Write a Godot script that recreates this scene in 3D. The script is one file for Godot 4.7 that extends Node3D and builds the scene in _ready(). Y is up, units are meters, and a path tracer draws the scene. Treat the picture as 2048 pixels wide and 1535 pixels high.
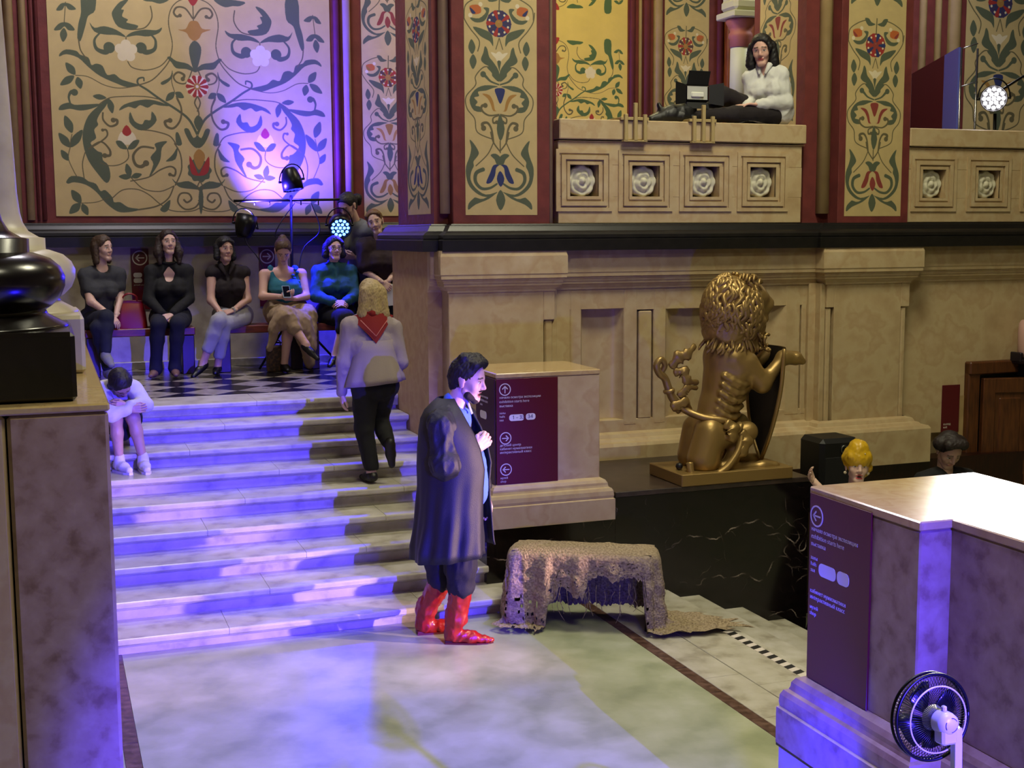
extends Node3D
# A museum stair hall during a stage performance. World: x runs along the stair edges, -z climbs the stairs, y up, metres; y = 0 is the stage floor.

var M := {}
var taken := {}
var rng := RandomNumberGenerator.new()


func _ready() -> void:
	rng.seed = 7
	# ---- camera
	var cam := Camera3D.new()
	cam.name = "camera"
	cam.position = Vector3(0, 2.55, 0)
	cam.rotation_degrees = Vector3(-6.77, -20.08, -0.327)
	cam.fov = 33.54
	cam.near = 0.05
	cam.far = 80.0
	add_child(cam)
	# ---- air and exposure
	var we := WorldEnvironment.new()
	we.name = "environment"
	var e := Environment.new()
	e.background_mode = Environment.BG_COLOR
	e.background_color = Color(0.0, 0.0, 0.0)
	e.tonemap_mode = Environment.TONE_MAPPER_LINEAR
	e.tonemap_exposure = 1.0
	e.sdfgi_enabled = true
	e.ssao_enabled = true
	e.ssil_enabled = true
	we.environment = e
	add_child(we)
	# ---- unseen overhead lamps of the hall
	hall_lights()
	materials()
	# ---- structure
	hall_shell()
	stage_floor()
	landing()
	staircase()
	lower_steps()
	right_wall()
	upper_wall()
	gallery()
	painted_walls()
	# ---- things
	pedestals()
	furniture()
	stage_lamps()
	lion()
	people()


# ------------------------------------------------------------------ lights
func area_lamp(called: String, label: String, at: Vector3, size: Vector2, color: Color, energy: float, look := Vector3.DOWN) -> void:
	var t := thing(called, label, "lamp", at)
	var b := S()
	bx(b, Vector3(0, 0.05, 0), Vector3(size.x + 0.1, 0.08, size.y + 0.1), 0.02)
	fin(b, "housing", M.get("brass", plain(Color(0.4, 0.35, 0.25), 0.4)), t)
	b = S()
	bx(b, Vector3(0, 0.0, 0), Vector3(size.x, 0.02, size.y))
	var g := StandardMaterial3D.new()
	g.albedo_color = Color(1, 1, 1)
	g.emission_enabled = true
	g.emission = color
	g.emission_energy_multiplier = 0.6
	fin(b, "diffuser", g, t)
	var l := AreaLight3D.new()
	l.name = "light"
	l.area_size = size
	l.area_normalize_energy = true
	l.light_color = color
	l.light_energy = energy
	l.shadow_enabled = true
	l.area_range = 40.0
	l.area_attenuation = 2.0
	l.position = Vector3(0, -0.03, 0)
	l.rotation_degrees = Vector3(-90, 0, 0)
	t.add_child(l)
	if look != Vector3.DOWN:
		t.basis = Basis(Quaternion(Vector3.DOWN, look.normalized()))


func spot(parent: Node3D, at: Vector3, to: Vector3, angle: float, color: Color, energy: float, size := 0.08, soft := 0.4) -> SpotLight3D:
	var l := SpotLight3D.new()
	l.name = "light"
	l.light_color = color
	l.light_energy = energy
	l.light_size = size
	l.spot_angle = angle
	l.spot_angle_attenuation = soft
	l.spot_range = 40.0
	l.spot_attenuation = 2.0
	l.shadow_enabled = true
	parent.add_child(l)
	l.transform = Transform3D(Basis.looking_at(to - at, Vector3.UP if absf((to - at).normalized().y) < 0.95 else Vector3.RIGHT), at)
	return l


func hall_lights() -> void:
	# unseen lamp panels above the frame, placed to light hall, landing and gallery
	var warm := Color(1.0, 0.975, 0.84)
	area_lamp("unseen_ceiling_lamp", "large warm lamp out of view overhead, placed to light the near stage", Vector3(2.5, 7.6, -2.0), Vector2(1.6, 1.6), warm, 21.0)
	area_lamp("unseen_ceiling_lamp", "large warm lamp out of view overhead, placed to light stairs and right wall", Vector3(4.6, 7.6, -6.6), Vector2(1.6, 1.6), warm, 30.0)
	area_lamp("unseen_ceiling_lamp", "small lamp out of view overhead, placed to light the landing and its wall", Vector3(1.0, 7.6, -11.6), Vector2(1.0, 1.0), Color(0.98, 0.95, 0.98), 19.0)
	area_lamp("unseen_gallery_lamp", "warm lamp out of view, placed to light the gallery behind the first parapet", Vector3(5.2, 6.6, -11.6), Vector2(0.8, 0.8), Color(1.0, 0.94, 0.68), 7.5)
	area_lamp("unseen_gallery_lamp", "white lamp out of view, placed to light the gallery behind the second parapet", Vector3(9.6, 6.6, -11.8), Vector2(0.8, 0.8), Color(0.95, 0.96, 1.0), 7.5)


# ------------------------------------------------------------------ naming
func numbered(called: String) -> String:
	var n: int = taken.get(called, 0)
	taken[called] = n + 1
	return called if n == 0 else "%s_%03d" % [called, n]


func thing(called: String, label: String, category: String, at := Vector3.ZERO, turn := 0.0, group := "") -> Node3D:
	var o := Node3D.new()
	o.name = numbered(called)
	add_child(o, true)
	o.position = at
	o.rotation.y = turn
	return tag(o, label, category, group)


func tag(o: Node3D, label: String, category := "", group := "") -> Node3D:
	o.set_meta("label", label)
	if category:
		o.set_meta("category", category)
	if group:
		o.set_meta("group", group)
	return o


func struct(called: String, label: String) -> Node3D:
	var o := Node3D.new()
	o.name = called
	add_child(o, true)
	o.set_meta("kind", "structure")
	o.set_meta("label", label)
	return o


# ------------------------------------------------------------------ mesh helpers
func S(smooth := false) -> SurfaceTool:
	var s := SurfaceTool.new()
	s.begin(Mesh.PRIMITIVE_TRIANGLES)
	s.set_smooth_group(0 if smooth else -1)
	return s


func hang(mesh: Mesh, called: String, mat: Material, parent: Node = null) -> MeshInstance3D:
	var mi := MeshInstance3D.new()
	mi.mesh = mesh
	mi.name = called
	if mat:
		mi.material_override = mat
	(parent if parent else self).add_child(mi, true)
	return mi


func fin(st: SurfaceTool, called: String, mat: Material, parent: Node = null) -> MeshInstance3D:
	st.generate_normals()
	return hang(st.commit(), called, mat, parent)


func tri(st: SurfaceTool, a: Vector3, b: Vector3, c: Vector3) -> void:
	st.add_vertex(a)
	st.add_vertex(b)
	st.add_vertex(c)


func quad(st: SurfaceTool, a: Vector3, b: Vector3, c: Vector3, d: Vector3) -> void:
	tri(st, a, b, c)
	tri(st, a, c, d)


# a box, optionally chamfered; corners go through xf
func bx(st: SurfaceTool, c: Vector3, s: Vector3, bev := 0.0, xf := Transform3D()) -> void:
	var h := s * 0.5
	var b := minf(bev, minf(h.x, minf(h.y, h.z)) * 0.9)
	var ax := [Vector3.RIGHT, Vector3.UP, Vector3.BACK]
	for i in 3:
		var u: Vector3 = ax[(i + 1) % 3]
		var v: Vector3 = ax[(i + 2) % 3]
		for sg in [-1.0, 1.0]:
			var n: Vector3 = ax[i] * sg
			var o := c + n * h[i]
			var du := u * (h[(i + 1) % 3] - b)
			var dv := v * (h[(i + 2) % 3] - b)
			if sg > 0:
				quad(st, xf * (o - du - dv), xf * (o - du + dv), xf * (o + du + dv), xf * (o + du - dv))
			else:
				quad(st, xf * (o - du - dv), xf * (o + du - dv), xf * (o + du + dv), xf * (o - du + dv))
	if b <= 0.0:
		return
	for i in 3:
		var j := (i + 1) % 3
		var k := (i + 2) % 3
		for si in [-1.0, 1.0]:
			for sj in [-1.0, 1.0]:
				var p := Vector3.ZERO
				p[i] = si * h[i]
				p[j] = sj * (h[j] - b)
				var q := Vector3.ZERO
				q[i] = si * (h[i] - b)
				q[j] = sj * h[j]
				var w := Vector3.ZERO
				w[k] = h[k] - b
				var a1 := xf * (c + p - w)
				var a2 := xf * (c + p + w)
				var a3 := xf * (c + q + w)
				var a4 := xf * (c + q - w)
				if si * sj > 0:
					quad(st, a1, a2, a3, a4)
				else:
					quad(st, a1, a4, a3, a2)
	for sx in [-1.0, 1.0]:
		for sy in [-1.0, 1.0]:
			for sz in [-1.0, 1.0]:
				var a := xf * (c + Vector3(sx * h.x, sy * (h.y - b), sz * (h.z - b)))
				var d := xf * (c + Vector3(sx * (h.x - b), sy * h.y, sz * (h.z - b)))
				var f := xf * (c + Vector3(sx * (h.x - b), sy * (h.y - b), sz * h.z))
				if sx * sy * sz > 0:
					tri(st, a, f, d)
				else:
					tri(st, a, d, f)


func b2(st: SurfaceTool, lo: Vector3, hi: Vector3, bev := 0.0) -> void:
	bx(st, (lo + hi) * 0.5, (hi - lo).abs(), bev)


# polygon in xy, pushed from z0 to z1
func prism(st: SurfaceTool, pts: PackedVector2Array, z0: float, z1: float, xf := Transform3D()) -> void:
	var p := pts
	if Geometry2D.is_polygon_clockwise(p):
		p = pts.duplicate()
		p.reverse()
	var ix := Geometry2D.triangulate_polygon(p)
	for i in range(0, ix.size(), 3):
		var a := p[ix[i]]
		var b := p[ix[i + 1]]
		var c := p[ix[i + 2]]
		if (b - a).cross(c - a) < 0:
			var t := b
			b = c
			c = t
		tri(st, xf * Vector3(a.x, a.y, z1), xf * Vector3(c.x, c.y, z1), xf * Vector3(b.x, b.y, z1))
		tri(st, xf * Vector3(a.x, a.y, z0), xf * Vector3(b.x, b.y, z0), xf * Vector3(c.x, c.y, z0))
	for i in p.size():
		var a := p[i]
		var b := p[(i + 1) % p.size()]
		quad(st, xf * Vector3(a.x, a.y, z0), xf * Vector3(a.x, a.y, z1), xf * Vector3(b.x, b.y, z1), xf * Vector3(b.x, b.y, z0))


# profile of (radius, height) turned about the y axis
func lathe(st: SurfaceTool, prof: PackedVector2Array, segs := 24, xf := Transform3D()) -> void:
	for i in segs:
		var a := TAU * i / segs
		var b := TAU * (i + 1) / segs
		var ca := Vector3(cos(a), 0, sin(a))
		var cb := Vector3(cos(b), 0, sin(b))
		for j in prof.size() - 1:
			var p := prof[j]
			var q := prof[j + 1]
			var p1 := ca * p.x + Vector3(0, p.y, 0)
			var p2 := cb * p.x + Vector3(0, p.y, 0)
			var q1 := ca * q.x + Vector3(0, q.y, 0)
			var q2 := cb * q.x + Vector3(0, q.y, 0)
			if p.x > 1e-6:
				tri(st, xf * p1, xf * q1, xf * p2)
			if q.x > 1e-6:
				tri(st, xf * p2, xf * q1, xf * q2)


# a tube through points with a radius at each
func tube(st: SurfaceTool, pts: PackedVector3Array, rad: PackedFloat32Array, sides := 8, flat_n := Vector3.ZERO, flat := 1.0) -> void:
	var n := pts.size()
	var rings := []
	var up := Vector3.UP
	for i in n:
		var d := (pts[mini(i + 1, n - 1)] - pts[maxi(i - 1, 0)]).normalized()
		if i == 0:
			up = Vector3.UP if absf(d.y) < 0.9 else Vector3.RIGHT
		var r := d.cross(up).normalized()
		up = r.cross(d).normalized()
		var ring := PackedVector3Array()
		for k in sides:
			var a := TAU * k / sides
			var off := (r * cos(a) + up * sin(a)) * rad[mini(i, rad.size() - 1)]
			if flat != 1.0:
				off -= flat_n * off.dot(flat_n) * (1.0 - flat)
			ring.append(pts[i] + off)
		rings.append(ring)
	for i in n - 1:
		for k in sides:
			var k2 := (k + 1) % sides
			quad(st, rings[i][k], rings[i][k2], rings[i + 1][k2], rings[i + 1][k])
	for k in range(1, sides - 1):
		tri(st, rings[0][0], rings[0][k + 1], rings[0][k])
		tri(st, rings[n - 1][0], rings[n - 1][k], rings[n - 1][k + 1])


func curve(pts: PackedVector3Array, steps := 6) -> PackedVector3Array:
	var out := PackedVector3Array()
	var n := pts.size()
	for i in n - 1:
		for s in steps:
			out.append(pts[i].cubic_interpolate(pts[i + 1], pts[maxi(i - 1, 0)], pts[mini(i + 2, n - 1)], float(s) / steps))
	out.append(pts[n - 1])
	return out


func ramp(a: float, b: float, n: int) -> PackedFloat32Array:
	var out := PackedFloat32Array()
	for i in n:
		out.append(lerpf(a, b, float(i) / maxi(n - 1, 1)))
	return out


# moulding: profile of (out, up) along a level path; out is to the right of the way one walks ... d x up
func run(st: SurfaceTool, prof: PackedVector2Array, path: PackedVector3Array, caps := true) -> void:
	var n := path.size()
	var cols := []
	for i in n:
		var o := Vector3.ZERO
		var d0 := (path[i] - path[maxi(i - 1, 0)]).normalized()
		var d1 := (path[mini(i + 1, n - 1)] - path[i]).normalized()
		if i == 0:
			o = d1.cross(Vector3.UP)
		elif i == n - 1:
			o = d0.cross(Vector3.UP)
		else:
			var n0 := d0.cross(Vector3.UP)
			var n1 := d1.cross(Vector3.UP)
			o = (n0 + n1) / (1.0 + n0.dot(n1))
		var col := PackedVector3Array()
		for p in prof:
			col.append(path[i] + o * p.x + Vector3(0, p.y, 0))
		cols.append(col)
	for i in n - 1:
		for j in prof.size() - 1:
			quad(st, cols[i][j], cols[i][j + 1], cols[i + 1][j + 1], cols[i + 1][j])
	if caps:
		var ix := Geometry2D.triangulate_polygon(prof)
		for k in range(0, ix.size(), 3):
			tri(st, cols[0][ix[k]], cols[0][ix[k + 1]], cols[0][ix[k + 2]])
			tri(st, cols[n - 1][ix[k]], cols[n - 1][ix[k + 2]], cols[n - 1][ix[k + 1]])


func V2(a: Array) -> PackedVector2Array:
	var o := PackedVector2Array()
	for i in range(0, a.size(), 2):
		o.append(Vector2(a[i], a[i + 1]))
	return o


func V3(a: Array) -> PackedVector3Array:
	var o := PackedVector3Array()
	for i in range(0, a.size(), 3):
		o.append(Vector3(a[i], a[i + 1], a[i + 2]))
	return o


func plate(called: String, parent: Node, mat: Material, o: Vector3, u: Vector3, v: Vector3) -> MeshInstance3D:
	# a flat panel with picture coordinates: o is the top left corner, u runs right, v runs down
	var st := SurfaceTool.new()
	st.begin(Mesh.PRIMITIVE_TRIANGLES)
	st.set_normal(Vector3(0, 0, 1) if v.y > 0 else v.cross(u).normalized())
	for q in ([Vector2(0, 0), Vector2(1, 1), Vector2(1, 0), Vector2(0, 0), Vector2(0, 1), Vector2(1, 1)] if v.y > 0 else [Vector2(0, 0), Vector2(1, 0), Vector2(1, 1), Vector2(0, 0), Vector2(1, 1), Vector2(0, 1)]):
		st.set_uv(q)
		st.add_vertex(o + u * q.x + v * q.y)
	return hang(st.commit(), called, mat, parent)


# ------------------------------------------------------------------ materials
func plain(c: Color, rough := 0.6, metal := 0.0) -> StandardMaterial3D:
	var m := StandardMaterial3D.new()
	m.albedo_color = c
	m.roughness = rough
	m.metallic = metal
	return m


func noise_tex(sd: int, freq: float, colors: Array, offs: Array, kind := FastNoiseLite.TYPE_SIMPLEX_SMOOTH, fract := FastNoiseLite.FRACTAL_FBM, oct := 5, size := 512, warp := 0.0, bump := false) -> NoiseTexture2D:
	var n := FastNoiseLite.new()
	n.seed = sd
	n.noise_type = kind
	n.frequency = freq
	n.fractal_type = fract
	n.fractal_octaves = oct
	if warp > 0.0:
		n.domain_warp_enabled = true
		n.domain_warp_amplitude = warp
		n.domain_warp_frequency = freq
	var t := NoiseTexture2D.new()
	t.width = size
	t.height = size
	t.seamless = true
	t.noise = n
	if bump:
		t.as_normal_map = true
		t.bump_strength = 4.0
	else:
		var g := Gradient.new()
		g.colors = PackedColorArray(colors)
		g.offsets = PackedFloat32Array(offs)
		t.color_ramp = g
	return t


func tri_mat(tex: Texture2D, rough: float, scale: float, tint := Color.WHITE) -> StandardMaterial3D:
	var m := StandardMaterial3D.new()
	m.albedo_texture = tex
	m.albedo_color = tint
	m.roughness = rough
	m.uv1_triplanar = true
	m.uv1_world_triplanar = true
	m.uv1_scale = Vector3.ONE * scale
	return m


func bump(m: StandardMaterial3D, tex: Texture2D, k: float) -> StandardMaterial3D:
	m.normal_enabled = true
	m.normal_texture = tex
	m.normal_scale = k
	return m


func veined() -> ImageTexture:
	# near-black marble with wandering pale veins
	var n := 1024
	var im := Image.create(n, n, false, Image.FORMAT_RGB8)
	im.fill(Color(0.085, 0.062, 0.07))
	var r := RandomNumberGenerator.new()
	r.seed = 21
	for i in 900:
		var c := Color(0.085, 0.05, 0.05).lerp(Color(0.05, 0.042, 0.05), r.randf())
		im.fill_rect(Rect2i(r.randi() % n, r.randi() % n, r.randi_range(10, 60), r.randi_range(4, 24)), c)
	for i in 46:
		var p := Vector2(r.randf() * n, r.randf() * n)
		var a := 0.55 + r.randfn(0.0, 0.55)
		var big := i < 9
		var steps := r.randi_range(140, 420) if big else r.randi_range(30, 120)
		var w := r.randf_range(3.0, 6.0) if big else r.randf_range(1.6, 3.2)
		var tone := r.randf_range(0.5, 0.9) if big else r.randf_range(0.3, 0.6)
		for s in steps:
			a += r.randfn(0.0, 0.16)
			a = lerpf(a, 0.5, 0.02)
			p += Vector2(cos(a), sin(a)) * 2.2
			var k := tone * (0.55 + 0.45 * sin(s * 0.13 + i)) * sin(PI * s / steps)
			var c := Color(0.075, 0.05, 0.052).lerp(Color(0.8, 0.74, 0.7), k)
			var ww := maxi(1, int(w * (0.6 + 0.6 * r.randf())))
			for dx in ww:
				for dy in ww:
					im.set_pixel(posmod(int(p.x) + dx, n), posmod(int(p.y) + dy, n), c)
	im.resize(n, n)
	im.generate_mipmaps()
	return ImageTexture.create_from_image(im)


func materials() -> void:
	var fine := noise_tex(5, 0.02, [], [], FastNoiseLite.TYPE_SIMPLEX, FastNoiseLite.FRACTAL_FBM, 5, 512, 0.0, true)
	var grain := noise_tex(9, 0.11, [], [], FastNoiseLite.TYPE_SIMPLEX, FastNoiseLite.FRACTAL_FBM, 3, 256, 0.0, true)
	M.grain = grain
	M.fine = fine
	var cream := noise_tex(3, 0.006, [Color(0.66, 0.56, 0.41), Color(0.72, 0.63, 0.48), Color(0.74, 0.66, 0.51), Color(0.70, 0.60, 0.45), Color(0.78, 0.71, 0.57)], [0.0, 0.35, 0.5, 0.62, 1.0], FastNoiseLite.TYPE_SIMPLEX_SMOOTH, FastNoiseLite.FRACTAL_FBM, 6, 1024, 25.0)
	M.cream = tri_mat(cream, 0.42, 0.35)
	M.cream_polished = tri_mat(cream, 0.14, 0.7, Color(1.0, 0.98, 0.92))
	M.cream_dull = tri_mat(cream, 0.6, 0.5, Color(0.95, 0.90, 0.84))
	M.lavender = tri_mat(noise_tex(13, 0.012, [Color(0.60, 0.55, 0.48), Color(0.70, 0.66, 0.58), Color(0.76, 0.72, 0.65)], [0.0, 0.5, 1.0], FastNoiseLite.TYPE_SIMPLEX_SMOOTH, FastNoiseLite.FRACTAL_FBM, 6, 512, 20.0), 0.4, 0.6)
	M.pink_marble = tri_mat(noise_tex(17, 0.02, [Color(0.46, 0.35, 0.28), Color(0.60, 0.50, 0.43), Color(0.67, 0.58, 0.51)], [0.0, 0.42, 1.0], FastNoiseLite.TYPE_SIMPLEX_SMOOTH, FastNoiseLite.FRACTAL_FBM, 7, 512, 20.0), 0.35, 0.8)
	M.stair = tri_mat(noise_tex(23, 0.012, [Color(0.56, 0.53, 0.46), Color(0.70, 0.68, 0.61), Color(0.77, 0.75, 0.70)], [0.0, 0.4, 1.0], FastNoiseLite.TYPE_SIMPLEX_SMOOTH, FastNoiseLite.FRACTAL_FBM, 6, 512, 24.0), 0.32, 0.7)
	M.stage = tri_mat(noise_tex(29, 0.01, [Color(0.52, 0.55, 0.42), Color(0.63, 0.65, 0.52), Color(0.72, 0.73, 0.63)], [0.0, 0.45, 1.0], FastNoiseLite.TYPE_SIMPLEX_SMOOTH, FastNoiseLite.FRACTAL_FBM, 6, 512, 30.0), 0.3, 0.45)
	M.brown_marble = tri_mat(noise_tex(31, 0.03, [Color(0.22, 0.155, 0.125), Color(0.33, 0.235, 0.195), Color(0.46, 0.36, 0.31)], [0.0, 0.5, 1.0], FastNoiseLite.TYPE_SIMPLEX_SMOOTH, FastNoiseLite.FRACTAL_FBM, 5, 256, 20.0), 0.3, 1.6)
	M.dark_marble = tri_mat(veined(), 0.16, 0.6)
	M.dark_band = tri_mat(noise_tex(37, 0.03, [Color(0.055, 0.05, 0.047), Color(0.10, 0.09, 0.085)], [0.2, 0.9], FastNoiseLite.TYPE_SIMPLEX_SMOOTH, FastNoiseLite.FRACTAL_FBM, 5, 256), 0.4, 1.0)
	M.black_marble = tri_mat(noise_tex(37, 0.03, [Color(0.035, 0.02, 0.025), Color(0.07, 0.045, 0.045)], [0.2, 0.9], FastNoiseLite.TYPE_SIMPLEX_SMOOTH, FastNoiseLite.FRACTAL_FBM, 5, 256), 0.22, 1.4)
	M.tile_black = tri_mat(noise_tex(41, 0.03, [Color(0.04, 0.037, 0.04), Color(0.10, 0.09, 0.095)], [0.2, 0.9], FastNoiseLite.TYPE_SIMPLEX_SMOOTH, FastNoiseLite.FRACTAL_FBM, 5, 256), 0.25, 1.2)
	M.tile_white = tri_mat(noise_tex(43, 0.02, [Color(0.50, 0.47, 0.42), Color(0.66, 0.63, 0.58)], [0.1, 0.9], FastNoiseLite.TYPE_SIMPLEX_SMOOTH, FastNoiseLite.FRACTAL_FBM, 5, 256, 20.0), 0.25, 1.2)
	M.red_wall = bump(tri_mat(noise_tex(47, 0.02, [Color(0.36, 0.13, 0.12), Color(0.43, 0.17, 0.155)], [0.1, 0.9], FastNoiseLite.TYPE_SIMPLEX_SMOOTH, FastNoiseLite.FRACTAL_FBM, 4, 256), 0.75, 0.8), fine, 0.2)
	M.cream_strip = tri_mat(noise_tex(53, 0.02, [Color(0.62, 0.52, 0.34), Color(0.70, 0.60, 0.42)], [0.1, 0.9], FastNoiseLite.TYPE_SIMPLEX_SMOOTH, FastNoiseLite.FRACTAL_FBM, 4, 256), 0.7, 0.8)
	M.plaster = tri_mat(noise_tex(59, 0.02, [Color(0.55, 0.50, 0.40), Color(0.62, 0.57, 0.47)], [0.1, 0.9], FastNoiseLite.TYPE_SIMPLEX_SMOOTH, FastNoiseLite.FRACTAL_FBM, 4, 256), 0.8, 0.4)
	M.rosette = bump(plain(Color(0.78, 0.76, 0.66), 0.6), grain, 0.2)
	M.wood = tri_mat(noise_tex(61, 0.02, [Color(0.22, 0.11, 0.045), Color(0.33, 0.18, 0.075), Color(0.40, 0.23, 0.10)], [0.0, 0.5, 1.0], FastNoiseLite.TYPE_SIMPLEX_SMOOTH, FastNoiseLite.FRACTAL_FBM, 5, 512), 0.45, 1.0)
	M.wood.uv1_scale = Vector3(3.0, 0.35, 3.0)
	M.dark_wood = tri_mat(M.wood.albedo_texture, 0.4, 1.0, Color(0.5, 0.38, 0.36))
	M.dark_wood.uv1_scale = Vector3(3.0, 0.4, 3.0)
	M.bench_wood = tri_mat(M.wood.albedo_texture, 0.4, 1.0, Color(1.25, 0.95, 0.85))
	M.bench_wood.uv1_scale = Vector3(0.5, 3.0, 3.0)
	M.oak = tri_mat(M.wood.albedo_texture, 0.45, 1.0, Color(1.6, 1.5, 1.3))
	M.oak.uv1_scale = Vector3(3.0, 0.35, 3.0)
	M.burgundy = plain(Color(0.33, 0.045, 0.085), 0.35)
	M.white_print = plain(Color(0.82, 0.78, 0.74), 0.5)
	M.pill = plain(Color(0.86, 0.84, 0.80), 0.5)
	M.black = plain(Color(0.035, 0.035, 0.04), 0.5)
	M.black_metal = plain(Color(0.03, 0.03, 0.035), 0.35, 0.4)
	M.steel = plain(Color(0.6, 0.6, 0.6), 0.25, 1.0)
	M.brass = plain(Color(0.55, 0.42, 0.2), 0.35, 1.0)
	M.bronze = bump(plain(Color(0.60, 0.49, 0.29), 0.40, 0.62), fine, 0.15)
	M.ledge = tri_mat(noise_tex(33, 0.03, [Color(0.17, 0.14, 0.125), Color(0.26, 0.21, 0.19)], [0.1, 0.9], FastNoiseLite.TYPE_SIMPLEX_SMOOTH, FastNoiseLite.FRACTAL_FBM, 5, 256), 0.3, 1.0)
	M.white_plastic = plain(Color(0.78, 0.78, 0.78), 0.35)
	M.clamp = plain(Color(0.66, 0.58, 0.38), 0.6)


# ------------------------------------------------------------------ the shell of the hall
func hall_shell() -> void:
	var t := struct("ceiling", "plain plaster ceiling of the hall")
	var b := S()
	b2(b, Vector3(-4.2, 8.6, -14.2), Vector3(13.4, 8.9, 4.2))
	fin(b, "ceiling_slab", M.plaster, t)
	t = struct("wall_left", "plain left wall of the hall")
	b = S()
	b2(b, Vector3(-4.4, -1.2, -14.2), Vector3(-4.1, 8.9, 4.2))
	fin(b, "wall_face", M.plaster, t)
	t = struct("wall_right", "plain far right wall of the hall")
	b = S()
	b2(b, Vector3(13.2, -1.2, -14.2), Vector3(13.5, 8.9, 4.2))
	fin(b, "wall_face", M.plaster, t)
	t = struct("wall_front", "plain wall behind the viewer")
	b = S()
	b2(b, Vector3(-4.2, -1.2, 4.0), Vector3(13.4, 8.9, 4.3))
	fin(b, "wall_face", M.plaster, t)


func stage_floor() -> void:
	var t := struct("floor", "pale greenish marble stage floor with a brown border strip")
	var b := S()
	b2(b, Vector3(-4.1, -0.3, -8.3), Vector3(0.26, 0.0, 4.0))
	b2(b, Vector3(0.34, -0.3, -8.3), Vector3(3.375, 0.0, 4.0))
	b2(b, Vector3(0.26, -0.3, -8.3), Vector3(0.34, -0.008, 4.0))
	b2(b, Vector3(3.375, -0.3, -8.3), Vector3(4.085, -0.008, 4.0))
	fin(b, "stage_slab", M.stage, t)
	# brown strips, one mesh for each stone
	var len := 0.42
	for side in 2:
		var x0 := 0.26 if side == 0 else 3.375
		for i in 24:
			b = S()
			var z0 := -8.15 + i * len
			bx(b, Vector3(x0 + 0.04, -0.004, z0 + len * 0.5), Vector3(0.076, 0.01 - 0.0015 * (i % 3), len - 0.004), 0.001)
			fin(b, "border_stone", M.brown_marble, t)
	# white border slabs
	for row in 2:
		var xa := 3.455 if row == 0 else 3.693
		var xb := 3.69 if row == 0 else 4.10
		for i in 12:
			var z0 := -8.18 + i * 0.64 + row * 0.2
			b = S()
			var z1 := z0 + 0.637
			bx(b, Vector3((xa + xb) * 0.5, -0.02, (z0 + z1) * 0.5), Vector3(xb - xa - 0.003, 0.04, z1 - z0), 0.002)
			fin(b, "border_slab", M.stair, t)
	t = struct("floor", "lower hall floor below the side steps")
	b = S()
	b2(b, Vector3(-4.1, -1.1, -14.0), Vector3(13.3, -0.798, 4.0))
	fin(b, "floor_slab", M.stage, t)


func landing() -> void:
	var y := 1.183
	var t := struct("floor", "top landing with black and white marble tiles laid as diamonds")
	var b := S()
	b2(b, Vector3(-4.0, -0.8, -13.7), Vector3(2.81, y - 0.012, -10.62))
	b2(b, Vector3(2.81, -0.8, -13.7), Vector3(4.0, y - 0.012, -10.66))
	fin(b, "landing_bed", M.plaster, t)
	b = S()
	b2(b, Vector3(-4.0, y - 0.1, -10.92), Vector3(2.81, y - 0.001, -10.55), 0.004)
	fin(b, "landing_border", M.tile_white, t)
	# tiles: diamonds of 0.48 m across; only whole ones inside the border, cut ones along it
	var dg := 0.48
	var h := dg * 0.5
	var zlo := -13.5
	var zhi := -10.93
	for iz in range(-1, 13):
		for ix in range(-3, 17):
			var odd := iz % 2 != 0
			var c := Vector2(1.555 - 1.92 + ix * dg + (h if odd else 0.0), -13.46 + iz * h)
			if c.x < -0.9 or c.x > 4.0:
				continue
			var k := 0.497
			var poly := PackedVector2Array([c + Vector2(-dg * k, 0), c + Vector2(0, -dg * k), c + Vector2(dg * k, 0), c + Vector2(0, dg * k)])
			var cut := Geometry2D.intersect_polygons(poly, PackedVector2Array([Vector2(-1.0, zlo), Vector2(4.0, zlo), Vector2(4.0, zhi), Vector2(-1.0, zhi)]))
			if cut.is_empty():
				continue
			b = S()
			# xy of the prism become x and z of the floor
			prism(b, cut[0], 0.0, 0.012, Transform3D(Basis(Vector3.RIGHT, Vector3.BACK, Vector3.UP), Vector3(0, y - 0.0125, 0)))
			fin(b, "tile", M.tile_white if odd else M.tile_black, t)


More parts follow.
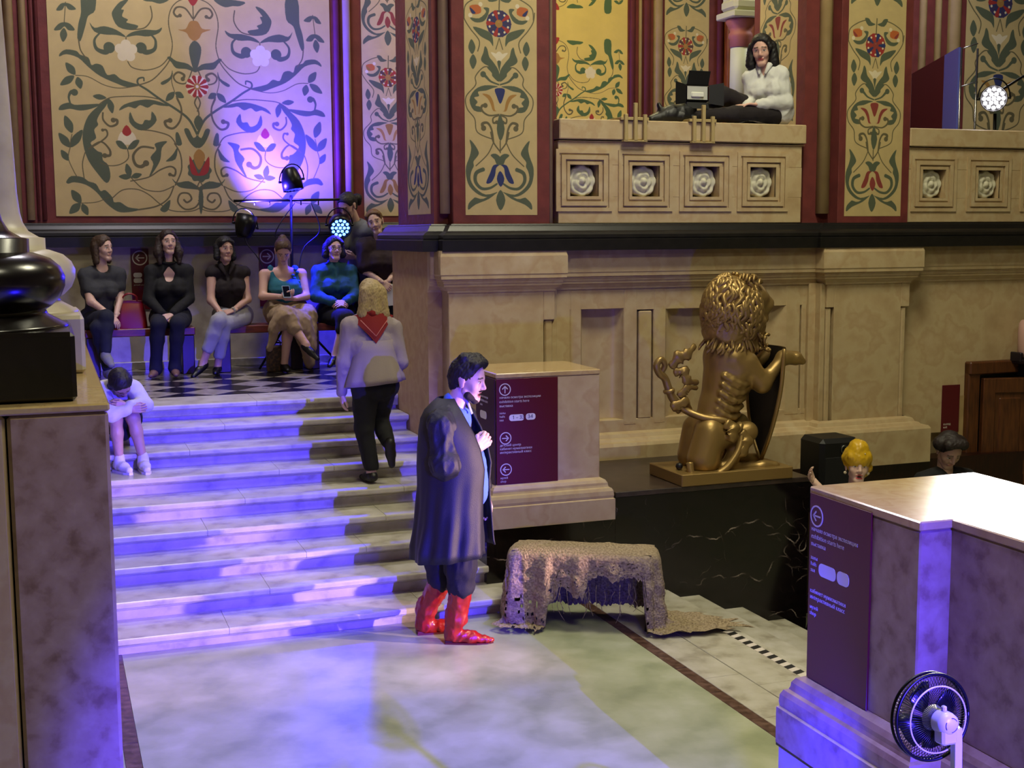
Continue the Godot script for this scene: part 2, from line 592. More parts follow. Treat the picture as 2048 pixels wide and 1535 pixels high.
func staircase() -> void:
	var t := thing("staircase", "wide flight of nine pale marble steps between the walls", "stairs", Vector3.ZERO)
	for k in 9:
		var y1 := 0.119 + 0.133 * k
		var y0 := y1 - (0.119 if k == 0 else 0.133)
		var z := -7.824 - 0.337 * k
		var xr := 2.93 if k == 0 else 2.805
		var xl := 0.1
		var step := Node3D.new()
		step.name = "step" if k == 0 else "step_%03d" % k
		t.add_child(step)
		# tread slab with a rounded nosing over a small cove
		var prof := V2([-0.5, y1 - 0.045, 0.0, y1 - 0.045, 0.004, y1 - 0.04, 0.012, y1 - 0.034, 0.012, y1 - 0.012, 0.009, y1 - 0.004, 0.0, y1, -0.5, y1])
		var b := S()
		# cut in slabs so that the joints show
		var cuts := [xl, 0.98 + 0.31 * (k % 3), 2.02 + 0.23 * ((k + 1) % 3), xr]
		for i in 3:
			var p := PackedVector3Array([Vector3(cuts[i] + 0.0012, 0, z - 0.012), Vector3(cuts[i + 1] - 0.0012, 0, z - 0.012)])
			run(b, prof, p)
		fin(b, "tread", M.stair, step)
		b = S()
		b2(b, Vector3(xl, y0 - 0.01, z - 0.5), Vector3(xr, y1 - 0.044, z - 0.088))
		run(b, V2([0, 0, 0.03, 0, 0.045, -0.012, 0.02, -0.02, 0.012, -0.03, 0, -0.03]), PackedVector3Array([Vector3(xl, y1 - 0.044, z - 0.089), Vector3(xr, y1 - 0.044, z - 0.089)]))
		fin(b, "riser", M.stair, step)
	var b := S()
	for k in 9:
		b2(b, Vector3(0.1, -0.2, -10.7), Vector3(2.8, 0.119 + 0.133 * k - 0.15, -7.95 - 0.337 * k))
	fin(b, "core", M.plaster, t)


func lower_steps() -> void:
	var t := thing("side_steps", "pale marble steps going down to the right beside the stage", "stairs", Vector3.ZERO)
	for k in range(1, 7):
		var y := -0.133 * k
		var x := 4.10 + 0.372 * (k - 1)
		var b := S()
		var prof := V2([-0.05, y - 0.04, 0.36, y - 0.04, 0.372, y - 0.03, 0.372, y - 0.008, 0.366, y, -0.05, y])
		# walk along -z so that out is +x
		run(b, prof, PackedVector3Array([Vector3(x, 0, -4.1), Vector3(x, 0, -8.19)]))
		b2(b, Vector3(x - 0.05, y - 0.135, -8.19), Vector3(x + 0.35, y - 0.04, -4.1))
		fin(b, "step", M.stair, t)
	var s := S()
	b2(s, Vector3(4.05, -0.8, -8.19), Vector3(4.09, -0.001, -4.1))
	fin(s, "riser", M.stair, t)
	# hazard tape stuck along the edge of the stage
	t = thing("hazard_tape", "black and white hazard tape stuck along the stage edge", "tape", Vector3(4.02, 0.0005, 0))
	s = S()
	bx(s, Vector3(0, 0.0005, -5.4), Vector3(0.066, 0.001, 3.5))
	fin(s, "tape_band", M.white_print, t)
	for i in 36:
		s = S()
		var z := -7.13 + i * 0.0955
		prism(s, V2([-0.033, z, 0.033, z - 0.02, 0.033, z + 0.026, -0.033, z + 0.046]), 0.0, 0.001, Transform3D(Basis(Vector3.RIGHT, Vector3.BACK, Vector3.UP), Vector3(0, 0.0011, 0)))
		fin(s, "stripe", M.black, t)


# ------------------------------------------------------------------ the right-hand wall, below the dark course
func right_wall() -> void:
	var t := struct("wall_stone", "cream marble lower wall with niches, piers and mouldings")
	# stair flank and core
	var b := S()
	b2(b, Vector3(2.81, 0.4, -10.66), Vector3(3.9, 2.41, -9.6))
	fin(b, "flank_slab", M.cream_dull, t)
	b = S()
	b2(b, Vector3(3.86, -0.8, -10.5), Vector3(13.2, 2.6, -9.67))
	fin(b, "wall_core", M.cream, t)
	b = S()
	b2(b, Vector3(2.925, 0.4, -9.6), Vector3(3.715, 2.1, -9.42), 0.004)
	b2(b, Vector3(3.73, 0.4, -9.6), Vector3(3.80, 1.86, -9.435), 0.012)
	b2(b, Vector3(3.715, 1.86, -9.6), Vector3(3.812, 2.1, -9.42), 0.004)
	b2(b, Vector3(3.80, 0.4, -9.6), Vector3(3.87, 2.1, -9.52), 0.004)
	lathe(b, V2([0.0, -0.02, 0.049, -0.02, 0.049, 0.0]), 20, Transform3D(Basis(Vector3.RIGHT, Vector3.BACK, Vector3.DOWN), Vector3(3.763, 1.862, -9.441)))
	fin(b, "pier_face", M.cream, t)
	# niche wall: strips standing 0.12 m proud of the core
	var strips := [[3.86, 3.998, 0], [3.998, 4.098, 0], [4.476, 4.60, 0], [4.616, 4.735, 1], [4.751, 4.868, 0], [6.022, 6.17, 0], [6.185, 6.235, 0]]
	for s in strips:
		b = S()
		b2(b, Vector3(s[0], 0.95 if s[2] == 0 else 1.0, -9.68), Vector3(s[1], 2.09 if s[2] == 0 else 1.90, -9.549), 0.008)
		fin(b, "wall_strip", M.cream, t)
	b = S()
	b2(b, Vector3(3.86, 1.925, -9.68), Vector3(4.5, 2.10, -9.552), 0.003)
	b2(b, Vector3(4.5, 1.91, -9.68), Vector3(6.25, 2.10, -9.552), 0.003)
	b2(b, Vector3(3.86, 0.84, -9.68), Vector3(6.25, 1.0, -9.552), 0.003)
	fin(b, "wall_rail", M.cream, t)
	for n in [[4.098, 4.476, 1.925], [4.868, 6.022, 1.91]]:
		# bowed back of a niche
		b = S(true)
		var seg := 14
		for i in seg:
			var u0 := float(i) / seg
			var u1 := float(i + 1) / seg
			var z0 := -9.555 - 0.10 * sqrt(maxf(0.0, 1.0 - pow(2 * u0 - 1, 6)))
			var z1 := -9.555 - 0.10 * sqrt(maxf(0.0, 1.0 - pow(2 * u1 - 1, 6)))
			var xa := lerpf(n[0], n[1], u0)
			var xb := lerpf(n[0], n[1], u1)
			quad(b, Vector3(xa, 0.99, z0), Vector3(xa, n[2], z0), Vector3(xb, n[2], z1), Vector3(xb, 0.99, z1))
		fin(b, "niche_back", M.cream, t)
	# second pier
	b = S()
	b2(b, Vector3(6.235, 0.4, -9.67), Vector3(6.36, 2.1, -9.52), 0.004)
	b2(b, Vector3(6.30, 0.7, -9.6), Vector3(6.35, 2.1, -9.44), 0.006)
	b2(b, Vector3(6.355, 0.7, -9.6), Vector3(6.405, 1.89, -9.43), 0.012)
	b2(b, Vector3(6.35, 1.89, -9.6), Vector3(6.425, 2.1, -9.42), 0.004)
	b2(b, Vector3(6.425, 0.7, -9.6), Vector3(7.12, 2.1, -9.42), 0.003)
	b2(b, Vector3(7.135, 0.7, -9.6), Vector3(7.185, 1.88, -9.43), 0.012)
	b2(b, Vector3(7.12, 1.88, -9.6), Vector3(7.21, 2.1, -9.42), 0.004)
	b2(b, Vector3(7.21, 0.7, -9.67), Vector3(13.2, 2.1, -9.56))
	fin(b, "pier_face", M.cream, t)
	# base mouldings along the wall
	var base := V2([0, 0, 0.16, 0, 0.16, 0.30, 0.145, 0.325, 0.10, 0.33, 0.085, 0.35, 0.06, 0.355, 0.045, 0.385, 0.0, 0.40])
	b = S()
	run(b, base, V3([2.93, 0.5, -9.42, 3.80, 0.5, -9.42, 3.80, 0.5, -9.55, 6.30, 0.5, -9.55, 6.30, 0.5, -9.42, 7.20, 0.5, -9.42, 7.20, 0.5, -9.55]))
	fin(b, "base_moulding", M.cream, t)
	# entablature: moulding, frieze, all breaking round the piers
	var path := V3([2.81, 0, -9.6, 2.925, 0, -9.6, 2.925, 0, -9.42, 3.80, 0, -9.42, 3.80, 0, -9.55, 6.34, 0, -9.55, 6.34, 0, -9.42, 7.20, 0, -9.42, 7.20, 0, -9.56, 13.2, 0, -9.56])
	var corn := V2([0, 2.09, 0.012, 2.09, 0.012, 2.106, 0.02, 2.112, 0.035, 2.13, 0.05, 2.14, 0.05, 2.158, 0.058, 2.160, 0.058, 2.178, 0.066, 2.182, 0.066, 2.192, 0.082, 2.198, 0.082, 2.222, 0.088, 2.232, 0.088, 2.37, 0.075, 2.415, 0, 2.415])
	b = S()
	run(b, corn, path)
	fin(b, "entablature", M.cream, t)
	# dark dado under the wall at the right, and the marble ledge the statue stands on
	t = struct("trim_1", "dark veined marble ledge in front of the wall")
	b = S()
	b2(b, Vector3(3.78, -0.8, -9.6), Vector3(5.40, 0.655, -8.19))
	fin(b, "ledge_body", M.dark_marble, t)
	b = S()
	b2(b, Vector3(3.78, 0.657, -9.45), Vector3(5.405, 0.695, -8.185), 0.004)
	fin(b, "ledge_top", M.ledge, t)
	b = S()
	b2(b, Vector3(2.80, -0.8, -9.6), Vector3(3.778, 0.512, -8.19))
	fin(b, "ledge_body", M.dark_marble, t)
	b = S()
	b2(b, Vector3(2.80, 0.51, -9.6), Vector3(3.778, 0.515, -8.95))
	fin(b, "ledge_top", M.ledge, t)
	b = S()
	b2(b, Vector3(5.40, -0.8, -9.6), Vector3(13.2, 0.5, -9.37))
	fin(b, "dado", M.dark_wood, t)


# ------------------------------------------------------------------ dark course and painted piers above it
func dark_course(t: Node3D, path: PackedVector3Array, y0: float, dy: float) -> void:
	var k := dy / 0.21
	var p := PackedVector2Array()
	for q in [Vector2(0, 0), Vector2(0.13, 0), Vector2(0.13, 0.085), Vector2(0.115, 0.092), Vector2(0.12, 0.10), Vector2(0.118, 0.125), Vector2(0.10, 0.14), Vector2(0.07, 0.155), Vector2(0.05, 0.185), Vector2(0.045, 0.195), Vector2(0.03, 0.2), Vector2(0.025, 0.21), Vector2(0, 0.21)]:
		p.append(Vector2(q.x, y0 + q.y * k))
	var b := S()
	run(b, p, path)
	fin(b, "dark_moulding", M.dark_band, t)


func upper_wall() -> void:
	var t := struct("trim_2", "dark stone course running round the piers")
	dark_course(t, V3([2.86, 0, -10.9, 2.86, 0, -9.58, 2.985, 0, -9.58, 2.985, 0, -9.46, 3.80, 0, -9.46, 3.80, 0, -9.50, 6.34, 0, -9.50, 6.34, 0, -9.46, 7.20, 0, -9.46, 7.20, 0, -9.50, 13.2, 0, -9.50]), 2.408, 0.212)
	dark_course(t, V3([-4.0, 0, -13.5, 5.0, 0, -13.5]), 2.43, 0.24)
	var top := 8.6
	# first pier
	t = struct("wall_pier", "painted pier left of the balcony with red and cream mouldings")
	var b := S()
	b2(b, Vector3(2.87, 2.55, -10.66), Vector3(3.90, top, -9.6))
	b2(b, Vector3(2.985, 2.55, -9.6), Vector3(3.80, top, -9.47), 0.004)
	fin(b, "pier_body", M.red_wall, t)
	b = S(true)
	lathe(b, V2([0, 2.70, 0.042, 2.70, 0.042, top]), 20, Transform3D(Basis(), Vector3(2.955, 0, -9.575)))
	fin(b, "half_column", M.cream_strip, t)
	b = S(true)
	lathe(b, V2([0, 2.62, 0.014, 2.62, 0.014, top]), 10, Transform3D(Basis(), Vector3(3.80, 0, -9.47)))
	fin(b, "bead", M.cream_strip, t)
	# second pier
	t = struct("wall_pier", "painted pier between the two balconies with red and cream mouldings")
	b = S()
	b2(b, Vector3(6.20, 2.55, -10.45), Vector3(7.26, top, -9.6))
	b2(b, Vector3(6.47, 2.55, -9.6), Vector3(7.20, top, -9.47), 0.004)
	fin(b, "pier_body", M.red_wall, t)
	b = S(true)
	lathe(b, V2([0, 2.70, 0.058, 2.70, 0.058, top]), 20, Transform3D(Basis(), Vector3(6.385, 0, -9.58)))
	fin(b, "half_column", M.cream_strip, t)
	# balustrades
	balustrade("balustrade", "cream stone balcony parapet with four carved rosettes, woman sitting on it", 3.875, 6.12, [4.097, 4.643, 5.195, 5.738])
	balustrade("balustrade", "cream stone balcony parapet with two carved rosettes at the right edge", 7.205, 10.4, [7.489, 8.094, 8.70, 9.30, 9.90])


func balustrade(called: String, label: String, x0: float, x1: float, cx: Array) -> void:
	var t := thing(called, label, "parapet", Vector3.ZERO)
	var zf := -9.50
	var zb := -9.82
	var yb := 2.622
	var yt := 3.27
	var cy := 2.962
	var hw := 0.125
	var b := S()
	# face made of strips round the square openings
	var xs := [x0]
	for c in cx:
		xs.append(c - hw)
		xs.append(c + hw)
	xs.append(x1)
	b2(b, Vector3(x0, yb, zb), Vector3(x1, cy - hw, zf), 0.004)
	b2(b, Vector3(x0, cy + hw, zb), Vector3(x1, yt, zf), 0.004)
	for i in range(0, xs.size(), 2):
		b2(b, Vector3(xs[i], cy - hw, zb), Vector3(xs[i + 1], cy + hw, zf))
	b2(b, Vector3(x0, yb, zb + 0.01), Vector3(x1, yt, zb + 0.14))
	fin(b, "parapet_body", M.cream, t)
	b = S()
	b2(b, Vector3(x0, yt, zb - 0.03), Vector3(x1 + 0.02, 3.275, zf + 0.012))
	b2(b, Vector3(x0, 3.285, zb - 0.04), Vector3(x1 + 0.025, 3.445, zf + 0.03), 0.008)
	fin(b, "cap", M.cream, t)
	for c in cx:
		b = S()
		# stepped frame: two raised square rings
		for r in [[0.245, 0.215, 0.012], [0.20, 0.165, 0.02], [0.15, hw, 0.012]]:
			for sd in 4:
				var xf := Transform3D(Basis(Vector3.BACK, sd * PI * 0.5), Vector3(c, cy, zf))
				prism(b, V2([-r[0], r[0], -r[1], r[1], r[1], r[1], r[0], r[0]]), -0.01, r[2], xf)
		fin(b, "square_frame", M.cream, t)
		rosette(t, Vector3(c, cy, zf - 0.085))


func rosette(t: Node3D, at: Vector3) -> void:
	var n := 56
	var prof := [[0.0, 0.075], [0.018, 0.072], [0.03, 0.055], [0.036, 0.042], [0.05, 0.062], [0.068, 0.060], [0.082, 0.038], [0.09, 0.035], [0.105, 0.055], [0.122, 0.045], [0.131, 0.01], [0.128, -0.02]]
	if not M.has("rosette_mesh"):
		var b := S(true)
		var rings := []
		for j in prof.size():
			var ring := PackedVector3Array()
			for i in n:
				var a := TAU * i / n
				var r: float = prof[j][0]
				var z: float = prof[j][1]
				var lobe := absf(cos(a * 4.0)) if r > 0.085 else absf(cos(a * 2.5 + 0.4))
				var k := 1.0 + (lobe - 0.75) * (0.07 if r > 0.085 else 0.10) * clampf(r / 0.04, 0.0, 1.0)
				z += (lobe - 0.6) * 0.008 * clampf((r - 0.02) / 0.04, 0.0, 1.0)
				ring.append(Vector3(cos(a) * r * k, sin(a) * r * k, z))
			rings.append(ring)
		for j in prof.size() - 1:
			for i in n:
				var i2 := (i + 1) % n
				quad(b, rings[j][i], rings[j + 1][i], rings[j + 1][i2], rings[j][i2])
		b.generate_normals()
		M.rosette_mesh = b.commit()
	var mi := hang(M.rosette_mesh, "rosette", M.rosette, t)
	mi.position = at
	mi.scale = Vector3(0.92, 1.0, 1.0)


# ------------------------------------------------------------------ the gallery behind the balconies and the back wall
func gallery() -> void:
	var t := struct("floor", "gallery floor behind the balconies")
	var b := S()
	b2(b, Vector3(3.9, 2.3, -13.6), Vector3(13.2, 2.6, -9.8))
	b2(b, Vector3(3.95, -0.8, -13.5), Vector3(4.1, 2.3, -10.5))
	fin(b, "gallery_slab", M.tile_white, t)
	t = struct("wall_back", "back wall of the landing and gallery with painted panels")
	b = S()
	b2(b, Vector3(-4.2, -1.0, -14.0), Vector3(13.4, 2.43, -13.55))
	fin(b, "wall_face", M.lavender, t)
	b = S()
	b2(b, Vector3(-4.2, 2.43, -14.0), Vector3(13.4, 8.6, -13.51))
	fin(b, "wall_face", M.red_wall, t)
	b = S()
	b2(b, Vector3(-4.0, 1.17, -13.56), Vector3(4.0, 1.26, -13.50), 0.008)
	fin(b, "skirting", M.tile_white, t)
	# vertical mouldings: [x, radius, material]
	for c in [[-0.215, 0.045, "cream_strip"], [-0.09, 0.035, "cream_strip"], [-0.02, 0.012, "red_wall"], [0.035, 0.02, "red_wall"], [2.99, 0.03, "red_wall"], [3.10, 0.042, "cream_strip"], [6.42, 0.035, "red_wall"], [6.52, 0.02, "cream_strip"], [6.60, 0.045, "red_wall"], [6.74, 0.055, "cream_strip"], [7.55, 0.04, "red_wall"], [10.4, 0.05, "cream_strip"], [10.63, 0.045, "cream_strip"], [10.87, 0.09, "cream_strip"]]:
		b = S(true)
		lathe(b, V2([0, 2.70, c[1], 2.70, c[1], 8.6]), 14, Transform3D(Basis(), Vector3(c[0], 0, -13.5)))
		fin(b, "upright_moulding", M[c[2]], t)
	gallery_column()
	gallery_door()


func gallery_column() -> void:
	var at := Vector3(7.36, 2.6, -12.7)
	var t := thing("column", "short painted column with white shaft beside the gallery door", "column", at)
	var b := S()
	bx(b, Vector3(0, 0.45, 0), Vector3(0.30, 0.9, 0.30), 0.02)
	fin(b, "pedestal", M.wood, t)
	b = S(true)
	lathe(b, V2([0, 0.9, 0.15, 0.9, 0.15, 1.0, 0.155, 1.02, 0.15, 1.05, 0.125, 1.06, 0.125, 1.20, 0.14, 1.22, 0.145, 1.25, 0.14, 1.28, 0.125, 1.30, 0.14, 1.33, 0.14, 1.36, 0.12, 1.385, 0, 1.385]), 28)
	fin(b, "base_rings", plain(Color(0.62, 0.36, 0.28), 0.6), t)
	b = S(true)
	lathe(b, V2([0, 1.38, 0.115, 1.38, 0.11, 1.98, 0, 1.98]), 28)
	fin(b, "shaft", plain(Color(0.80, 0.82, 0.68), 0.5), t)
	b = S(true)
	lathe(b, V2([0, 1.97, 0.12, 1.97, 0.12, 2.06, 0.135, 2.08, 0.13, 2.12, 0.115, 2.14, 0.13, 2.18, 0.165, 2.24, 0.165, 2.27, 0, 2.27]), 28)
	fin(b, "capital", plain(Color(0.66, 0.40, 0.33), 0.6), t)
	b = S()
	bx(b, Vector3(0.0, 2.31, 0), Vector3(0.40, 0.07, 0.40), 0.01)
	bx(b, Vector3(0.0, 2.42, 0), Vector3(0.34, 0.14, 0.34), 0.04)
	bx(b, Vector3(0.0, 3.4, 0), Vector3(0.30, 1.9, 0.30), 0.02)
	fin(b, "impost", plain(Color(0.78, 0.78, 0.62), 0.6), t)


func gallery_door() -> void:
	var t := struct("door_1", "tall wooden door with dark iron mount in the gallery")
	var b := S()
	b2(b, Vector3(7.60, 2.6, -13.5), Vector3(7.68, 5.6, -13.40), 0.01)
	b2(b, Vector3(8.42, 2.6, -13.5), Vector3(8.50, 5.6, -13.40), 0.01)
	fin(b, "door_frame", M.oak, t)
	b = S()
	b2(b, Vector3(7.68, 2.6, -13.5), Vector3(8.42, 5.6, -13.46))
	for x in [7.69, 8.00, 8.32]:
		b2(b, Vector3(x, 2.6, -13.47), Vector3(x + 0.09, 5.6, -13.43), 0.008)
	for y in [2.7, 3.3, 4.42, 5.2]:
		b2(b, Vector3(7.70, y, -13.47), Vector3(8.40, y + 0.1, -13.435), 0.008)
	fin(b, "door_leaf", M.oak, t)
	b = S(true)
	for q in [[0.0, 0.0, 0.07], [-0.11, 0.0, 0.055], [0.11, 0.0, 0.055], [-0.06, 0.05, 0.045], [0.06, 0.05, 0.045], [-0.06, -0.05, 0.045], [0.06, -0.05, 0.045]]:
		lathe(b, V2([0, 0.03, q[2] * 0.7, 0.022, q[2], 0.0, q[2], -0.03]), 12, Transform3D(Basis(Vector3.RIGHT, PI * 0.5), Vector3(7.93 + q[0], 4.70 + q[1], -13.41)))
	fin(b, "iron_mount", M.black_metal, t)


# ------------------------------------------------------------------ painted ornament (flat print on the walls)
var ink := {}
var pic: Image
var pk := 1.0
var pcx := 0.0
var pby := 0.0


func fill(pts: PackedVector2Array, c: Color) -> void:
	var n := pts.size()
	if n < 3:
		return
	var lo := 1e9
	var hi := -1e9
	for p in pts:
		lo = minf(lo, p.y)
		hi = maxf(hi, p.y)
	var w := pic.get_width()
	for y in range(maxi(0, int(lo)), mini(pic.get_height() - 1, int(hi)) + 1):
		var yy := y + 0.5
		var xs: Array[float] = []
		for i in n:
			var a := pts[i]
			var b := pts[(i + 1) % n]
			if (a.y <= yy) != (b.y <= yy):
				xs.append(a.x + (yy - a.y) * (b.x - a.x) / (b.y - a.y))
		xs.sort()
		for i in range(0, xs.size() - 1, 2):
			var x0 := maxi(0, int(round(xs[i])))
			var x1 := mini(w, int(round(xs[i + 1])))
			if x1 > x0:
				pic.fill_rect(Rect2i(x0, y, x1 - x0, 1), c)


func disc(c: Vector2, r: float, col: Color, wob := 0.0, lobes := 0, ph := 0.0) -> void:
	var p := PackedVector2Array()
	for i in 48:
		var a := TAU * i / 48
		p.append(c + Vector2(cos(a), sin(a)) * r * (1.0 + wob * cos(a * lobes + ph)))
	fill(p, col)


func smooth2(pts: PackedVector2Array, closed: bool, steps: int) -> PackedVector2Array:
	var o := PackedVector2Array()
	var n := pts.size()
	for i in (n if closed else n - 1):
		var p0 := pts[(i - 1 + n) % n] if closed else pts[maxi(i - 1, 0)]
		var p1 := pts[i]
		var p2 := pts[(i + 1) % n]
		var p3 := pts[(i + 2) % n] if closed else pts[mini(i + 2, n - 1)]
		for s in steps:
			o.append(p1.cubic_interpolate(p2, p0, p3, float(s) / steps))
	if not closed:
		o.append(pts[n - 1])
	return o


func orn(kind: String, a: float, b: float, v: Array) -> void:
	var k := kind[0].to_lower()
	for side in ([1.0] if kind[0] != k else [1.0, -1.0]):
		var pts := PackedVector2Array()
		for i in range(0, v.size(), 2):
			pts.append(Vector2(pcx + v[i] * side * pk, pby - v[i + 1] * pk))
		var c: Color = ink.get(kind[1], Color.BLACK)
		if k == "s":
			var q := smooth2(pts, false, 6)
			var poly := PackedVector2Array()
			var back := PackedVector2Array()
			var n := q.size()
			for i in n:
				var d := (q[mini(i + 1, n - 1)] - q[maxi(i - 1, 0)]).normalized().orthogonal()
				var w := lerpf(a, b, pow(float(i) / (n - 1), 1.6)) * pk * 0.5
				poly.append(q[i] + d * w)
				back.append(q[i] - d * w)
			# piece by piece, so that a spiral may cross itself
			for i in n - 1:
				fill(PackedVector2Array([poly[i], poly[i + 1], back[i + 1], back[i]]), c)
				disc(q[i + 1], lerpf(a, b, pow(float(i + 1) / (n - 1), 1.6)) * pk * 0.5, c)
			if b > a * 1.4:
				disc(q[n - 1], b * pk * 0.75, c)
		elif k == "p":
			fill(smooth2(pts, true, 3), c)
		elif k == "l":
			var d := pts[1] - pts[0]
			var o := d.orthogonal().normalized() * a * pk * 0.5
			fill(smooth2(PackedVector2Array([pts[0], pts[0] + d * 0.3 + o * 0.8, pts[0] + d * 0.6 + o * 0.85, pts[1], pts[0] + d * 0.6 - o * 0.85, pts[0] + d * 0.3 - o * 0.8]), true, 3), c)
		elif k == "b":
			var r := a * pk
			var at := pts[0]
			match kind[1]:
				"d", "v":
					disc(at, r, ink.w if kind[1] == "d" else ink.u)
					for i in 10:
						var t := Vector2.from_angle(TAU * i / 10)
						fill(PackedVector2Array([at, at + t.rotated(-0.2) * r * 0.96, at + t * r * 1.04, at + t.rotated(0.2) * r * 0.96]), ink.r if kind[1] == "d" else (ink.r if i % 2 else ink.u2))
						if kind[1] == "v":
							disc(at + t.rotated(0.31) * r * 0.78, r * 0.09, ink.w)
					disc(at, r * 0.3, ink.o)
					disc(at, r * 0.14, ink.w)
				"e":
					disc(at, r, ink.g, 0.07, 9)
				"i":
					disc(at, r * 0.6, ink.o)
				"w":
					if a > 15.0 and a < 26.0:
						for i in 5:
							disc(at + Vector2.from_angle(TAU * i / 5 - PI / 2) * r * 0.6, r * 0.46, ink.w)
						disc(at, r * 0.3, ink.w)
					else:
						disc(at, r, ink.w)


func paint(w_units: float, h_units: float, k: float, axis: float, which: int, swap := {}) -> ImageTexture:
	# drawn at twice the size, then halved to soften the edges
	ink = {"g": Color(0.30, 0.33, 0.25), "t": Color(0.36, 0.33, 0.22), "w": Color(0.80, 0.75, 0.62), "r": Color(0.58, 0.16, 0.14), "o": Color(0.60, 0.44, 0.20), "u": Color(0.13, 0.17, 0.36), "u2": Color(0.20, 0.16, 0.30), "n": Color(0.68, 0.36, 0.16), "bg": Color(0.71, 0.63, 0.43)}
	ink.merge(swap, true)
	pic = Image.create(int(w_units * k), int(h_units * k), false, Image.FORMAT_RGB8)
	pic.fill(ink.bg)
	pk = k
	pcx = axis * k
	pby = h_units * k
	if which == 0:
		ornament_wide()
	else:
		ornament_tall()
	# a little unevenness of hand painting
	var nz := FastNoiseLite.new()
	nz.seed = which + 3
	nz.frequency = 0.012
	pic.resize(pic.get_width() / 2, pic.get_height() / 2, Image.INTERPOLATE_BILINEAR)
	for y in pic.get_height():
		for x in range(0, pic.get_width()):
			if (x + y) & 1:
				var c := pic.get_pixel(x, y)
				var f := 1.0 + nz.get_noise_2d(x, y) * 0.07
				pic.set_pixel(x, y, Color(c.r * f, c.g * f, c.b * f))
	pic.generate_mipmaps()
	return ImageTexture.create_from_image(pic)


func print_mat(t: Texture2D, rough := 0.75) -> StandardMaterial3D:
	var m := StandardMaterial3D.new()
	m.albedo_texture = t
	m.roughness = rough
	return m


func painted_walls() -> void:
	var blue := {}
	var red := {"u": Color(0.50, 0.20, 0.17), "u2": Color(0.13, 0.17, 0.36), "o": Color(0.50, 0.20, 0.17)}
	var och := {"u": Color(0.55, 0.40, 0.16), "u2": Color(0.3, 0.2, 0.2)}
	var ma := print_mat(paint(557.0, 493.0, 3.6, 278.5, 0))
	var my := print_mat(paint(557.0, 493.0, 2.4, 278.5, 0, {"bg": Color(0.78, 0.68, 0.38), "g": Color(0.27, 0.36, 0.22)}))
	var mb := print_mat(paint(238.0, 700.0, 2.6, 114.0, 1, blue))
	var mr := print_mat(paint(238.0, 700.0, 2.6, 114.0, 1, red))
	var mo := print_mat(paint(238.0, 700.0, 2.6, 114.0, 1, och))
	var back := get_node("wall_back")
	var piers := [get_node("wall_pier"), get_node_or_null("wall_pier2")]
	for ch in get_children():
		if String(ch.name).begins_with("wall_pier") and ch != piers[0]:
			piers[1] = ch
	var R := Vector3.RIGHT
	var D := Vector3.DOWN
	plate("painted_panel", back, ma, Vector3(0.139, 2.738 + 2.465, -13.502), R * 2.785, D * 2.465)
	plate("painted_panel", back, mo, Vector3(3.26, 2.738 + 1.76, -13.502), R * 0.60, D * 1.76)
	plate("painted_panel", back, mr, Vector3(3.26, 2.738 + 3.52, -13.502), R * 0.60, D * 1.76)
	# gallery
	plate("painted_panel", back, my, Vector3(4.60, 3.32 + 1.54, -13.502), R * 1.76, D * 1.54)
	plate("painted_panel", back, my, Vector3(4.60, 3.32 + 1.54, -13.502), R * 1.76, Vector3.UP * 1.54)
	plate("painted_panel", back, my, Vector3(4.60, 3.32, -13.502), R * 1.76, D * 0.7)
	plate("painted_panel", back, mo, Vector3(6.83, 3.2 + 1.78, -13.502), R * 0.575, D * 1.78)
	plate("painted_panel", back, mr, Vector3(6.83, 3.2 + 3.56, -13.502), R * 0.575, D * 1.78)
	plate("painted_panel", back, mb, Vector3(11.06, 2.75 + 3.2, -13.502), R * 1.10, D * 3.2)
	# piers
	plate("painted_panel", piers[0], mb, Vector3(3.087, 2.688 + 1.75, -9.468), R * 0.595, D * 1.75)
	plate("painted_panel", piers[0], mb, Vector3(3.087, 2.688 + 3.5, -9.468), R * 0.595, D * 1.75)
	plate("painted_panel", piers[0], mb, Vector3(2.868, 2.70 + 1.75, -10.34), Vector3.BACK * 0.66, D * 1.75)
	plate("painted_panel", piers[0], mb, Vector3(2.868, 2.70 + 3.5, -10.34), Vector3.BACK * 0.66, D * 1.75)
	plate("painted_panel", piers[1], mr, Vector3(6.535, 2.676 + 1.75, -9.468), R * 0.585, D * 1.75)
	plate("painted_panel", piers[1], mr, Vector3(6.535, 2.676 + 3.5, -9.468), R * 0.585, D * 1.75)
	plate("painted_panel", piers[1], mr, Vector3(6.198, 3.46 + 1.75, -10.35), Vector3.BACK * 0.62, D * 1.75)


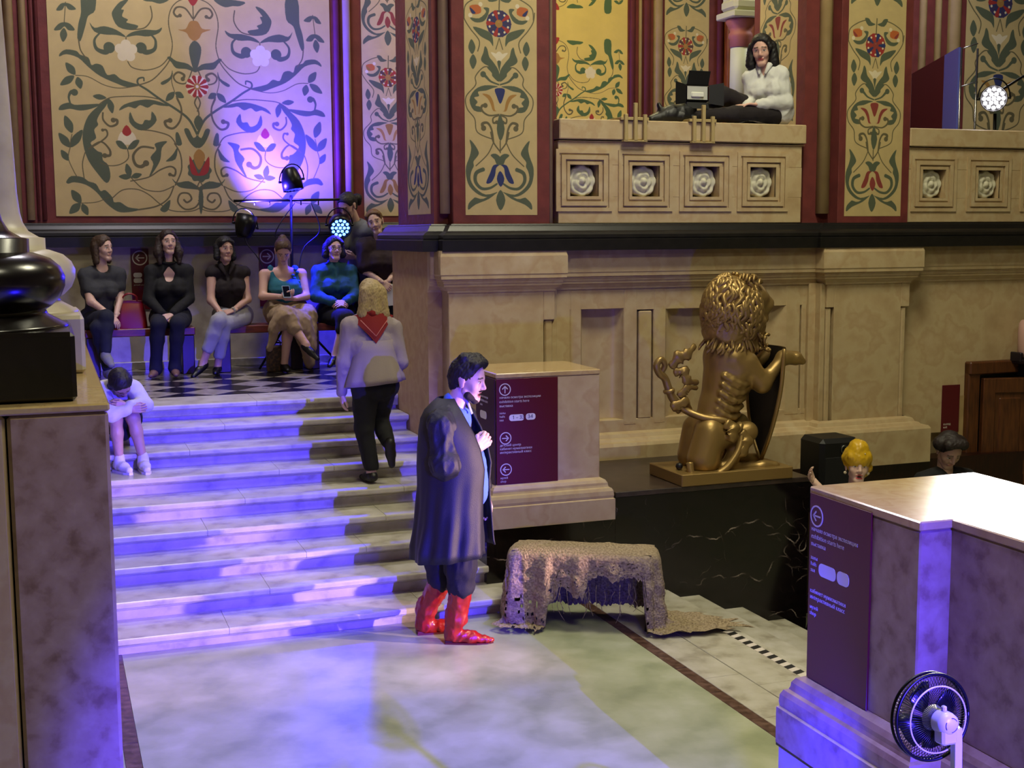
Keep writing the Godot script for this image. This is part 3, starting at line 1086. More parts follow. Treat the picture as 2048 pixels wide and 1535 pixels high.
func ornament_wide() -> void:
	orn("st", 3.2, 4, [2,33,-9,18,-29,14,-43,28,-38,45,-22,46,-16,35,-25,28,-31,33])
	orn("pg", 0, 0, [-53,76,-43,68,-21,71,-3,61,3,54,-14,55,-37,58,-48,67])
	orn("pg", 0, 0, [-257,68,-247,79,-226,77,-215,69,-201,64,-193,50,-184,52,-171,38,-168,28,-156,28,-141,18,-118,14,-134,9,-157,8,-172,16,-187,30,-201,48,-220,62,-242,67,-253,64])
	orn("st", 3.2, 2.4, [-122,13,-86,20,-62,36,-50,61])
	orn("st", 2, 2, [-171,36,-151,52,-124,54,-101,44,-78,24,-55,11,-19,10,-1,16])
	orn("st", 2, 2, [-50,61,-77,50,-108,54,-127,70,-135,80])
	orn("lg", 13.7, 0, [-135,78,-141,105])
	orn("lg", 12.1, 0, [-133,78,-157,79])
	orn("lg", 12.1, 0, [-133,78,-112,84])
	orn("pg", 0, 0, [-79,14,-66,28,-58,32,-62,14,-71,8])
	orn("st", 1.6, 1.6, [-232,26,-202,28,-177,38])
	orn("lg", 17.7, 0, [-231,26,-248,52])
	orn("lg", 16.9, 0, [-232,26,-254,5])
	orn("lg", 14.5, 0, [-229,25,-219,2])
	orn("pg", 0, 0, [-181,66,-196,83,-214,111,-222,142,-221,169,-210,197,-190,217,-168,234,-176,217,-187,203,-194,189,-192,180,-200,170,-197,154,-208,144,-196,129,-187,125,-186,111,-176,101,-173,78])
	orn("st", 2, 2, [-219,126,-225,103,-223,75])
	orn("st", 1.6, 1.6, [-247,134,-251,114,-243,91,-236,77])
	orn("lg", 17.7, 0, [-242,163,-254,197])
	orn("lg", 16.9, 0, [-247,135,-267,163])
	orn("lg", 16.9, 0, [-246,135,-222,170])
	orn("lg", 13.7, 0, [-251,109,-264,130])
	orn("st", 1.6, 1.6, [-242,161,-245,149,-247,134])
	orn("pg", 0, 0, [-265,208,-260,217,-245,222,-235,218,-217,219,-184,221,-204,211,-225,207,-243,210,-258,207])
	orn("sg", 3.2, 8.8, [-243,221,-245,233,-240,243,-234,242])
	orn("pw", 0, 0, [-156,150,-149,167,-138,162,-127,167,-120,152,-131,143,-147,143])
	orn("pr", 0, 0, [-147,167,-138,181,-129,167,-138,159])
	orn("pg", 0, 0, [-160,148,-149,149,-138,134,-152,135])
	orn("pg", 0, 0, [-114,151,-126,150,-138,134,-124,135])
	orn("st", 2, 2, [-138,134,-137,116,-151,104,-172,100,-191,106])
	orn("pg", 0, 0, [-99,77,-89,104,-94,118,-82,133,-85,144,-74,149,-60,150,-71,137,-75,113,-87,92])
	orn("st", 4, 8, [-86,136,-111,138,-127,122,-124,104,-113,99,-103,106])
	orn("st", 2.4, 4.8, [-135,70,-100,78,-76,93,-56,100,-46,94,-48,82,-57,84])
	orn("st", 2.8, 2.8, [-46,147,-35,125,-34,93,-47,63])
	orn("pg", 0, 0, [-40,139,-45,115,-64,110,-55,119,-48,127])
	orn("pg", 0, 0, [-43,166,-37,167,-31,145,-42,144])
	orn("pg", 0, 0, [-151,209,-141,221,-109,231,-82,231,-53,221,-71,221,-84,223,-96,216,-110,221,-120,214,-133,217])
	orn("sg", 4.8, 2.8, [0,165,-15,194,-38,213,-70,233,-95,251,-112,262,-112,272,-102,275,-101,269])
	orn("st", 2, 2, [-190,219,-169,233,-140,237,-101,238,-70,233])
	orn("pg", 0, 0, [-200,236,-187,240,-174,233,-188,229])
	orn("lg", 13.7, 0, [-169,231,-164,203])
	orn("st", 3.2, 6.4, [-39,241,-30,217,-33,193,-46,177,-59,179,-63,189,-53,192])
	orn("st", 3.2, 6.4, [-182,205,-182,190,-170,178,-157,182,-156,190,-163,190])
	orn("pg", 0, 0, [-130,207,-132,187,-116,172,-96,174,-79,192,-88,209,-91,192,-102,192,-108,183,-122,189])
	orn("st", 2.8, 4, [-213,132,-189,147,-176,159,-177,170,-184,170])
	orn("st", 2.8, 6.4, [-209,136,-188,147,-173,133,-172,121,-182,120])
	orn("st", 2.4, 2.4, [-42,143,-55,161,-85,170,-106,172])
	orn("pg", 0, 0, [-259,310,-257,317,-246,324,-227,322,-220,315,-205,310,-200,296,-191,299,-179,295,-171,278,-157,280,-146,271,-131,266,-111,260,-132,255,-154,262,-184,275,-206,292,-224,309,-246,315])
	orn("st", 1.6, 1.6, [-231,275,-207,273,-177,258,-147,253,-112,259])
	orn("lg", 16.1, 0, [-231,276,-248,299])
	orn("lg", 15.3, 0, [-233,274,-260,255])
	orn("lg", 15.3, 0, [-227,272,-222,249])
	orn("st", 2.4, 2, [-112,260,-85,271,-60,296,-48,314])
	orn("st", 2, 2, [-131,306,-122,294,-96,290,-68,299,-50,318])
	orn("pg", 0, 0, [-213,443,-188,445,-188,403,-202,390,-208,371,-218,342,-224,347,-221,374,-215,397])
	orn("st", 2.4, 2.4, [-222,345,-219,324,-208,307])
	orn("pg", 0, 0, [-200,378,-191,368,-173,372,-150,366,-132,353,-150,356,-173,356,-192,361])
	orn("pg", 0, 0, [-62,375,-73,369,-96,369,-120,363,-132,353,-112,357,-89,356,-68,364])
	orn("st", 2, 2, [-132,353,-133,338])
	orn("sg", 3.2, 14.5, [-181,359,-192,345,-189,328,-173,322,-165,331])
	orn("sg", 3.2, 14.5, [-87,362,-76,350,-78,332,-94,325,-104,333])
	orn("bw", 20.9, 0, [-133,326])
	orn("pg", 0, 0, [-125,425,-140,421,-154,405,-157,393,-146,372,-119,367,-108,376,-130,381,-127,387,-138,393,-134,405,-139,407])
	orn("st", 2.4, 2.4, [-83,416,-81,393,-95,373,-119,368])
	orn("pg", 0, 0, [-103,434,-45,437,-48,428,-64,421,-79,424,-94,425])
	orn("st", 1.6, 1.6, [-243,415,-248,369])
	orn("pg", 0, 0, [-261,398,-253,410,-244,413,-234,411,-224,402,-237,400,-244,408,-250,399])
	orn("pg", 0, 0, [-267,360,-258,372,-247,376,-236,373,-228,362,-240,361,-247,368,-255,361])
	orn("lg", 14.5, 0, [-248,365,-251,338])
	orn("st", 2, 2, [-48,317,-43,344,-49,383,-44,410,-30,427,-8,436])
	orn("st", 3.2, 4.8, [-1,395,-15,414,-31,416,-38,406,-33,398,-26,400])
	orn("st", 2.4, 2.4, [0,424,0,387])
	orn("st", 2.4, 5.6, [-5,296,-18,268,-36,268,-43,279,-34,288,-22,283,-25,275])
	orn("pg", 0, 0, [-45,292,-50,278,-68,267,-65,262,-54,268,-45,279])
	orn("pg", 0, 0, [-54,316,-48,318,-36,310,-13,305,2,289,-17,295,-37,296,-46,307])
	orn("st", 1.6, 1.6, [-45,284,-47,269,-42,249])
	orn("lg", 13.7, 0, [-42,249,-60,230])
	orn("lg", 13.7, 0, [-41,248,-24,238])
	orn("st", 2, 2, [-39,237,-30,217,-30,205])
	orn("pg", 0, 0, [-26,174,-17,176,-8,158,2,164,1,140,-7,140,-17,152])
	orn("Pr", 0, 0, [-10,443,12,445,10,432,0,420,-9,431])
	orn("Po", 0, 0, [-31,372,-16,374,-8,388,0,391,9,389,17,376,34,375,17,368,11,358,1,351,-9,357,-15,367])
	orn("Pg", 0, 0, [1,352,-10,339,-9,317,0,289,11,318,13,340])
	orn("Bd", 22.1, 0, [3,261])
	orn("St", 2.8, 2.8, [3,242,-3,228,4,212,4,198])
	orn("St", 2.8, 2.8, [3,242,8,228,2,212])
	orn("Pg", 0, 0, [3,204,-6,190,3,172,13,190])
	orn("Be", 23.3, 0, [2,93])
	orn("Pr", 0, 0, [-17,122,-7,102,0,86,10,103,22,121,21,94,11,83,-9,83,-16,93])
	orn("Po", 0, 0, [2,136,14,124,9,104,1,94,-6,106,-9,122])
	orn("St", 2.4, 2.4, [2,71,-3,59,3,49])
	orn("St", 2.4, 2.4, [2,71,8,59,3,49])
	orn("Pg", 0, 0, [-2,31,2,3,8,31,6,55,1,55])


func ornament_tall() -> void:
	orn("pg", 0, 0, [-105,16,-104,35,-88,51,-81,54,-56,50,-10,72,-37,50,-82,32])
	orn("pg", 0, 0, [-99,230,-85,218,-70,194,-73,181,-87,164,-86,150,-94,134,-97,109,-81,83,-48,63,-9,71,-37,56,-70,62,-100,87,-111,118,-111,149,-99,180,-94,206])
	orn("sg", 12.3, 5.6, [-53,141,-78,129,-81,103,-62,82,-34,83,-11,96])
	orn("pu", 0, 0, [-2,155,-22,153,-33,129,-46,99,-30,100,-17,122,-13,145])
	orn("pg", 0, 0, [-31,184,-15,189,2,177,2,156,-11,156,-18,171])
	orn("st", 4.5, 4.5, [1,195,-21,223,-30,254])
	orn("st", 5.6, 11.2, [-21,223,-27,262,-40,282,-57,279,-53,266])
	orn("st", 3.4, 3.4, [-80,150,-41,186,-21,223])
	orn("st", 3.4, 3.4, [-21,232,-73,253,-82,294,-106,324,-109,360,-78,396,-78,422,-50,451,-20,448])
	orn("st", 3.9, 7.8, [-1,306,-21,298,-21,283,-10,285])
	orn("pg", 0, 0, [-6,394,-48,396,-81,381,-98,350,-84,319,-54,316,-62,330,-79,334,-72,345,-83,358,-67,363,-70,376,-45,380,-23,388])
	orn("po", 0, 0, [-57,370,-34,367,-21,347,-15,321,-4,321,-21,319,-30,341,-40,357])
	orn("st", 4.5, 10.1, [-1,309,-35,305,-58,319,-58,333,-47,335])
	orn("sg", 4.5, 12.3, [-1,399,-28,408,-44,422,-53,429])
	orn("pg", 0, 0, [-47,513,-39,505,-33,482,-20,467,-2,440,-1,408,-23,424,-25,434,-40,449,-35,454,-50,461,-60,473,-52,494])
	orn("pw", 0, 0, [0,470,-14,480,-28,496,-12,493,-1,483])
	orn("lg", 24.6, 0, [-88,488,-90,533])
	orn("lg", 24.6, 0, [-85,488,-86,443])
	orn("pg", 0, 0, [-94,597,-65,596,-42,616,-51,628,-32,627,-39,601,-54,586,-79,584])
	orn("pn", 0, 0, [-95,631,-64,635,-59,613,-87,608])
	orn("pu", 0, 0, [-95,628,-87,609,-76,612])
	orn("bw", 6.7, 0, [-93,604])
	orn("bw", 6.7, 0, [-60,638])
	orn("st", 3.4, 3.4, [-117,622,-112,592,-93,563,-65,529,-70,498])
	orn("st", 3.4, 3.4, [-113,597,-108,633,-76,655,-43,666])
	orn("pg", 0, 0, [-85,570,-49,563,-24,549,-20,515,-30,528,-49,537,-66,547])
	orn("pg", 0, 0, [-4,653,-21,660,-32,672,-48,671,-32,647])
	orn("st", 2.8, 2.8, [0,540,-11,506])
	orn("Pg", 0, 0, [1,14,-14,46,1,78,17,46])
	orn("Pu", 0, 0, [2,87,-11,111,0,136,14,112])
	orn("Pg", 0, 0, [1,309,-10,265,2,228,16,265])
	orn("Pu", 0, 0, [-15,386,16,387,13,363,2,341,-9,363])
	orn("Pw", 0, 0, [-14,485,-1,500,12,486,-1,463])
	orn("Pg", 0, 0, [-7,469,5,470,2,450,0,440])
	orn("Bv", 40.3, 0, [-1,583])
	orn("Bi", 13.4, 0, [-1,580])
	orn("St", 3.9, 3.9, [1,229,1,192])
	orn("St", 3.9, 3.9, [2,674,0,621])


# ------------------------------------------------------------------ pedestals and signs
func base_profile() -> PackedVector2Array:
	return V2([0, 0, 0.09, 0, 0.09, 0.15, 0.08, 0.156, 0.083, 0.175, 0.08, 0.205, 0.07, 0.225, 0.055, 0.232, 0.05, 0.245, 0.048, 0.262, 0.035, 0.282, 0.015, 0.292, 0, 0.30])


func pedestals() -> void:
	# far pedestal at the foot of the stairs
	var t := thing("stone_pedestal", "square cream marble pedestal behind the coated man, dark red sign on its front", "pedestal", Vector3.ZERO)
	var b := S()
	b2(b, Vector3(2.885, 0.80, -8.86), Vector3(3.665, 1.55, -8.21), 0.006)
	fin(b, "shaft", M.cream, t)
	b = S()
	b2(b, Vector3(2.882, 1.552, -8.865), Vector3(3.668, 1.588, -8.207), 0.006)
	fin(b, "top_slab", M.cream_polished, t)
	b = S()
	run(b, base_profile(), V3([2.89, 0.515, -8.86, 2.89, 0.515, -8.215, 3.66, 0.515, -8.215, 3.66, 0.515, -8.86]))
	b2(b, Vector3(2.89, 0.515, -8.86), Vector3(3.66, 0.81, -8.215))
	fin(b, "base", M.cream, t)
	# its signs: two boards meeting at the corner
	t = thing("direction_sign", "dark red board with three ringed arrows on the front of the pedestal behind the man", "sign", Vector3(2.884, 1.552, -8.206))
	b = S()
	bx(b, Vector3(0.2275, -0.371, 0), Vector3(0.457, 0.74, 0.008), 0.001)
	fin(b, "board", M.burgundy, t)
	sign_print(t, Transform3D(Basis(), Vector3(0, 0, 0.0045)), [[0.062, 0.075, PI / 2], [0.064, 0.415, 0.0], [0.066, 0.635, PI]],
		[["начало осмотра экспозиции", 0.02, 0.138, 0.0185], ["exhibition starts here", 0.02, 0.168, 0.0185], ["выставка", 0.02, 0.197, 0.0185], ["залы", 0.02, 0.245, 0.016], ["halls", 0.02, 0.270, 0.016], ["зал", 0.02, 0.295, 0.016], ["детский центр", 0.022, 0.472, 0.0185], ["кабинет нумизматики", 0.022, 0.497, 0.0185], ["интерактивный класс", 0.022, 0.522, 0.0185], ["музей", 0.024, 0.700, 0.016], ["shop", 0.024, 0.725, 0.016]],
		[[0.092, 0.252, 0.110, 0.045, "1 – 33"], [0.215, 0.250, 0.072, 0.045, "34"]])
	t = thing("direction_sign", "dark red board on the stair side of the pedestal, half hidden by the singing man", "sign", Vector3(2.876, 1.552, -8.62))
	b = S()
	bx(b, Vector3(0, -0.371, 0.205), Vector3(0.008, 0.74, 0.40), 0.001)
	fin(b, "board", plain(Color(0.22, 0.03, 0.06), 0.35), t)  # darkened copy of the burgundy for this side
	sign_print(t, Transform3D(Basis(Vector3.UP, -PI / 2), Vector3(-0.0045, 0, 0)), [],
		[["начало осмотра", 0.10, 0.155, 0.0185], ["exhibition starts", 0.10, 0.185, 0.0185], ["залы", 0.10, 0.215, 0.0185], ["детский центр", 0.16, 0.47, 0.016], ["кабинет", 0.16, 0.495, 0.016]],
		[[0.10, 0.25, 0.14, 0.055, ""]])
	# near pedestal and its parapet
	t = thing("stone_pedestal", "large marble pedestal and parapet in the right foreground with a sign on its side", "pedestal", Vector3.ZERO)
	b = S()
	b2(b, Vector3(2.812, 0.77, -4.25), Vector3(3.60, 1.512, -3.575), 0.006)
	b2(b, Vector3(2.945, 0.77, -3.60), Vector3(3.56, 1.512, 0.6), 0.006)
	fin(b, "shaft", M.pink_marble, t)
	b = S()
	b2(b, Vector3(2.808, 1.514, -4.254), Vector3(3.604, 1.548, -3.571), 0.005)
	b2(b, Vector3(2.941, 1.514, -3.575), Vector3(3.564, 1.548, 0.6), 0.005)
	fin(b, "top_slab", M.cream_polished, t)
	b = S()
	var bp := base_profile()
	run(b, bp, V3([3.60, 0.475, -4.245, 2.815, 0.475, -4.245, 2.815, 0.475, -3.58, 2.95, 0.475, -3.58, 2.95, 0.475, 0.6]))
	b2(b, Vector3(2.815, 0.475, -4.245), Vector3(3.60, 0.775, -3.58))
	b2(b, Vector3(2.95, 0.475, -3.60), Vector3(3.56, 0.775, 0.6))
	fin(b, "base", M.pink_marble, t)
	b = S()
	b2(b, Vector3(2.735, -0.0, -4.33), Vector3(3.69, 0.47, -3.50), 0.004)
	b2(b, Vector3(2.87, -0.0, -3.52), Vector3(3.65, 0.47, 0.6), 0.004)
	fin(b, "plinth", M.lavender, t)
	b = S()
	b2(b, Vector3(2.728, 0.462, -4.337), Vector3(3.69, 0.474, -3.49))
	b2(b, Vector3(2.862, 0.462, -3.50), Vector3(3.65, 0.474, 0.6))
	fin(b, "joint", M.dark_wood, t)
	t = thing("direction_sign", "large dark red board with one ringed arrow on the near right pedestal", "sign", Vector3(2.808, 1.527, -4.243))
	b = S()
	bx(b, Vector3(0, -0.378, 0.2), Vector3(0.009, 0.752, 0.398), 0.001)
	fin(b, "board", M.burgundy, t)
	sign_print(t, Transform3D(Basis(Vector3.UP, -PI / 2), Vector3(-0.005, 0, 0)), [[0.05, 0.088, PI]],
		[["начало осмотра экспозиции", 0.016, 0.150, 0.0185], ["exhibition starts here", 0.016, 0.180, 0.0185], ["выставка", 0.016, 0.210, 0.0185], ["залы", 0.016, 0.265, 0.016], ["halls", 0.016, 0.290, 0.016], ["зал", 0.016, 0.315, 0.016], ["кабинет нумизматики", 0.016, 0.40, 0.0185], ["интерактивный класс", 0.016, 0.425, 0.0185], ["музей", 0.016, 0.465, 0.016], ["shop", 0.016, 0.490, 0.016]],
		[[0.072, 0.268, 0.115, 0.052, ""], [0.195, 0.268, 0.078, 0.052, ""]])
	# side walls of the steps below the near pedestal
	t = struct("trim_3", "marble side of the steps below the near pedestal")
	b = S()
	b2(b, Vector3(3.66, -0.8, -4.30), Vector3(5.4, 0.66, -3.5))
	fin(b, "ledge_body", M.dark_marble, t)
	# signs on the landing wall
	t = thing("direction_sign", "dark red wall sign with left arrow behind the red handbag", "sign", Vector3(0.832, 2.412, -13.545))
	b = S()
	bx(b, Vector3(0.088, -0.31, 0), Vector3(0.176, 0.62, 0.008), 0.001)
	fin(b, "board", M.burgundy, t)
	sign_print(t, Transform3D(Basis(), Vector3(0, 0, 0.0045)), [[0.088, 0.095, PI]], [["детский центр", 0.02, 0.375, 0.014]], [[0.02, 0.245, 0.085, 0.048, ""], [0.02, 0.30, 0.085, 0.048, ""]], 1.75)
	t = thing("direction_sign", "dark red wall sign with right arrow behind the woman reading her phone", "sign", Vector3(2.125, 2.412, -13.545))
	b = S()
	bx(b, Vector3(0.085, -0.31, 0), Vector3(0.17, 0.62, 0.008), 0.001)
	fin(b, "board", M.burgundy, t)
	sign_print(t, Transform3D(Basis(), Vector3(0, 0, 0.0045)), [[0.085, 0.095, 0.0]], [], [], 1.75)
	t = thing("direction_sign", "narrow dark red wall sign beside the wooden door at far right", "sign", Vector3(7.703, 1.135, -9.552))
	b = S()
	bx(b, Vector3(0.098, -0.22, 0), Vector3(0.196, 0.44, 0.008), 0.001)
	fin(b, "board", M.burgundy, t)
	sign_print(t, Transform3D(Basis(), Vector3(0, 0, 0.0045)), [], [["выход", 0.02, 0.37, 0.022], ["exit", 0.02, 0.40, 0.022]], [])
	t = thing("paper_notice", "pale paper notice behind the narrow red sign by the door", "notice", Vector3(7.84, 1.0, -9.557))
	b = S()
	bx(b, Vector3(0.05, -0.22, 0), Vector3(0.17, 0.5, 0.002))
	fin(b, "sheet", M.cream_strip, t)
	left_pillar()


func sign_print(t: Node3D, xf: Transform3D, arrows: Array, lines: Array, pills: Array, k := 1.0) -> void:
	# positions run right and down from the top left corner of the board
	for a in arrows:
		var b := S()
		var r: float = 0.043 * k
		var at := xf * Transform3D(Basis(), Vector3(a[0], -a[1], 0))
		for i in 32:
			var p := Vector2.from_angle(TAU * i / 32)
			var q := Vector2.from_angle(TAU * (i + 1) / 32)
			prism(b, PackedVector2Array([p * r, q * r, q * r * 0.85, p * r * 0.85]), 0.0, 0.0012, at)
		var turn := at * Transform3D(Basis(Vector3.BACK, a[2]), Vector3.ZERO)
		prism(b, V2([-0.6 * r, -0.075 * r, 0.5 * r, -0.075 * r, 0.5 * r, 0.075 * r, -0.6 * r, 0.075 * r]), 0.0, 0.0012, turn)
		prism(b, V2([0.62 * r, 0, 0.12 * r, 0.5 * r, 0.0, 0.4 * r, 0.40 * r, 0, 0.0, -0.4 * r, 0.12 * r, -0.5 * r]), 0.0, 0.0012, turn)
		fin(b, "ringed_arrow", M.white_print, t)
	for l in lines:
		lettering(t, l[0], l[3], xf * Transform3D(Basis(), Vector3(l[1], -l[2], 0.0)), M.white_print)
	for p in pills:
		var b := S()
		var r: float = p[3] * 0.42
		var pts := PackedVector2Array()
		for c in [[p[0] + p[2] - r, -p[1] - p[3] * 0.5 + (p[3] * 0.5 - r), 0.0], [p[0] + r, -p[1] - p[3] * 0.5 + (p[3] * 0.5 - r), PI / 2], [p[0] + r, -p[1] - p[3] * 0.5 - (p[3] * 0.5 - r), PI], [p[0] + p[2] - r, -p[1] - p[3] * 0.5 - (p[3] * 0.5 - r), PI * 1.5]]:
			for i in 7:
				pts.append(Vector2(c[0], c[1]) + Vector2.from_angle(c[2] + PI / 2 * i / 6) * r)
		prism(b, pts, 0.0, 0.001, xf)
		fin(b, "number_pill", M.pill, t)
		if p[4]:
			lettering(t, p[4], p[3] * 0.62, xf * Transform3D(Basis(), Vector3(p[0] + p[2] * 0.2, -p[1] - p[3] * 0.72, 0.001)), M.black)


func lettering(t: Node3D, words: String, high: float, xf: Transform3D, mat: Material) -> void:
	var m := TextMesh.new()
	var f := SystemFont.new()
	f.font_names = PackedStringArray(["Droid Sans"])
	m.font = f
	m.text = words
	m.font_size = 24
	m.pixel_size = high / 24.0 * 1.25
	m.depth = 0.0008
	m.horizontal_alignment = HORIZONTAL_ALIGNMENT_LEFT
	m.vertical_alignment = VERTICAL_ALIGNMENT_BOTTOM
	var mi := hang(m, "lettering", mat, t)
	mi.transform = xf * Transform3D(Basis(), Vector3(0, -high * 0.3, 0.0006))


func left_pillar() -> void:
	var t := struct("wall_pillar", "cream marble pillar and parapet at the left edge")
	var b := S()
	b2(b, Vector3(-0.14, 0.0, -7.55), Vector3(0.183, 1.955, -4.5), 0.012)
	fin(b, "pillar_slab", M.pink_marble, t)
	b = S()
	b2(b, Vector3(-0.72, 0.0, -7.55), Vector3(-0.146, 1.955, -4.51), 0.012)
	fin(b, "pillar_slab", M.cream, t)
	b = S()
	b2(b, Vector3(-0.724, 1.957, -7.6), Vector3(0.188, 1.984, -4.495), 0.006)
	fin(b, "top_slab", M.cream_polished, t)
	# turned marble finials
	for i in 2:
		var f := thing("stone_finial", ["black marble baluster finial on the left pillar, nearest the viewer", "grey white marble finial just behind the black one"][i], "finial", [Vector3(-0.262, 1.984, -4.93), Vector3(-0.205, 1.984, -5.86)][i])
		var mat: Material = M.black_marble if i == 0 else M.lavender
		b = S()
		bx(b, Vector3(0, 0.12, 0), Vector3(0.70, 0.238, 0.70), 0.015)
		fin(b, "plinth", mat, f)
		b = S(true)
		lathe(b, V2([0, 0.238, 0.34, 0.238, 0.33, 0.25, 0.27, 0.285, 0.262, 0.30, 0.285, 0.315, 0.315, 0.345, 0.332, 0.385, 0.333, 0.42, 0.318, 0.455, 0.285, 0.485, 0.23, 0.505, 0.216, 0.507, 0.216, 0.555, 0.19, 0.56, 0.15, 0.585, 0.13, 0.62, 0.12, 0.66, 0.112, 0.75, 0.105, 1.0, 0.09, 1.5, 0.08, 1.9, 0, 1.9]), 48)
		fin(b, "turned_shaft", mat, f)


# ------------------------------------------------------------------ furniture
func furniture() -> void:
	for q in [[0.34, 1.37, "low wooden bench under the two women and the red handbag"], [1.58, 2.44, "low wooden bench under the woman in white trousers"], [2.47, 3.05, "low wooden bench under the woman in the teal blouse"]]:
		var t := thing("wooden_bench", q[2], "bench", Vector3(q[0], 1.183, -13.0), 0.0, "benches along the landing wall")
		var w: float = q[1] - q[0]
		var b := S()
		bx(b, Vector3(w * 0.5, 0.425, 0), Vector3(w, 0.075, 0.36), 0.006)
		fin(b, "seat", M.bench_wood, t)
		for s in 2:
			b = S()
			bx(b, Vector3(0.07 + s * (w - 0.14), 0.193, 0), Vector3(0.12, 0.386, 0.34), 0.006)
			fin(b, "leg", M.dark_wood, t)
		tag(t, q[2], "bench")
	# red handbag on the bench
	var t := thing("handbag", "red leather handbag standing on the bench between two women", "handbag", Vector3(0.77, 1.646, -12.97))
	var b := S(true)
	var rings := []
	for j in 9:
		var u := j / 8.0
		var ring := PackedVector3Array()
		for i in 24:
			var a := TAU * i / 24
			var wx := (0.155 - 0.02 * u) * (1.0 + 0.04 * sin(3 * a + u * 4))
			var wz := (0.085 - 0.05 * u * u) * (1.0 + 0.06 * sin(2 * a + 5 * u))
			ring.append(Vector3(signf(cos(a)) * pow(absf(cos(a)), 0.45) * wx, 0.27 * u - 0.012 * absf(cos(a)) * u, signf(sin(a)) * pow(absf(sin(a)), 0.5) * wz))
		rings.append(ring)
	for j in 8:
		for i in 24:
			quad(b, rings[j][i], rings[j + 1][i], rings[j + 1][(i + 1) % 24], rings[j][(i + 1) % 24])
	for i in range(1, 23):
		tri(b, rings[8][0], rings[8][i], rings[8][i + 1])
	var red := bump(plain(Color(0.50, 0.035, 0.05), 0.4), M.fine, 0.5)
	fin(b, "body", red, t)
	for s in [-1, 1]:
		b = S(true)
		tube(b, curve(V3([-0.07, 0.25, 0.03 * s, -0.06, 0.31, 0.05 * s, 0.0, 0.335, 0.055 * s, 0.06, 0.31, 0.05 * s, 0.07, 0.25, 0.03 * s])), [0.008], 8)
		fin(b, "handle", red, t)
	# tan tote below the phone woman
	t = thing("tote_bag", "brown patterned tote bag standing under the bench by crossed legs", "bag", Vector3(2.13, 1.184, -12.72))
	b = S()
	bx(b, Vector3(0, 0.13, 0), Vector3(0.17, 0.26, 0.10), 0.012)
	fin(b, "body", tri_mat(noise_tex(71, 0.05, [Color(0.16, 0.09, 0.035), Color(0.32, 0.20, 0.08)], [0.3, 0.7], FastNoiseLite.TYPE_CELLULAR, FastNoiseLite.FRACTAL_NONE, 1, 256), 0.7, 3.0), t)
	b = S(true)
	tube(b, curve(V3([-0.05, 0.25, 0.02, -0.04, 0.31, 0.03, 0.04, 0.31, 0.03, 0.05, 0.25, 0.02])), [0.006], 6)
	fin(b, "handle", M.dark_wood, t)
	draped_bench()
	fan()
	# loudspeaker at the foot of the wall
	t = thing("loudspeaker", "black loudspeaker standing behind the singer in the gold turban", "loudspeaker", Vector3(6.0, -0.8, -8.82))
	b = S()
	bx(b, Vector3(0, 1.36, 0), Vector3(0.37, 0.64, 0.34), 0.035)
	fin(b, "cabinet", M.black, t)
	b = S(true)
	lathe(b, V2([0.026, 0, 0.034, 0.006, 0.04, 0.0, 0.03, -0.004]), 20, Transform3D(Basis(Vector3.RIGHT, PI / 2), Vector3(0.03, 1.59, 0.176)))
	fin(b, "lock_ring", M.steel, t)
	b = S()
	bx(b, Vector3(0, 1.30, 0.171), Vector3(0.30, 0.46, 0.008), 0.003)
	fin(b, "grille", plain(Color(0.02, 0.02, 0.025), 0.8), t)
	b = S(true)
	tube(b, V3([0, 0.4, 0, 0, 1.05, 0]), [0.02], 10)
	fin(b, "pole", M.black_metal, t)
	for i in 3:
		b = S(true)
		var a := TAU * i / 3 + 0.5
		tube(b, V3([0, 0.62, 0, cos(a) * 0.42, 0.012, sin(a) * 0.42]), [0.012], 8)
		fin(b, "leg", M.black_metal, t)
	# wooden door at the far right
	var d := struct("door_2", "brown panelled wooden door standing ajar at the right")
	b = S()
	b2(b, Vector3(7.955, -0.8, -9.60), Vector3(8.09, 1.335, -9.50), 0.012)
	b2(b, Vector3(7.955, 1.225, -9.60), Vector3(9.3, 1.345, -9.48), 0.012)
	b2(b, Vector3(9.2, -0.8, -9.60), Vector3(9.3, 1.335, -9.50), 0.012)
	fin(b, "door_frame", M.wood, d)
	b = S()
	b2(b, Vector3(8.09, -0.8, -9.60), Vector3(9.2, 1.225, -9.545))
	fin(b, "dark_doorway_panel", M.black, d)  # black panel stands for the darkness beyond the door
	var leaf := Node3D.new()
	leaf.name = "door_leaf"
	leaf.position = Vector3(8.105, -0.8, -9.50)
	leaf.rotation.y = deg_to_rad(-13)
	d.add_child(leaf)
	b = S()
	b2(b, Vector3(0, 0.01, -0.02), Vector3(1.05, 1.99, 0.02))
	for x in [0.0, 0.42, 0.93]:
		b2(b, Vector3(x, 0.01, 0.0), Vector3(x + 0.12, 1.99, 0.04), 0.008)
	for y in [0.01, 0.72, 1.08, 1.85]:
		b2(b, Vector3(0.01, y, 0.0), Vector3(1.04, y + 0.14, 0.038), 0.008)
	fin(b, "leaf", M.wood, leaf)
	b = S()
	for p in [[0.16, 0.19, 0.38, 0.68], [0.16, 0.90, 0.38, 1.05], [0.16, 1.26, 0.38, 1.81], [0.58, 0.19, 0.89, 0.68], [0.58, 1.26, 0.89, 1.81]]:
		b2(b, Vector3(p[0], p[1], 0.0), Vector3(p[2], p[3], 0.032), 0.02)
	fin(b, "door_panel", M.wood, leaf)
	# pale rounded fitting at the very edge
	t = thing("pale_fitting", "pale pink rounded fitting on a dark bracket over the door", "fitting", Vector3(8.56, 1.40, -9.38))
	b = S(true)
	lathe(b, V2([0, -0.03, 0.10, -0.02, 0.125, 0.03, 0.128, 0.2, 0.122, 0.29, 0.10, 0.322, 0, 0.33]), 24)
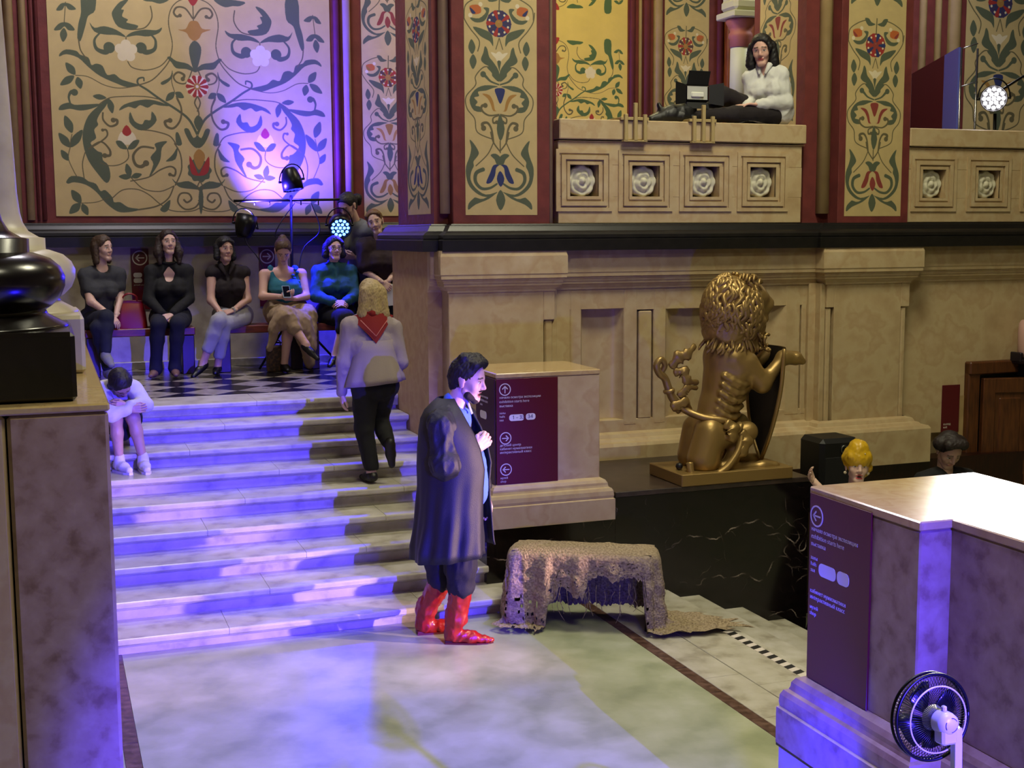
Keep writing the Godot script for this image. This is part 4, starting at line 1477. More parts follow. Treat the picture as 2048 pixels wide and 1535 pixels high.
	fin(b, "rounded_body", plain(Color(0.80, 0.64, 0.60), 0.5), t)
	b = S()
	bx(b, Vector3(-0.02, -0.06, -0.02), Vector3(0.24, 0.05, 0.2), 0.01)
	bx(b, Vector3(-0.13, -0.02, -0.05), Vector3(0.035, 0.09, 0.14), 0.008)
	bx(b, Vector3(0.02, -0.14, -0.08), Vector3(0.16, 0.14, 0.16), 0.01)
	fin(b, "bracket", plain(Color(0.06, 0.03, 0.08), 0.4), t)
	# wooden clamps on the parapet, things on it
	for i in 2:
		var c: Vector3 = [Vector3(4.523, 3.30, -9.47), Vector3(5.14, 3.30, -9.47)][i]
		t = thing("wooden_clamp", ["pale wooden clamp over the parapet left of the black cloth", "pale wooden clamp over the parapet under the floodlight"][i], "clamp", c)
		for x in [-0.085, 0.0, 0.085]:
			b = S()
			var hi := 0.21 if x != 0.0 else 0.30
			bx(b, Vector3(x, hi * 0.5 - 0.02, 0.025), Vector3(0.03, hi, 0.03), 0.004)
			fin(b, "upright", M.clamp, t)
		b = S()
		bx(b, Vector3(0, 0.155, 0.010), Vector3(0.25, 0.025, 0.02), 0.003)
		bx(b, Vector3(-0.01, 0.158, -0.12), Vector3(0.22, 0.022, 0.26), 0.003)
		bx(b, Vector3(0, -0.022, 0.012), Vector3(0.21, 0.014, 0.05), 0.003)
		fin(b, "crossbar", M.clamp, t)
	t = thing("black_cloth", "crumpled black cloth bag lying on the parapet beside the floodlight", "cloth", Vector3(4.93, 3.446, -9.66))
	var bm := blob([[Vector3(-0.15, 0.03, 0), Vector3(0.02, 0.07, 0), 0.035, 0.075], [Vector3(0.0, 0.06, 0), Vector3(0.16, 0.10, 0), 0.07, 0.07], [Vector3(-0.06, 0.06, 0.02), Vector3(-0.08, 0.15, -0.02), 0.03, 0.018], [Vector3(0.1, 0.05, 0.06), Vector3(0.2, 0.03, 0.04), 0.045, 0.03], [Vector3(-0.17, 0.02, 0.02), Vector3(0.2, 0.02, -0.03), 0.02, 0.03]], 0.012, 0.03, 0.008)
	hang(bm, "cloth", M.black, t)
	# newspapers under the woman
	t = thing("papers", "loose white papers under the woman sitting on the parapet", "paper", Vector3(5.72, 3.446, -9.58))
	for i in 3:
		b = S(true)
		var rw := 8
		for k in rw:
			var u0 := float(k) / rw
			var u1 := float(k + 1) / rw
			var h0 := 0.006 + 0.004 * i + 0.016 * sin(u0 * 5 + i)
			var h1 := 0.006 + 0.004 * i + 0.016 * sin(u1 * 5 + i)
			quad(b, Vector3(-0.2 + 0.33 * u0 + 0.04 * i, maxf(h0, 0.002), -0.06), Vector3(-0.2 + 0.33 * u0 + 0.04 * i, maxf(h0, 0.002), 0.09 - 0.02 * i), Vector3(-0.2 + 0.33 * u1 + 0.04 * i, maxf(h1, 0.002), 0.09 - 0.02 * i), Vector3(-0.2 + 0.33 * u1 + 0.04 * i, maxf(h1, 0.002), -0.06))
		fin(b, "sheet", M.white_plastic, t)
	# exhibition banner behind the second parapet
	t = thing("exhibition_banner", "dark red and blue banner panel on a slim metal frame in the right gallery", "banner", Vector3(8.86, 2.6, -10.9))
	var xf := Transform3D(Basis(Vector3.UP, atan2(2.2, 1.05)), Vector3.ZERO)
	b = S()
	bx(b, Vector3(1.6, 0.9, 0), Vector3(2.0, 1.8, 0.02), 0.0, xf)
	fin(b, "red_field", plain(Color(0.26, 0.05, 0.06), 0.3), t)
	b = S()
	bx(b, Vector3(0.3, 0.9, 0), Vector3(0.6, 1.8, 0.02), 0.0, xf)
	fin(b, "blue_field", plain(Color(0.34, 0.38, 0.74), 0.25), t)
	for i in 2:
		b = S(true)
		tube(b, V3([0.0 + 0.2 * i, 0, 0.03, 0.0 + 0.2 * i, 1.79, 0.03]), [0.011], 10)
		fin(b, "post", M.steel, t)
	b = S(true)
	for y in [0.35, 0.9, 1.4, 1.78]:
		tube(b, V3([0.0, y, 0.03, 0.2, y + 0.06, 0.03]), [0.006], 8)
	fin(b, "brace", M.steel, t)
	b = S()
	bx(b, Vector3(0.42, 1.05, 0.012), Vector3(0.08, 0.3, 0.004), 0.0, xf)
	bx(b, Vector3(0.9, 0.15, 0.012), Vector3(0.08, 0.22, 0.004), 0.0, xf)
	fin(b, "tower_print", plain(Color(0.45, 0.47, 0.66), 0.4), t)


func draped_bench() -> void:
	var u := Vector3(0.86, 0, 0.51).normalized()
	var v := Vector3(u.z, 0, -u.x)
	var o := Vector3(2.755, 0, -7.60)
	var L := 0.93
	var W := 0.30
	var top := 0.50
	var t := thing("low_bench", "low dark wooden bench hidden under a ragged sackcloth", "bench", o)
	var xf := Transform3D(Basis(u, Vector3.UP, -v), Vector3.ZERO)
	var b := S()
	bx(b, Vector3(L * 0.5, top - 0.035, -W * 0.5), Vector3(L - 0.03, 0.05, W - 0.02), 0.012, xf)
	fin(b, "seat", M.dark_wood, t)
	for i in 4:
		b = S(true)
		var x := 0.05 if i % 2 == 0 else L - 0.04
		var z := -0.03 if i < 2 else -W + 0.03
		tube(b, PackedVector3Array([xf * Vector3(x, 0, z), xf * Vector3(x, top - 0.05, z)]), [0.014, 0.022], 10)
		fin(b, "leg", M.dark_wood, t)
	# the cloth: a sheet over the top whose skirt has a different length all round and spreads where it meets the floor
	t = thing("sackcloth", "torn beige sackcloth draped over the low bench and trailing on the floor", "cloth", o)
	var nz := FastNoiseLite.new()
	nz.seed = 4
	nz.frequency = 2.2
	nz.fractal_octaves = 4
	var N := 280
	var J := 30
	var per := []
	var P := 2 * (L + W)
	for i in N:
		var s := P * i / N
		var p := Vector2.ZERO
		var n := Vector2.ZERO
		if s < L:
			p = Vector2(s, 0)
			n = Vector2(0, 1)
		elif s < L + W:
			p = Vector2(L, -(s - L))
			n = Vector2(1, 0)
		elif s < 2 * L + W:
			p = Vector2(L - (s - L - W), -W)
			n = Vector2(0, -1)
		else:
			p = Vector2(0, -W + (s - 2 * L - W))
			n = Vector2(-1, 0)
		per.append([p, n, s])
	var rows := []
	for i in N:
		# smoothed outward direction, so that corners are rounded
		var n := Vector2.ZERO
		var c := Vector2.ZERO
		for k in range(-9, 10):
			n += per[(i + k + N) % N][1]
			c += per[(i + k + N) % N][0]
		n = n.normalized()
		c /= 19.0
		var s: float = per[i][2]
		var f := s / L
		var ln := 0.5
		if s < L:
			# front: full on the left, an arch of torn cloth in the middle
			var key := [[0.0, 0.62], [0.20, 0.60], [0.26, 0.55], [0.285, 0.36], [0.33, 0.33], [0.36, 0.24], [0.45, 0.30], [0.52, 0.31], [0.57, 0.19], [0.66, 0.16], [0.74, 0.20], [0.86, 0.17], [0.925, 0.19], [0.945, 0.55], [1.0, 0.62]]
			for q in key.size() - 1:
				if f >= key[q][0] and f <= key[q + 1][0]:
					ln = lerpf(key[q][1], key[q + 1][1], smoothstep(0.0, 1.0, (f - key[q][0]) / (key[q + 1][0] - key[q][0])))
		elif s < L + W:
			ln = 0.62 + 0.52 * pow(sin(PI * (s - L) / W), 2.0) * (0.7 + 0.5 * nz.get_noise_1d(s * 30))
		elif s < 2 * L + W:
			ln = 0.47
		else:
			ln = 0.5
		ln += 0.022 * nz.get_noise_1d(s * 22.0) + 0.012 * nz.get_noise_1d(s * 70.0 + 40.0)
		var row := PackedVector3Array()
		for j in J + 1:
			var d := ln * j / J
			var fold := sin(s * 31.0 + 2.0 * nz.get_noise_1d(s * 3)) * 0.016 + sin(s * 57.0 + d * 4.0) * 0.008
			fold *= clampf(d * 4.0, 0.0, 1.0)
			var rough := nz.get_noise_2d(s * 4.0, d * 5.0) * 0.022 * clampf(d * 5.0, 0.0, 1.0)
			var r := 0.05
			var q := Vector2.ZERO
			# over a rounded edge, down, then out along the floor
			var arc := r * PI / 2
			if d < arc:
				q = Vector2(sin(d / r) * r - r + 0.03, top - r + cos(d / r) * r + 0.004)
			else:
				q = Vector2(0.03 + (d - arc) * 0.10, top - r - (d - arc) + 0.004)
			if q.y < 0.012:
				var over := 0.012 - q.y
				q = Vector2(q.x + over * 0.95, 0.012 + 0.016 * (1.0 + nz.get_noise_2d(s * 9, over * 9 + 7)) + 0.02 * sin(over * 16.0 + s * 9.0) * sin(over * 16.0 + s * 9.0))
				fold *= 0.6
			var spread := n
			if s > L and s < L + W:
				# the trailing part is drawn together sideways
				spread = n.rotated(0.5 * (0.5 - (s - L) / W))
			var pt := c + spread * (q.x + fold + rough)
			row.append(xf * Vector3(pt.x, maxf(q.y + rough * 0.3, 0.008), pt.y))
		rows.append(row)
	b = S(true)
	for i in N:
		var i2 := (i + 1) % N
		for j in J:
			# holes where the cloth is torn
			var s: float = per[i][2]
			if s < L and j > J * 0.45 and nz.get_noise_2d(s * 13.0 + 9.0, j * 0.22) > 0.40:
				continue
			quad(b, rows[i][j], rows[i][j + 1], rows[i2][j + 1], rows[i2][j])
	# top sheet with bumps
	var G := 24
	var K := 10
	for gi in G:
		for gk in K:
			var pts := []
			for q in [[gi, gk], [gi + 1, gk], [gi + 1, gk + 1], [gi, gk + 1]]:
				var x: float = lerpf(-0.0, L, q[0] / float(G))
				var z: float = lerpf(0.0, -W, q[1] / float(K))
				var ex := minf(minf(x, L - x), minf(-z, W + z))
				var m := Vector2(clampf(x, 0.012, L - 0.012), clampf(z, -W + 0.012, -0.012))
				pts.append(xf * Vector3(m.x, top + 0.004 + (0.018 + 0.02 * nz.get_noise_2d(x * 4, z * 4)) * clampf(ex * 12.0, 0, 1), m.y))
			quad(b, pts[0], pts[3], pts[2], pts[1])
	var m := StandardMaterial3D.new()
	m.albedo_texture = noise_tex(83, 0.05, [Color(0.40, 0.34, 0.25), Color(0.58, 0.51, 0.40), Color(0.66, 0.60, 0.48)], [0.1, 0.5, 0.9], FastNoiseLite.TYPE_SIMPLEX, FastNoiseLite.FRACTAL_FBM, 5, 512)
	m.uv1_triplanar = true
	m.uv1_world_triplanar = true
	m.uv1_scale = Vector3.ONE * 1.7
	m.roughness = 0.95
	m.cull_mode = BaseMaterial3D.CULL_DISABLED
	bump(m, M.grain, 0.7)
	fin(b, "sheet", m, t)
	b = S(true)
	for i in 26:
		var f := rng.randf_range(0.3, 0.9)
		var x := f * L
		var y := rng.randf_range(0.2, 0.34)
		var z := 0.03 + rng.randf() * 0.02
		var l := rng.randf_range(0.05, 0.2)
		tube(b, curve(PackedVector3Array([xf * Vector3(x, y, z), xf * Vector3(x + rng.randf_range(-0.02, 0.02), y - l * 0.5, z + 0.01), xf * Vector3(x + rng.randf_range(-0.03, 0.03), y - l, z)]), 3), [0.0016], 5)
	fin(b, "loose_thread", m, t).set_meta("kind", "stuff")


func fan() -> void:
	var c := Vector3(2.11, 1.297, -2.61)
	var t := thing("electric_fan", "white and black pedestal fan seen from behind at lower right", "fan", Vector3(c.x + 0.05, 0.0, c.z + 0.03))
	# its face looks away from the viewer, towards the stage
	var f := Transform3D(Basis.looking_at((Vector3(2.11, 1.05, -6.0) - c).normalized()), c - t.position)
	var b := S(true)
	var ring := func(r: float, z: float, w: float, st: SurfaceTool):
		var p := PackedVector3Array()
		for i in 65:
			p.append(f * Vector3(cos(TAU * i / 64) * r, sin(TAU * i / 64) * r, z))
		tube(st, p, [w], 8)
	ring.call(0.112, 0.0, 0.0045, b)
	ring.call(0.112, -0.02, 0.004, b)
	fin(b, "guard_rim", M.black_metal, t)
	b = S(true)
	ring.call(0.0865, 0.022, 0.0022, b)
	fin(b, "guard_ring", M.white_plastic, t)
	b = S(true)
	for i in 72:
		var a := TAU * i / 72
		tube(b, PackedVector3Array([f * Vector3(cos(a) * 0.112, sin(a) * 0.112, 0.0), f * Vector3(cos(a) * 0.085, sin(a) * 0.085, 0.022), f * Vector3(cos(a) * 0.03, sin(a) * 0.03, 0.03)]), [0.0009], 4)
		tube(b, PackedVector3Array([f * Vector3(cos(a) * 0.112, sin(a) * 0.112, -0.02), f * Vector3(cos(a) * 0.03, sin(a) * 0.03, -0.04)]), [0.0009], 4)
	fin(b, "guard_wires", M.black_metal, t)
	for i in 4:
		b = S(true)
		var pts := V2([0.02, -0.012, 0.045, -0.035, 0.075, -0.05, 0.088, -0.028, 0.09, 0.01, 0.082, 0.04, 0.055, 0.042, 0.02, 0.014])
		prism(b, pts, -0.012, -0.009, f * Transform3D(Basis(Vector3.BACK, TAU * i / 4 + 0.4) * Basis(Vector3.RIGHT, 0.32), Vector3(0, 0, -0.005)))
		fin(b, "blade", plain(Color(0.02, 0.025, 0.05), 0.3), t)
	b = S(true)
	lathe(b, V2([0, 0.075, 0.018, 0.075, 0.027, 0.068, 0.030, 0.055, 0.031, 0.02, 0.034, 0.0, 0, 0.0]), 32, f * Transform3D(Basis(Vector3.RIGHT, PI / 2), Vector3.ZERO))
	fin(b, "motor_housing", M.white_plastic, t)
	b = S()
	bx(b, Vector3(0.0, -0.028, 0.05), Vector3(0.046, 0.05, 0.04), 0.006, f)
	bx(b, Vector3(0.0, 0.036, 0.045), Vector3(0.012, 0.014, 0.014), 0.003, f)
	fin(b, "neck", M.white_plastic, t)
	for i in 3:
		b = S(true)
		var p := PackedVector3Array()
		for k in 8:
			var a := 0.5 + TAU * i / 3 + 1.1 * k / 7
			p.append(f * Vector3(cos(a) * 0.018, sin(a) * 0.018, 0.0745))
		tube(b, p, [0.0012], 5)
		fin(b, "vent_slot", M.black, t)
	b = S()
	prism(b, V2([-0.011, -0.008, 0.011, -0.008, 0.013, 0.008, -0.013, 0.008]), 0.02, 1.28, Transform3D(Basis(Vector3.RIGHT, Vector3.FORWARD, Vector3.UP), Vector3(0.015, 0, 0.015)) * Transform3D(Basis(Vector3.UP, -0.035), Vector3(0.02, 0, 0)))
	fin(b, "pole", M.white_plastic, t)
	b = S(true)
	lathe(b, V2([0, 0, 0.16, 0, 0.16, 0.012, 0.14, 0.022, 0.03, 0.035, 0, 0.04]), 32, Transform3D(Basis(), Vector3(0.03, 0, 0.0)))
	fin(b, "foot", M.white_plastic, t)


# ------------------------------------------------------------------ stage lamps
func lens(color: Color, k: float) -> StandardMaterial3D:
	var g := StandardMaterial3D.new()
	g.albedo_color = Color(0.1, 0.1, 0.12)
	g.emission_enabled = true
	g.emission = color
	g.emission_energy_multiplier = k
	return g


func par_can(called: String, label: String, at: Vector3, aim: Vector3, r: float, glow: Material, parent_support := true) -> Node3D:
	# a short lamp can in a forked yoke; -z of its own axes is where it shines
	var t := thing(called, label, "stage lamp", at)
	var f := Transform3D(Basis.looking_at((aim - at).normalized(), Vector3.UP if absf((aim - at).normalized().y) < 0.95 else Vector3.BACK), Vector3.ZERO)
	var turn := f * Transform3D(Basis(Vector3.RIGHT, -PI / 2), Vector3.ZERO)
	var b := S(true)
	lathe(b, V2([0, -0.13, r * 0.55, -0.13, r * 0.75, -0.10, r * 0.95, -0.03, r, 0.0, r, 0.10, r * 0.94, 0.10, r * 0.92, 0.085]), 28, turn)
	fin(b, "can", M.black_metal, t)
	b = S(true)
	lathe(b, V2([0, 0.082, r * 0.92, 0.082]), 28, turn)
	fin(b, "lens_plate", M.black, t)
	b = S(true)
	for i in 19:
		var p := Vector2.ZERO
		if i > 0 and i < 7:
			p = Vector2.from_angle(TAU * i / 6) * r * 0.36
		elif i >= 7:
			p = Vector2.from_angle(TAU * i / 12) * r * 0.70
		lathe(b, V2([0, 0.094, r * 0.10, 0.092, r * 0.145, 0.083]), 10, turn * Transform3D(Basis(), Vector3(p.x, 0, p.y)))
	fin(b, "diodes", glow, t)
	b = S(true)
	for s in [-1, 1]:
		tube(b, PackedVector3Array([f * Vector3(s * r * 1.02, 0, 0.0), f * Vector3(s * (r + 0.03), 0, 0.0)]), [0.012], 8)
	fin(b, "pivot_knob", M.black_metal, t)
	b = S(true)
	var yk := PackedVector3Array()
	for i in 13:
		var a := PI * i / 12
		yk.append(f * Vector3(cos(a) * (r + 0.022), 0, 0) + Vector3(0, sin(a) * (r + 0.06), 0))
	tube(b, yk, [0.007], 6)
	fin(b, "yoke", M.black_metal, t)
	return t


func stage_lamps() -> void:
	var z := -13.1
	var blue := Color(0.10, 0.06, 1.0)
	# tripod with a crossbar
	var t := thing("lamp_stand", "black tripod stand with crossbar behind the seated women", "lamp stand", Vector3(2.38, 1.183, z))
	var b := S(true)
	tube(b, V3([0, 0.25, 0, 0.02, 1.76, 0]), [0.018, 0.014], 10)
	fin(b, "pole", M.black_metal, t)
	b = S(true)
	tube(b, V3([-0.56, 1.70, 0, 0.64, 1.72, 0]), [0.013], 8)
	for x in [-0.35, -0.2, 0.12, 0.3]:
		tube(b, V3([x, 1.66, 0, x, 1.71, 0]), [0.007], 6)
	fin(b, "crossbar", M.black_metal, t)
	for i in 3:
		var a := TAU * i / 3 + 0.35
		b = S(true)
		tube(b, V3([0, 0.55, 0, cos(a) * 0.5, 0.012, sin(a) * 0.32]), [0.012], 8)
		tube(b, V3([0, 0.25, 0, cos(a) * 0.27, 0.27, sin(a) * 0.17]), [0.008], 8)
		fin(b, "leg", M.black_metal, t)
	b = S(true)
	tube(b, curve(V3([0.22, 1.68, 0.02, 0.3, 1.4, 0.04, 0.12, 1.2, 0.03, 0.05, 0.8, 0.04])), [0.006], 6)
	tube(b, curve(V3([-0.45, 1.52, 0.02, -0.46, 1.3, 0.05, -0.30, 1.05, 0.04, -0.1, 0.4, 0.06])), [0.006], 6)
	tube(b, curve(V3([0.05, 1.68, 0.02, -0.12, 1.45, 0.04, -0.15, 1.3, 0.02, -0.02, 1.0, 0.03])), [0.006], 6)
	fin(b, "cable", M.black, t)
	var lit := lens(Color(0.35, 0.5, 1.0), 14.0)
	var dim := lens(Color(0.15, 0.2, 1.0), 2.0)
	# up-light on the painted wall
	t = par_can("stage_lamp", "black stage lamp hanging low at the left end of the crossbar", Vector3(1.93, 2.64, z), Vector3(2.3, 4.2, z - 0.2), 0.105, lit)
	spot(t, Vector3(0.04, 0.13, 0.0), Vector3(0.85, 1.3, -0.34), 56.0, Color(0.24, 0.17, 1.0), 60.0, 0.08, 1.0)
	# top lamp, pointing down the stairs
	t = par_can("stage_lamp", "black stage lamp on top of the stand, tilted downwards", Vector3(2.41, 3.09, z), Vector3(2.52, 2.4, z + 0.1), 0.105, dim)
	spot(t, Vector3(0.02, -0.13, 0.02), Vector3(0.38, -1.6, 0.0), 30.0, blue, 22.0, 0.08, 0.7)
	# the bright one facing the hall
	t = par_can("stage_lamp", "glowing blue stage lamp at the right end of the crossbar facing the hall", Vector3(2.89, 2.64, z + 0.02), Vector3(2.5, 0.9, -9.0), 0.115, lens(Color(0.30, 0.5, 1.0), 9.0))
	spot(t, Vector3(-0.012, -0.05, 0.13), Vector3(-0.4, -1.75, 3.0), 60.0, blue, 8.0, 0.1, 0.9)
	# small blue lamp at the foot of the near pedestal
	t = par_can("stage_lamp", "blue stage lamp low at the foot of the near right pedestal", Vector3(2.46, 0.60, -3.42), Vector3(1.9, 0.45, -5.0), 0.10, lens(Color(0.3, 0.4, 1.0), 10.0))
	b = S(true)
	tube(b, V3([0, -0.58, 0.03, 0, -0.12, 0.03]), [0.016], 10)
	lathe(b, V2([0, -0.60, 0.14, -0.60, 0.14, -0.58, 0.03, -0.56, 0, -0.56]), 24)
	fin(b, "floor_stand", M.black_metal, t)
	spot(t, Vector3(-0.04, -0.005, -0.11), Vector3(-0.6, -0.15, -1.6), 80.0, Color(0.14, 0.09, 1.0), 5.0, 0.06, 0.5)
	# unseen blue lamp behind the viewer, placed to light stage and stairs
	t = par_can("stage_lamp", "blue stage lamp on a tall stand behind the viewer, outside the view", Vector3(2.80, 2.75, 1.8), Vector3(1.5, -0.3, -7.5), 0.13, lens(Color(0.4, 0.4, 1.0), 10.0))
	b = S(true)
	tube(b, V3([0, -1.15, 0.03, 0, -0.14, 0.03]), [0.018], 10)
	lathe(b, V2([0, -1.2, 0.2, -1.2, 0.2, -1.17, 0.03, -1.15, 0, -1.15]), 24)
	fin(b, "stand", M.black_metal, t)
	spot(t, Vector3(0.0, -0.04, -0.13), Vector3(-1.34, -3.35, -9.3), 17.0, Color(0.27, 0.20, 1.0), 360.0, 0.03, 0.45)
	b = S()
	bx(b, Vector3(0.146, 0.0, -0.38), Vector3(0.3, 0.7, 0.004))
	fin(b, "barn_door", M.black, t)  # unseen plate added to keep the blue beam off the right wall
	# white lamp out of view on the right, placed to light man and stairs
	t = par_can("stage_lamp", "white stage lamp on a stand beyond the near right pedestal, outside the view", Vector3(5.9, 0.95, -5.0), Vector3(0.2, 0.75, -8.2), 0.12, lens(Color(1.0, 0.86, 0.82), 10.0))
	b = S(true)
	tube(b, V3([0, -1.7, 0.0, 0, -0.14, 0.0]), [0.018], 10)
	fin(b, "floor_stand", M.black_metal, t)
	spot(t, Vector3(-0.115, -0.002, -0.065), Vector3(-5.7, -0.25, -3.2), 14.0, Color(1.0, 0.82, 0.86), 52.0, 0.04, 0.35)
	# bright lamp behind the second parapet
	t = par_can("stage_lamp", "blazing white stage lamp behind the right balcony parapet", Vector3(8.33, 3.76, -9.75), Vector3(2.6, 2.7, -3.0), 0.12, lens(Color(1.0, 0.97, 1.0), 60.0))
	b = S(true)
	tube(b, V3([0.02, -1.16, 0.02, 0.02, -0.14, 0.0]), [0.016], 10)
	tube(b, V3([0.35, 0.22, 0.0, -0.1, -0.02, 0.0]), [0.012], 8)
	fin(b, "stand", M.black_metal, t)
	spot(t, Vector3(-0.10, -0.04, 0.13), Vector3(-4.75, -2.2, 6.7), 7.5, Color(1.0, 0.97, 0.95), 330.0, 0.1, 0.9)
	# floodlight with barn doors, not lit
	t = thing("floodlight", "unlit black floodlight with four open barn doors on the parapet", "stage lamp", Vector3(5.175, 3.446, -9.64))
	b = S()
	bx(b, Vector3(0, 0.245, -0.05), Vector3(0.215, 0.14, 0.13), 0.012)
	bx(b, Vector3(0, 0.09, -0.05), Vector3(0.05, 0.18, 0.05), 0.006)
	bx(b, Vector3(0, 0.012, -0.03), Vector3(0.18, 0.024, 0.12), 0.006)
	fin(b, "housing", M.black, t)
	b = S()
	for q in [[Vector3(0, 0.07, 0.0), Vector3(0.21, 0.012, 0.01)], [Vector3(0, -0.055, 0.0), Vector3(0.21, 0.012, 0.01)], [Vector3(-0.1, 0.0, 0), Vector3(0.01, 0.12, 0.01)], [Vector3(0.1, 0.0, 0), Vector3(0.01, 0.12, 0.01)]]:
		bx(b, q[0] + Vector3(0, 0.245, 0.018), q[1], 0.002)
	fin(b, "bezel", M.black_metal, t)
	b = S()
	bx(b, Vector3(0, 0.245, 0.0165), Vector3(0.195, 0.12, 0.004))
	fin(b, "reflector", plain(Color(0.72, 0.72, 0.68), 0.35), t)
	b = S()
	bx(b, Vector3(0.0, 0.235, 0.022), Vector3(0.12, 0.045, 0.02), 0.008)
	fin(b, "bulb", plain(Color(0.85, 0.85, 0.8), 0.3), t)
	for q in [[Vector3(0, 0.318, 0.02), Vector3(0.10, 0.115, 0.85), 0], [Vector3(-0.108, 0.24, 0.02), Vector3(0.085, 0.11, 0), 1], [Vector3(0.108, 0.24, 0.02), Vector3(0.085, 0.11, 0), 2], [Vector3(0, 0.172, 0.02), Vector3(0.10, 0.055, 0), 3]]:
		b = S()
		match q[2]:
			0: prism(b, V2([-0.1, 0, 0.1, 0, 0.1, 0.115, -0.1, 0.115]), 0, 0.003, Transform3D(Basis(Vector3.RIGHT, 0.35), q[0]))
			1: prism(b, V2([0, -0.075, 0, 0.075, -0.125, 0.095, -0.125, -0.095]), 0, 0.003, Transform3D(Basis(Vector3.UP, 0.35), q[0]))
			2: prism(b, V2([0, -0.075, 0, 0.075, 0.125, 0.095, 0.125, -0.095]), 0, 0.003, Transform3D(Basis(Vector3.UP, -0.35), q[0]))
			3: prism(b, V2([-0.1, 0, 0.1, 0, 0.1, -0.055, -0.1, -0.055]), 0, 0.003, Transform3D(Basis(Vector3.RIGHT, -0.35), q[0]))
		fin(b, "barn_door", M.black, t)


# ------------------------------------------------------------------ smooth bodies: joined tapered capsules, meshed as surface nets
# each part: [a, b, radius a, radius b, squash direction (optional), squash factor, own blend (optional)]; a negative radius a cuts instead
func blob(prims: Array, cell: float, k: float, wrinkle := 0.0, wf := 9.0) -> ArrayMesh:
	var f := field(prims, cell, k)
	return nets(f, cell, wrinkle, wf)


func field(prims: Array, cell: float, k: float) -> Dictionary:
	var lo := Vector3.INF
	var hi := -Vector3.INF
	for p in prims:
		if p[2] < 0:
			continue
		var r := maxf(p[2], p[3]) + cell * 2.5
		lo = lo.min((p[0] as Vector3).min(p[1]) - Vector3.ONE * r)
		hi = hi.max((p[0] as Vector3).max(p[1]) + Vector3.ONE * r)
	var nx := int(ceil((hi.x - lo.x) / cell)) + 1
	var ny := int(ceil((hi.y - lo.y) / cell)) + 1
	var nz := int(ceil((hi.z - lo.z) / cell)) + 1
	var F := PackedFloat32Array()
	F.resize(nx * ny * nz)
	F.fill(9.0)
	for p in prims:
		var a: Vector3 = p[0]
		var b: Vector3 = p[1]
		var ra: float = p[2]
		var rb: float = p[3]
		var cut := ra < 0.0
		ra = absf(ra)
		var sq: bool = p.size() > 5 and p[5] != 1.0
		var n: Vector3 = (p[4] as Vector3).normalized() if sq else Vector3.UP
		var sf: float = p[5] if sq else 1.0
		var kk: float = p[6] if p.size() > 6 else k
		var m := maxf(ra, rb) + maxf(kk, 0.0) + cell * 2.0
		var l := (a.min(b) - Vector3.ONE * m - lo) / cell
		var h := (a.max(b) + Vector3.ONE * m - lo) / cell
		var x0 := maxi(0, int(l.x))
		var x1 := mini(nx - 1, int(h.x) + 1)
		var y0 := maxi(0, int(l.y))
		var y1 := mini(ny - 1, int(h.y) + 1)
		var z0 := maxi(0, int(l.z))
		var z1 := mini(nz - 1, int(h.z) + 1)
		var ba := b - a
		var inv := 1.0 / maxf(ba.length_squared(), 1e-9)
		var dr := rb - ra
		var qk := 0.25 / maxf(kk, 1e-6)
		for z in range(z0, z1 + 1):
			for y in range(y0, y1 + 1):
				var i := (z * ny + y) * nx + x0
				var q := lo + Vector3(x0, y, z) * cell - a
				for x in range(x0, x1 + 1):
					var t := clampf(q.dot(ba) * inv, 0.0, 1.0)
					var e := q - ba * t
					if sq:
						e += n * (e.dot(n) * (sf - 1.0))
					var d := e.length() - ra - dr * t
					var o := F[i]
					if cut:
						d = -d
						if d > o - kk:
							var c := maxf(kk - absf(o - d), 0.0)
							F[i] = maxf(o, d) + c * c * qk
					elif d < o + kk:
						var c := maxf(kk - absf(o - d), 0.0)
						F[i] = minf(o, d) - c * c * qk
					i += 1
					q.x += cell
	return {"F": F, "lo": lo, "nx": nx, "ny": ny, "nz": nz}


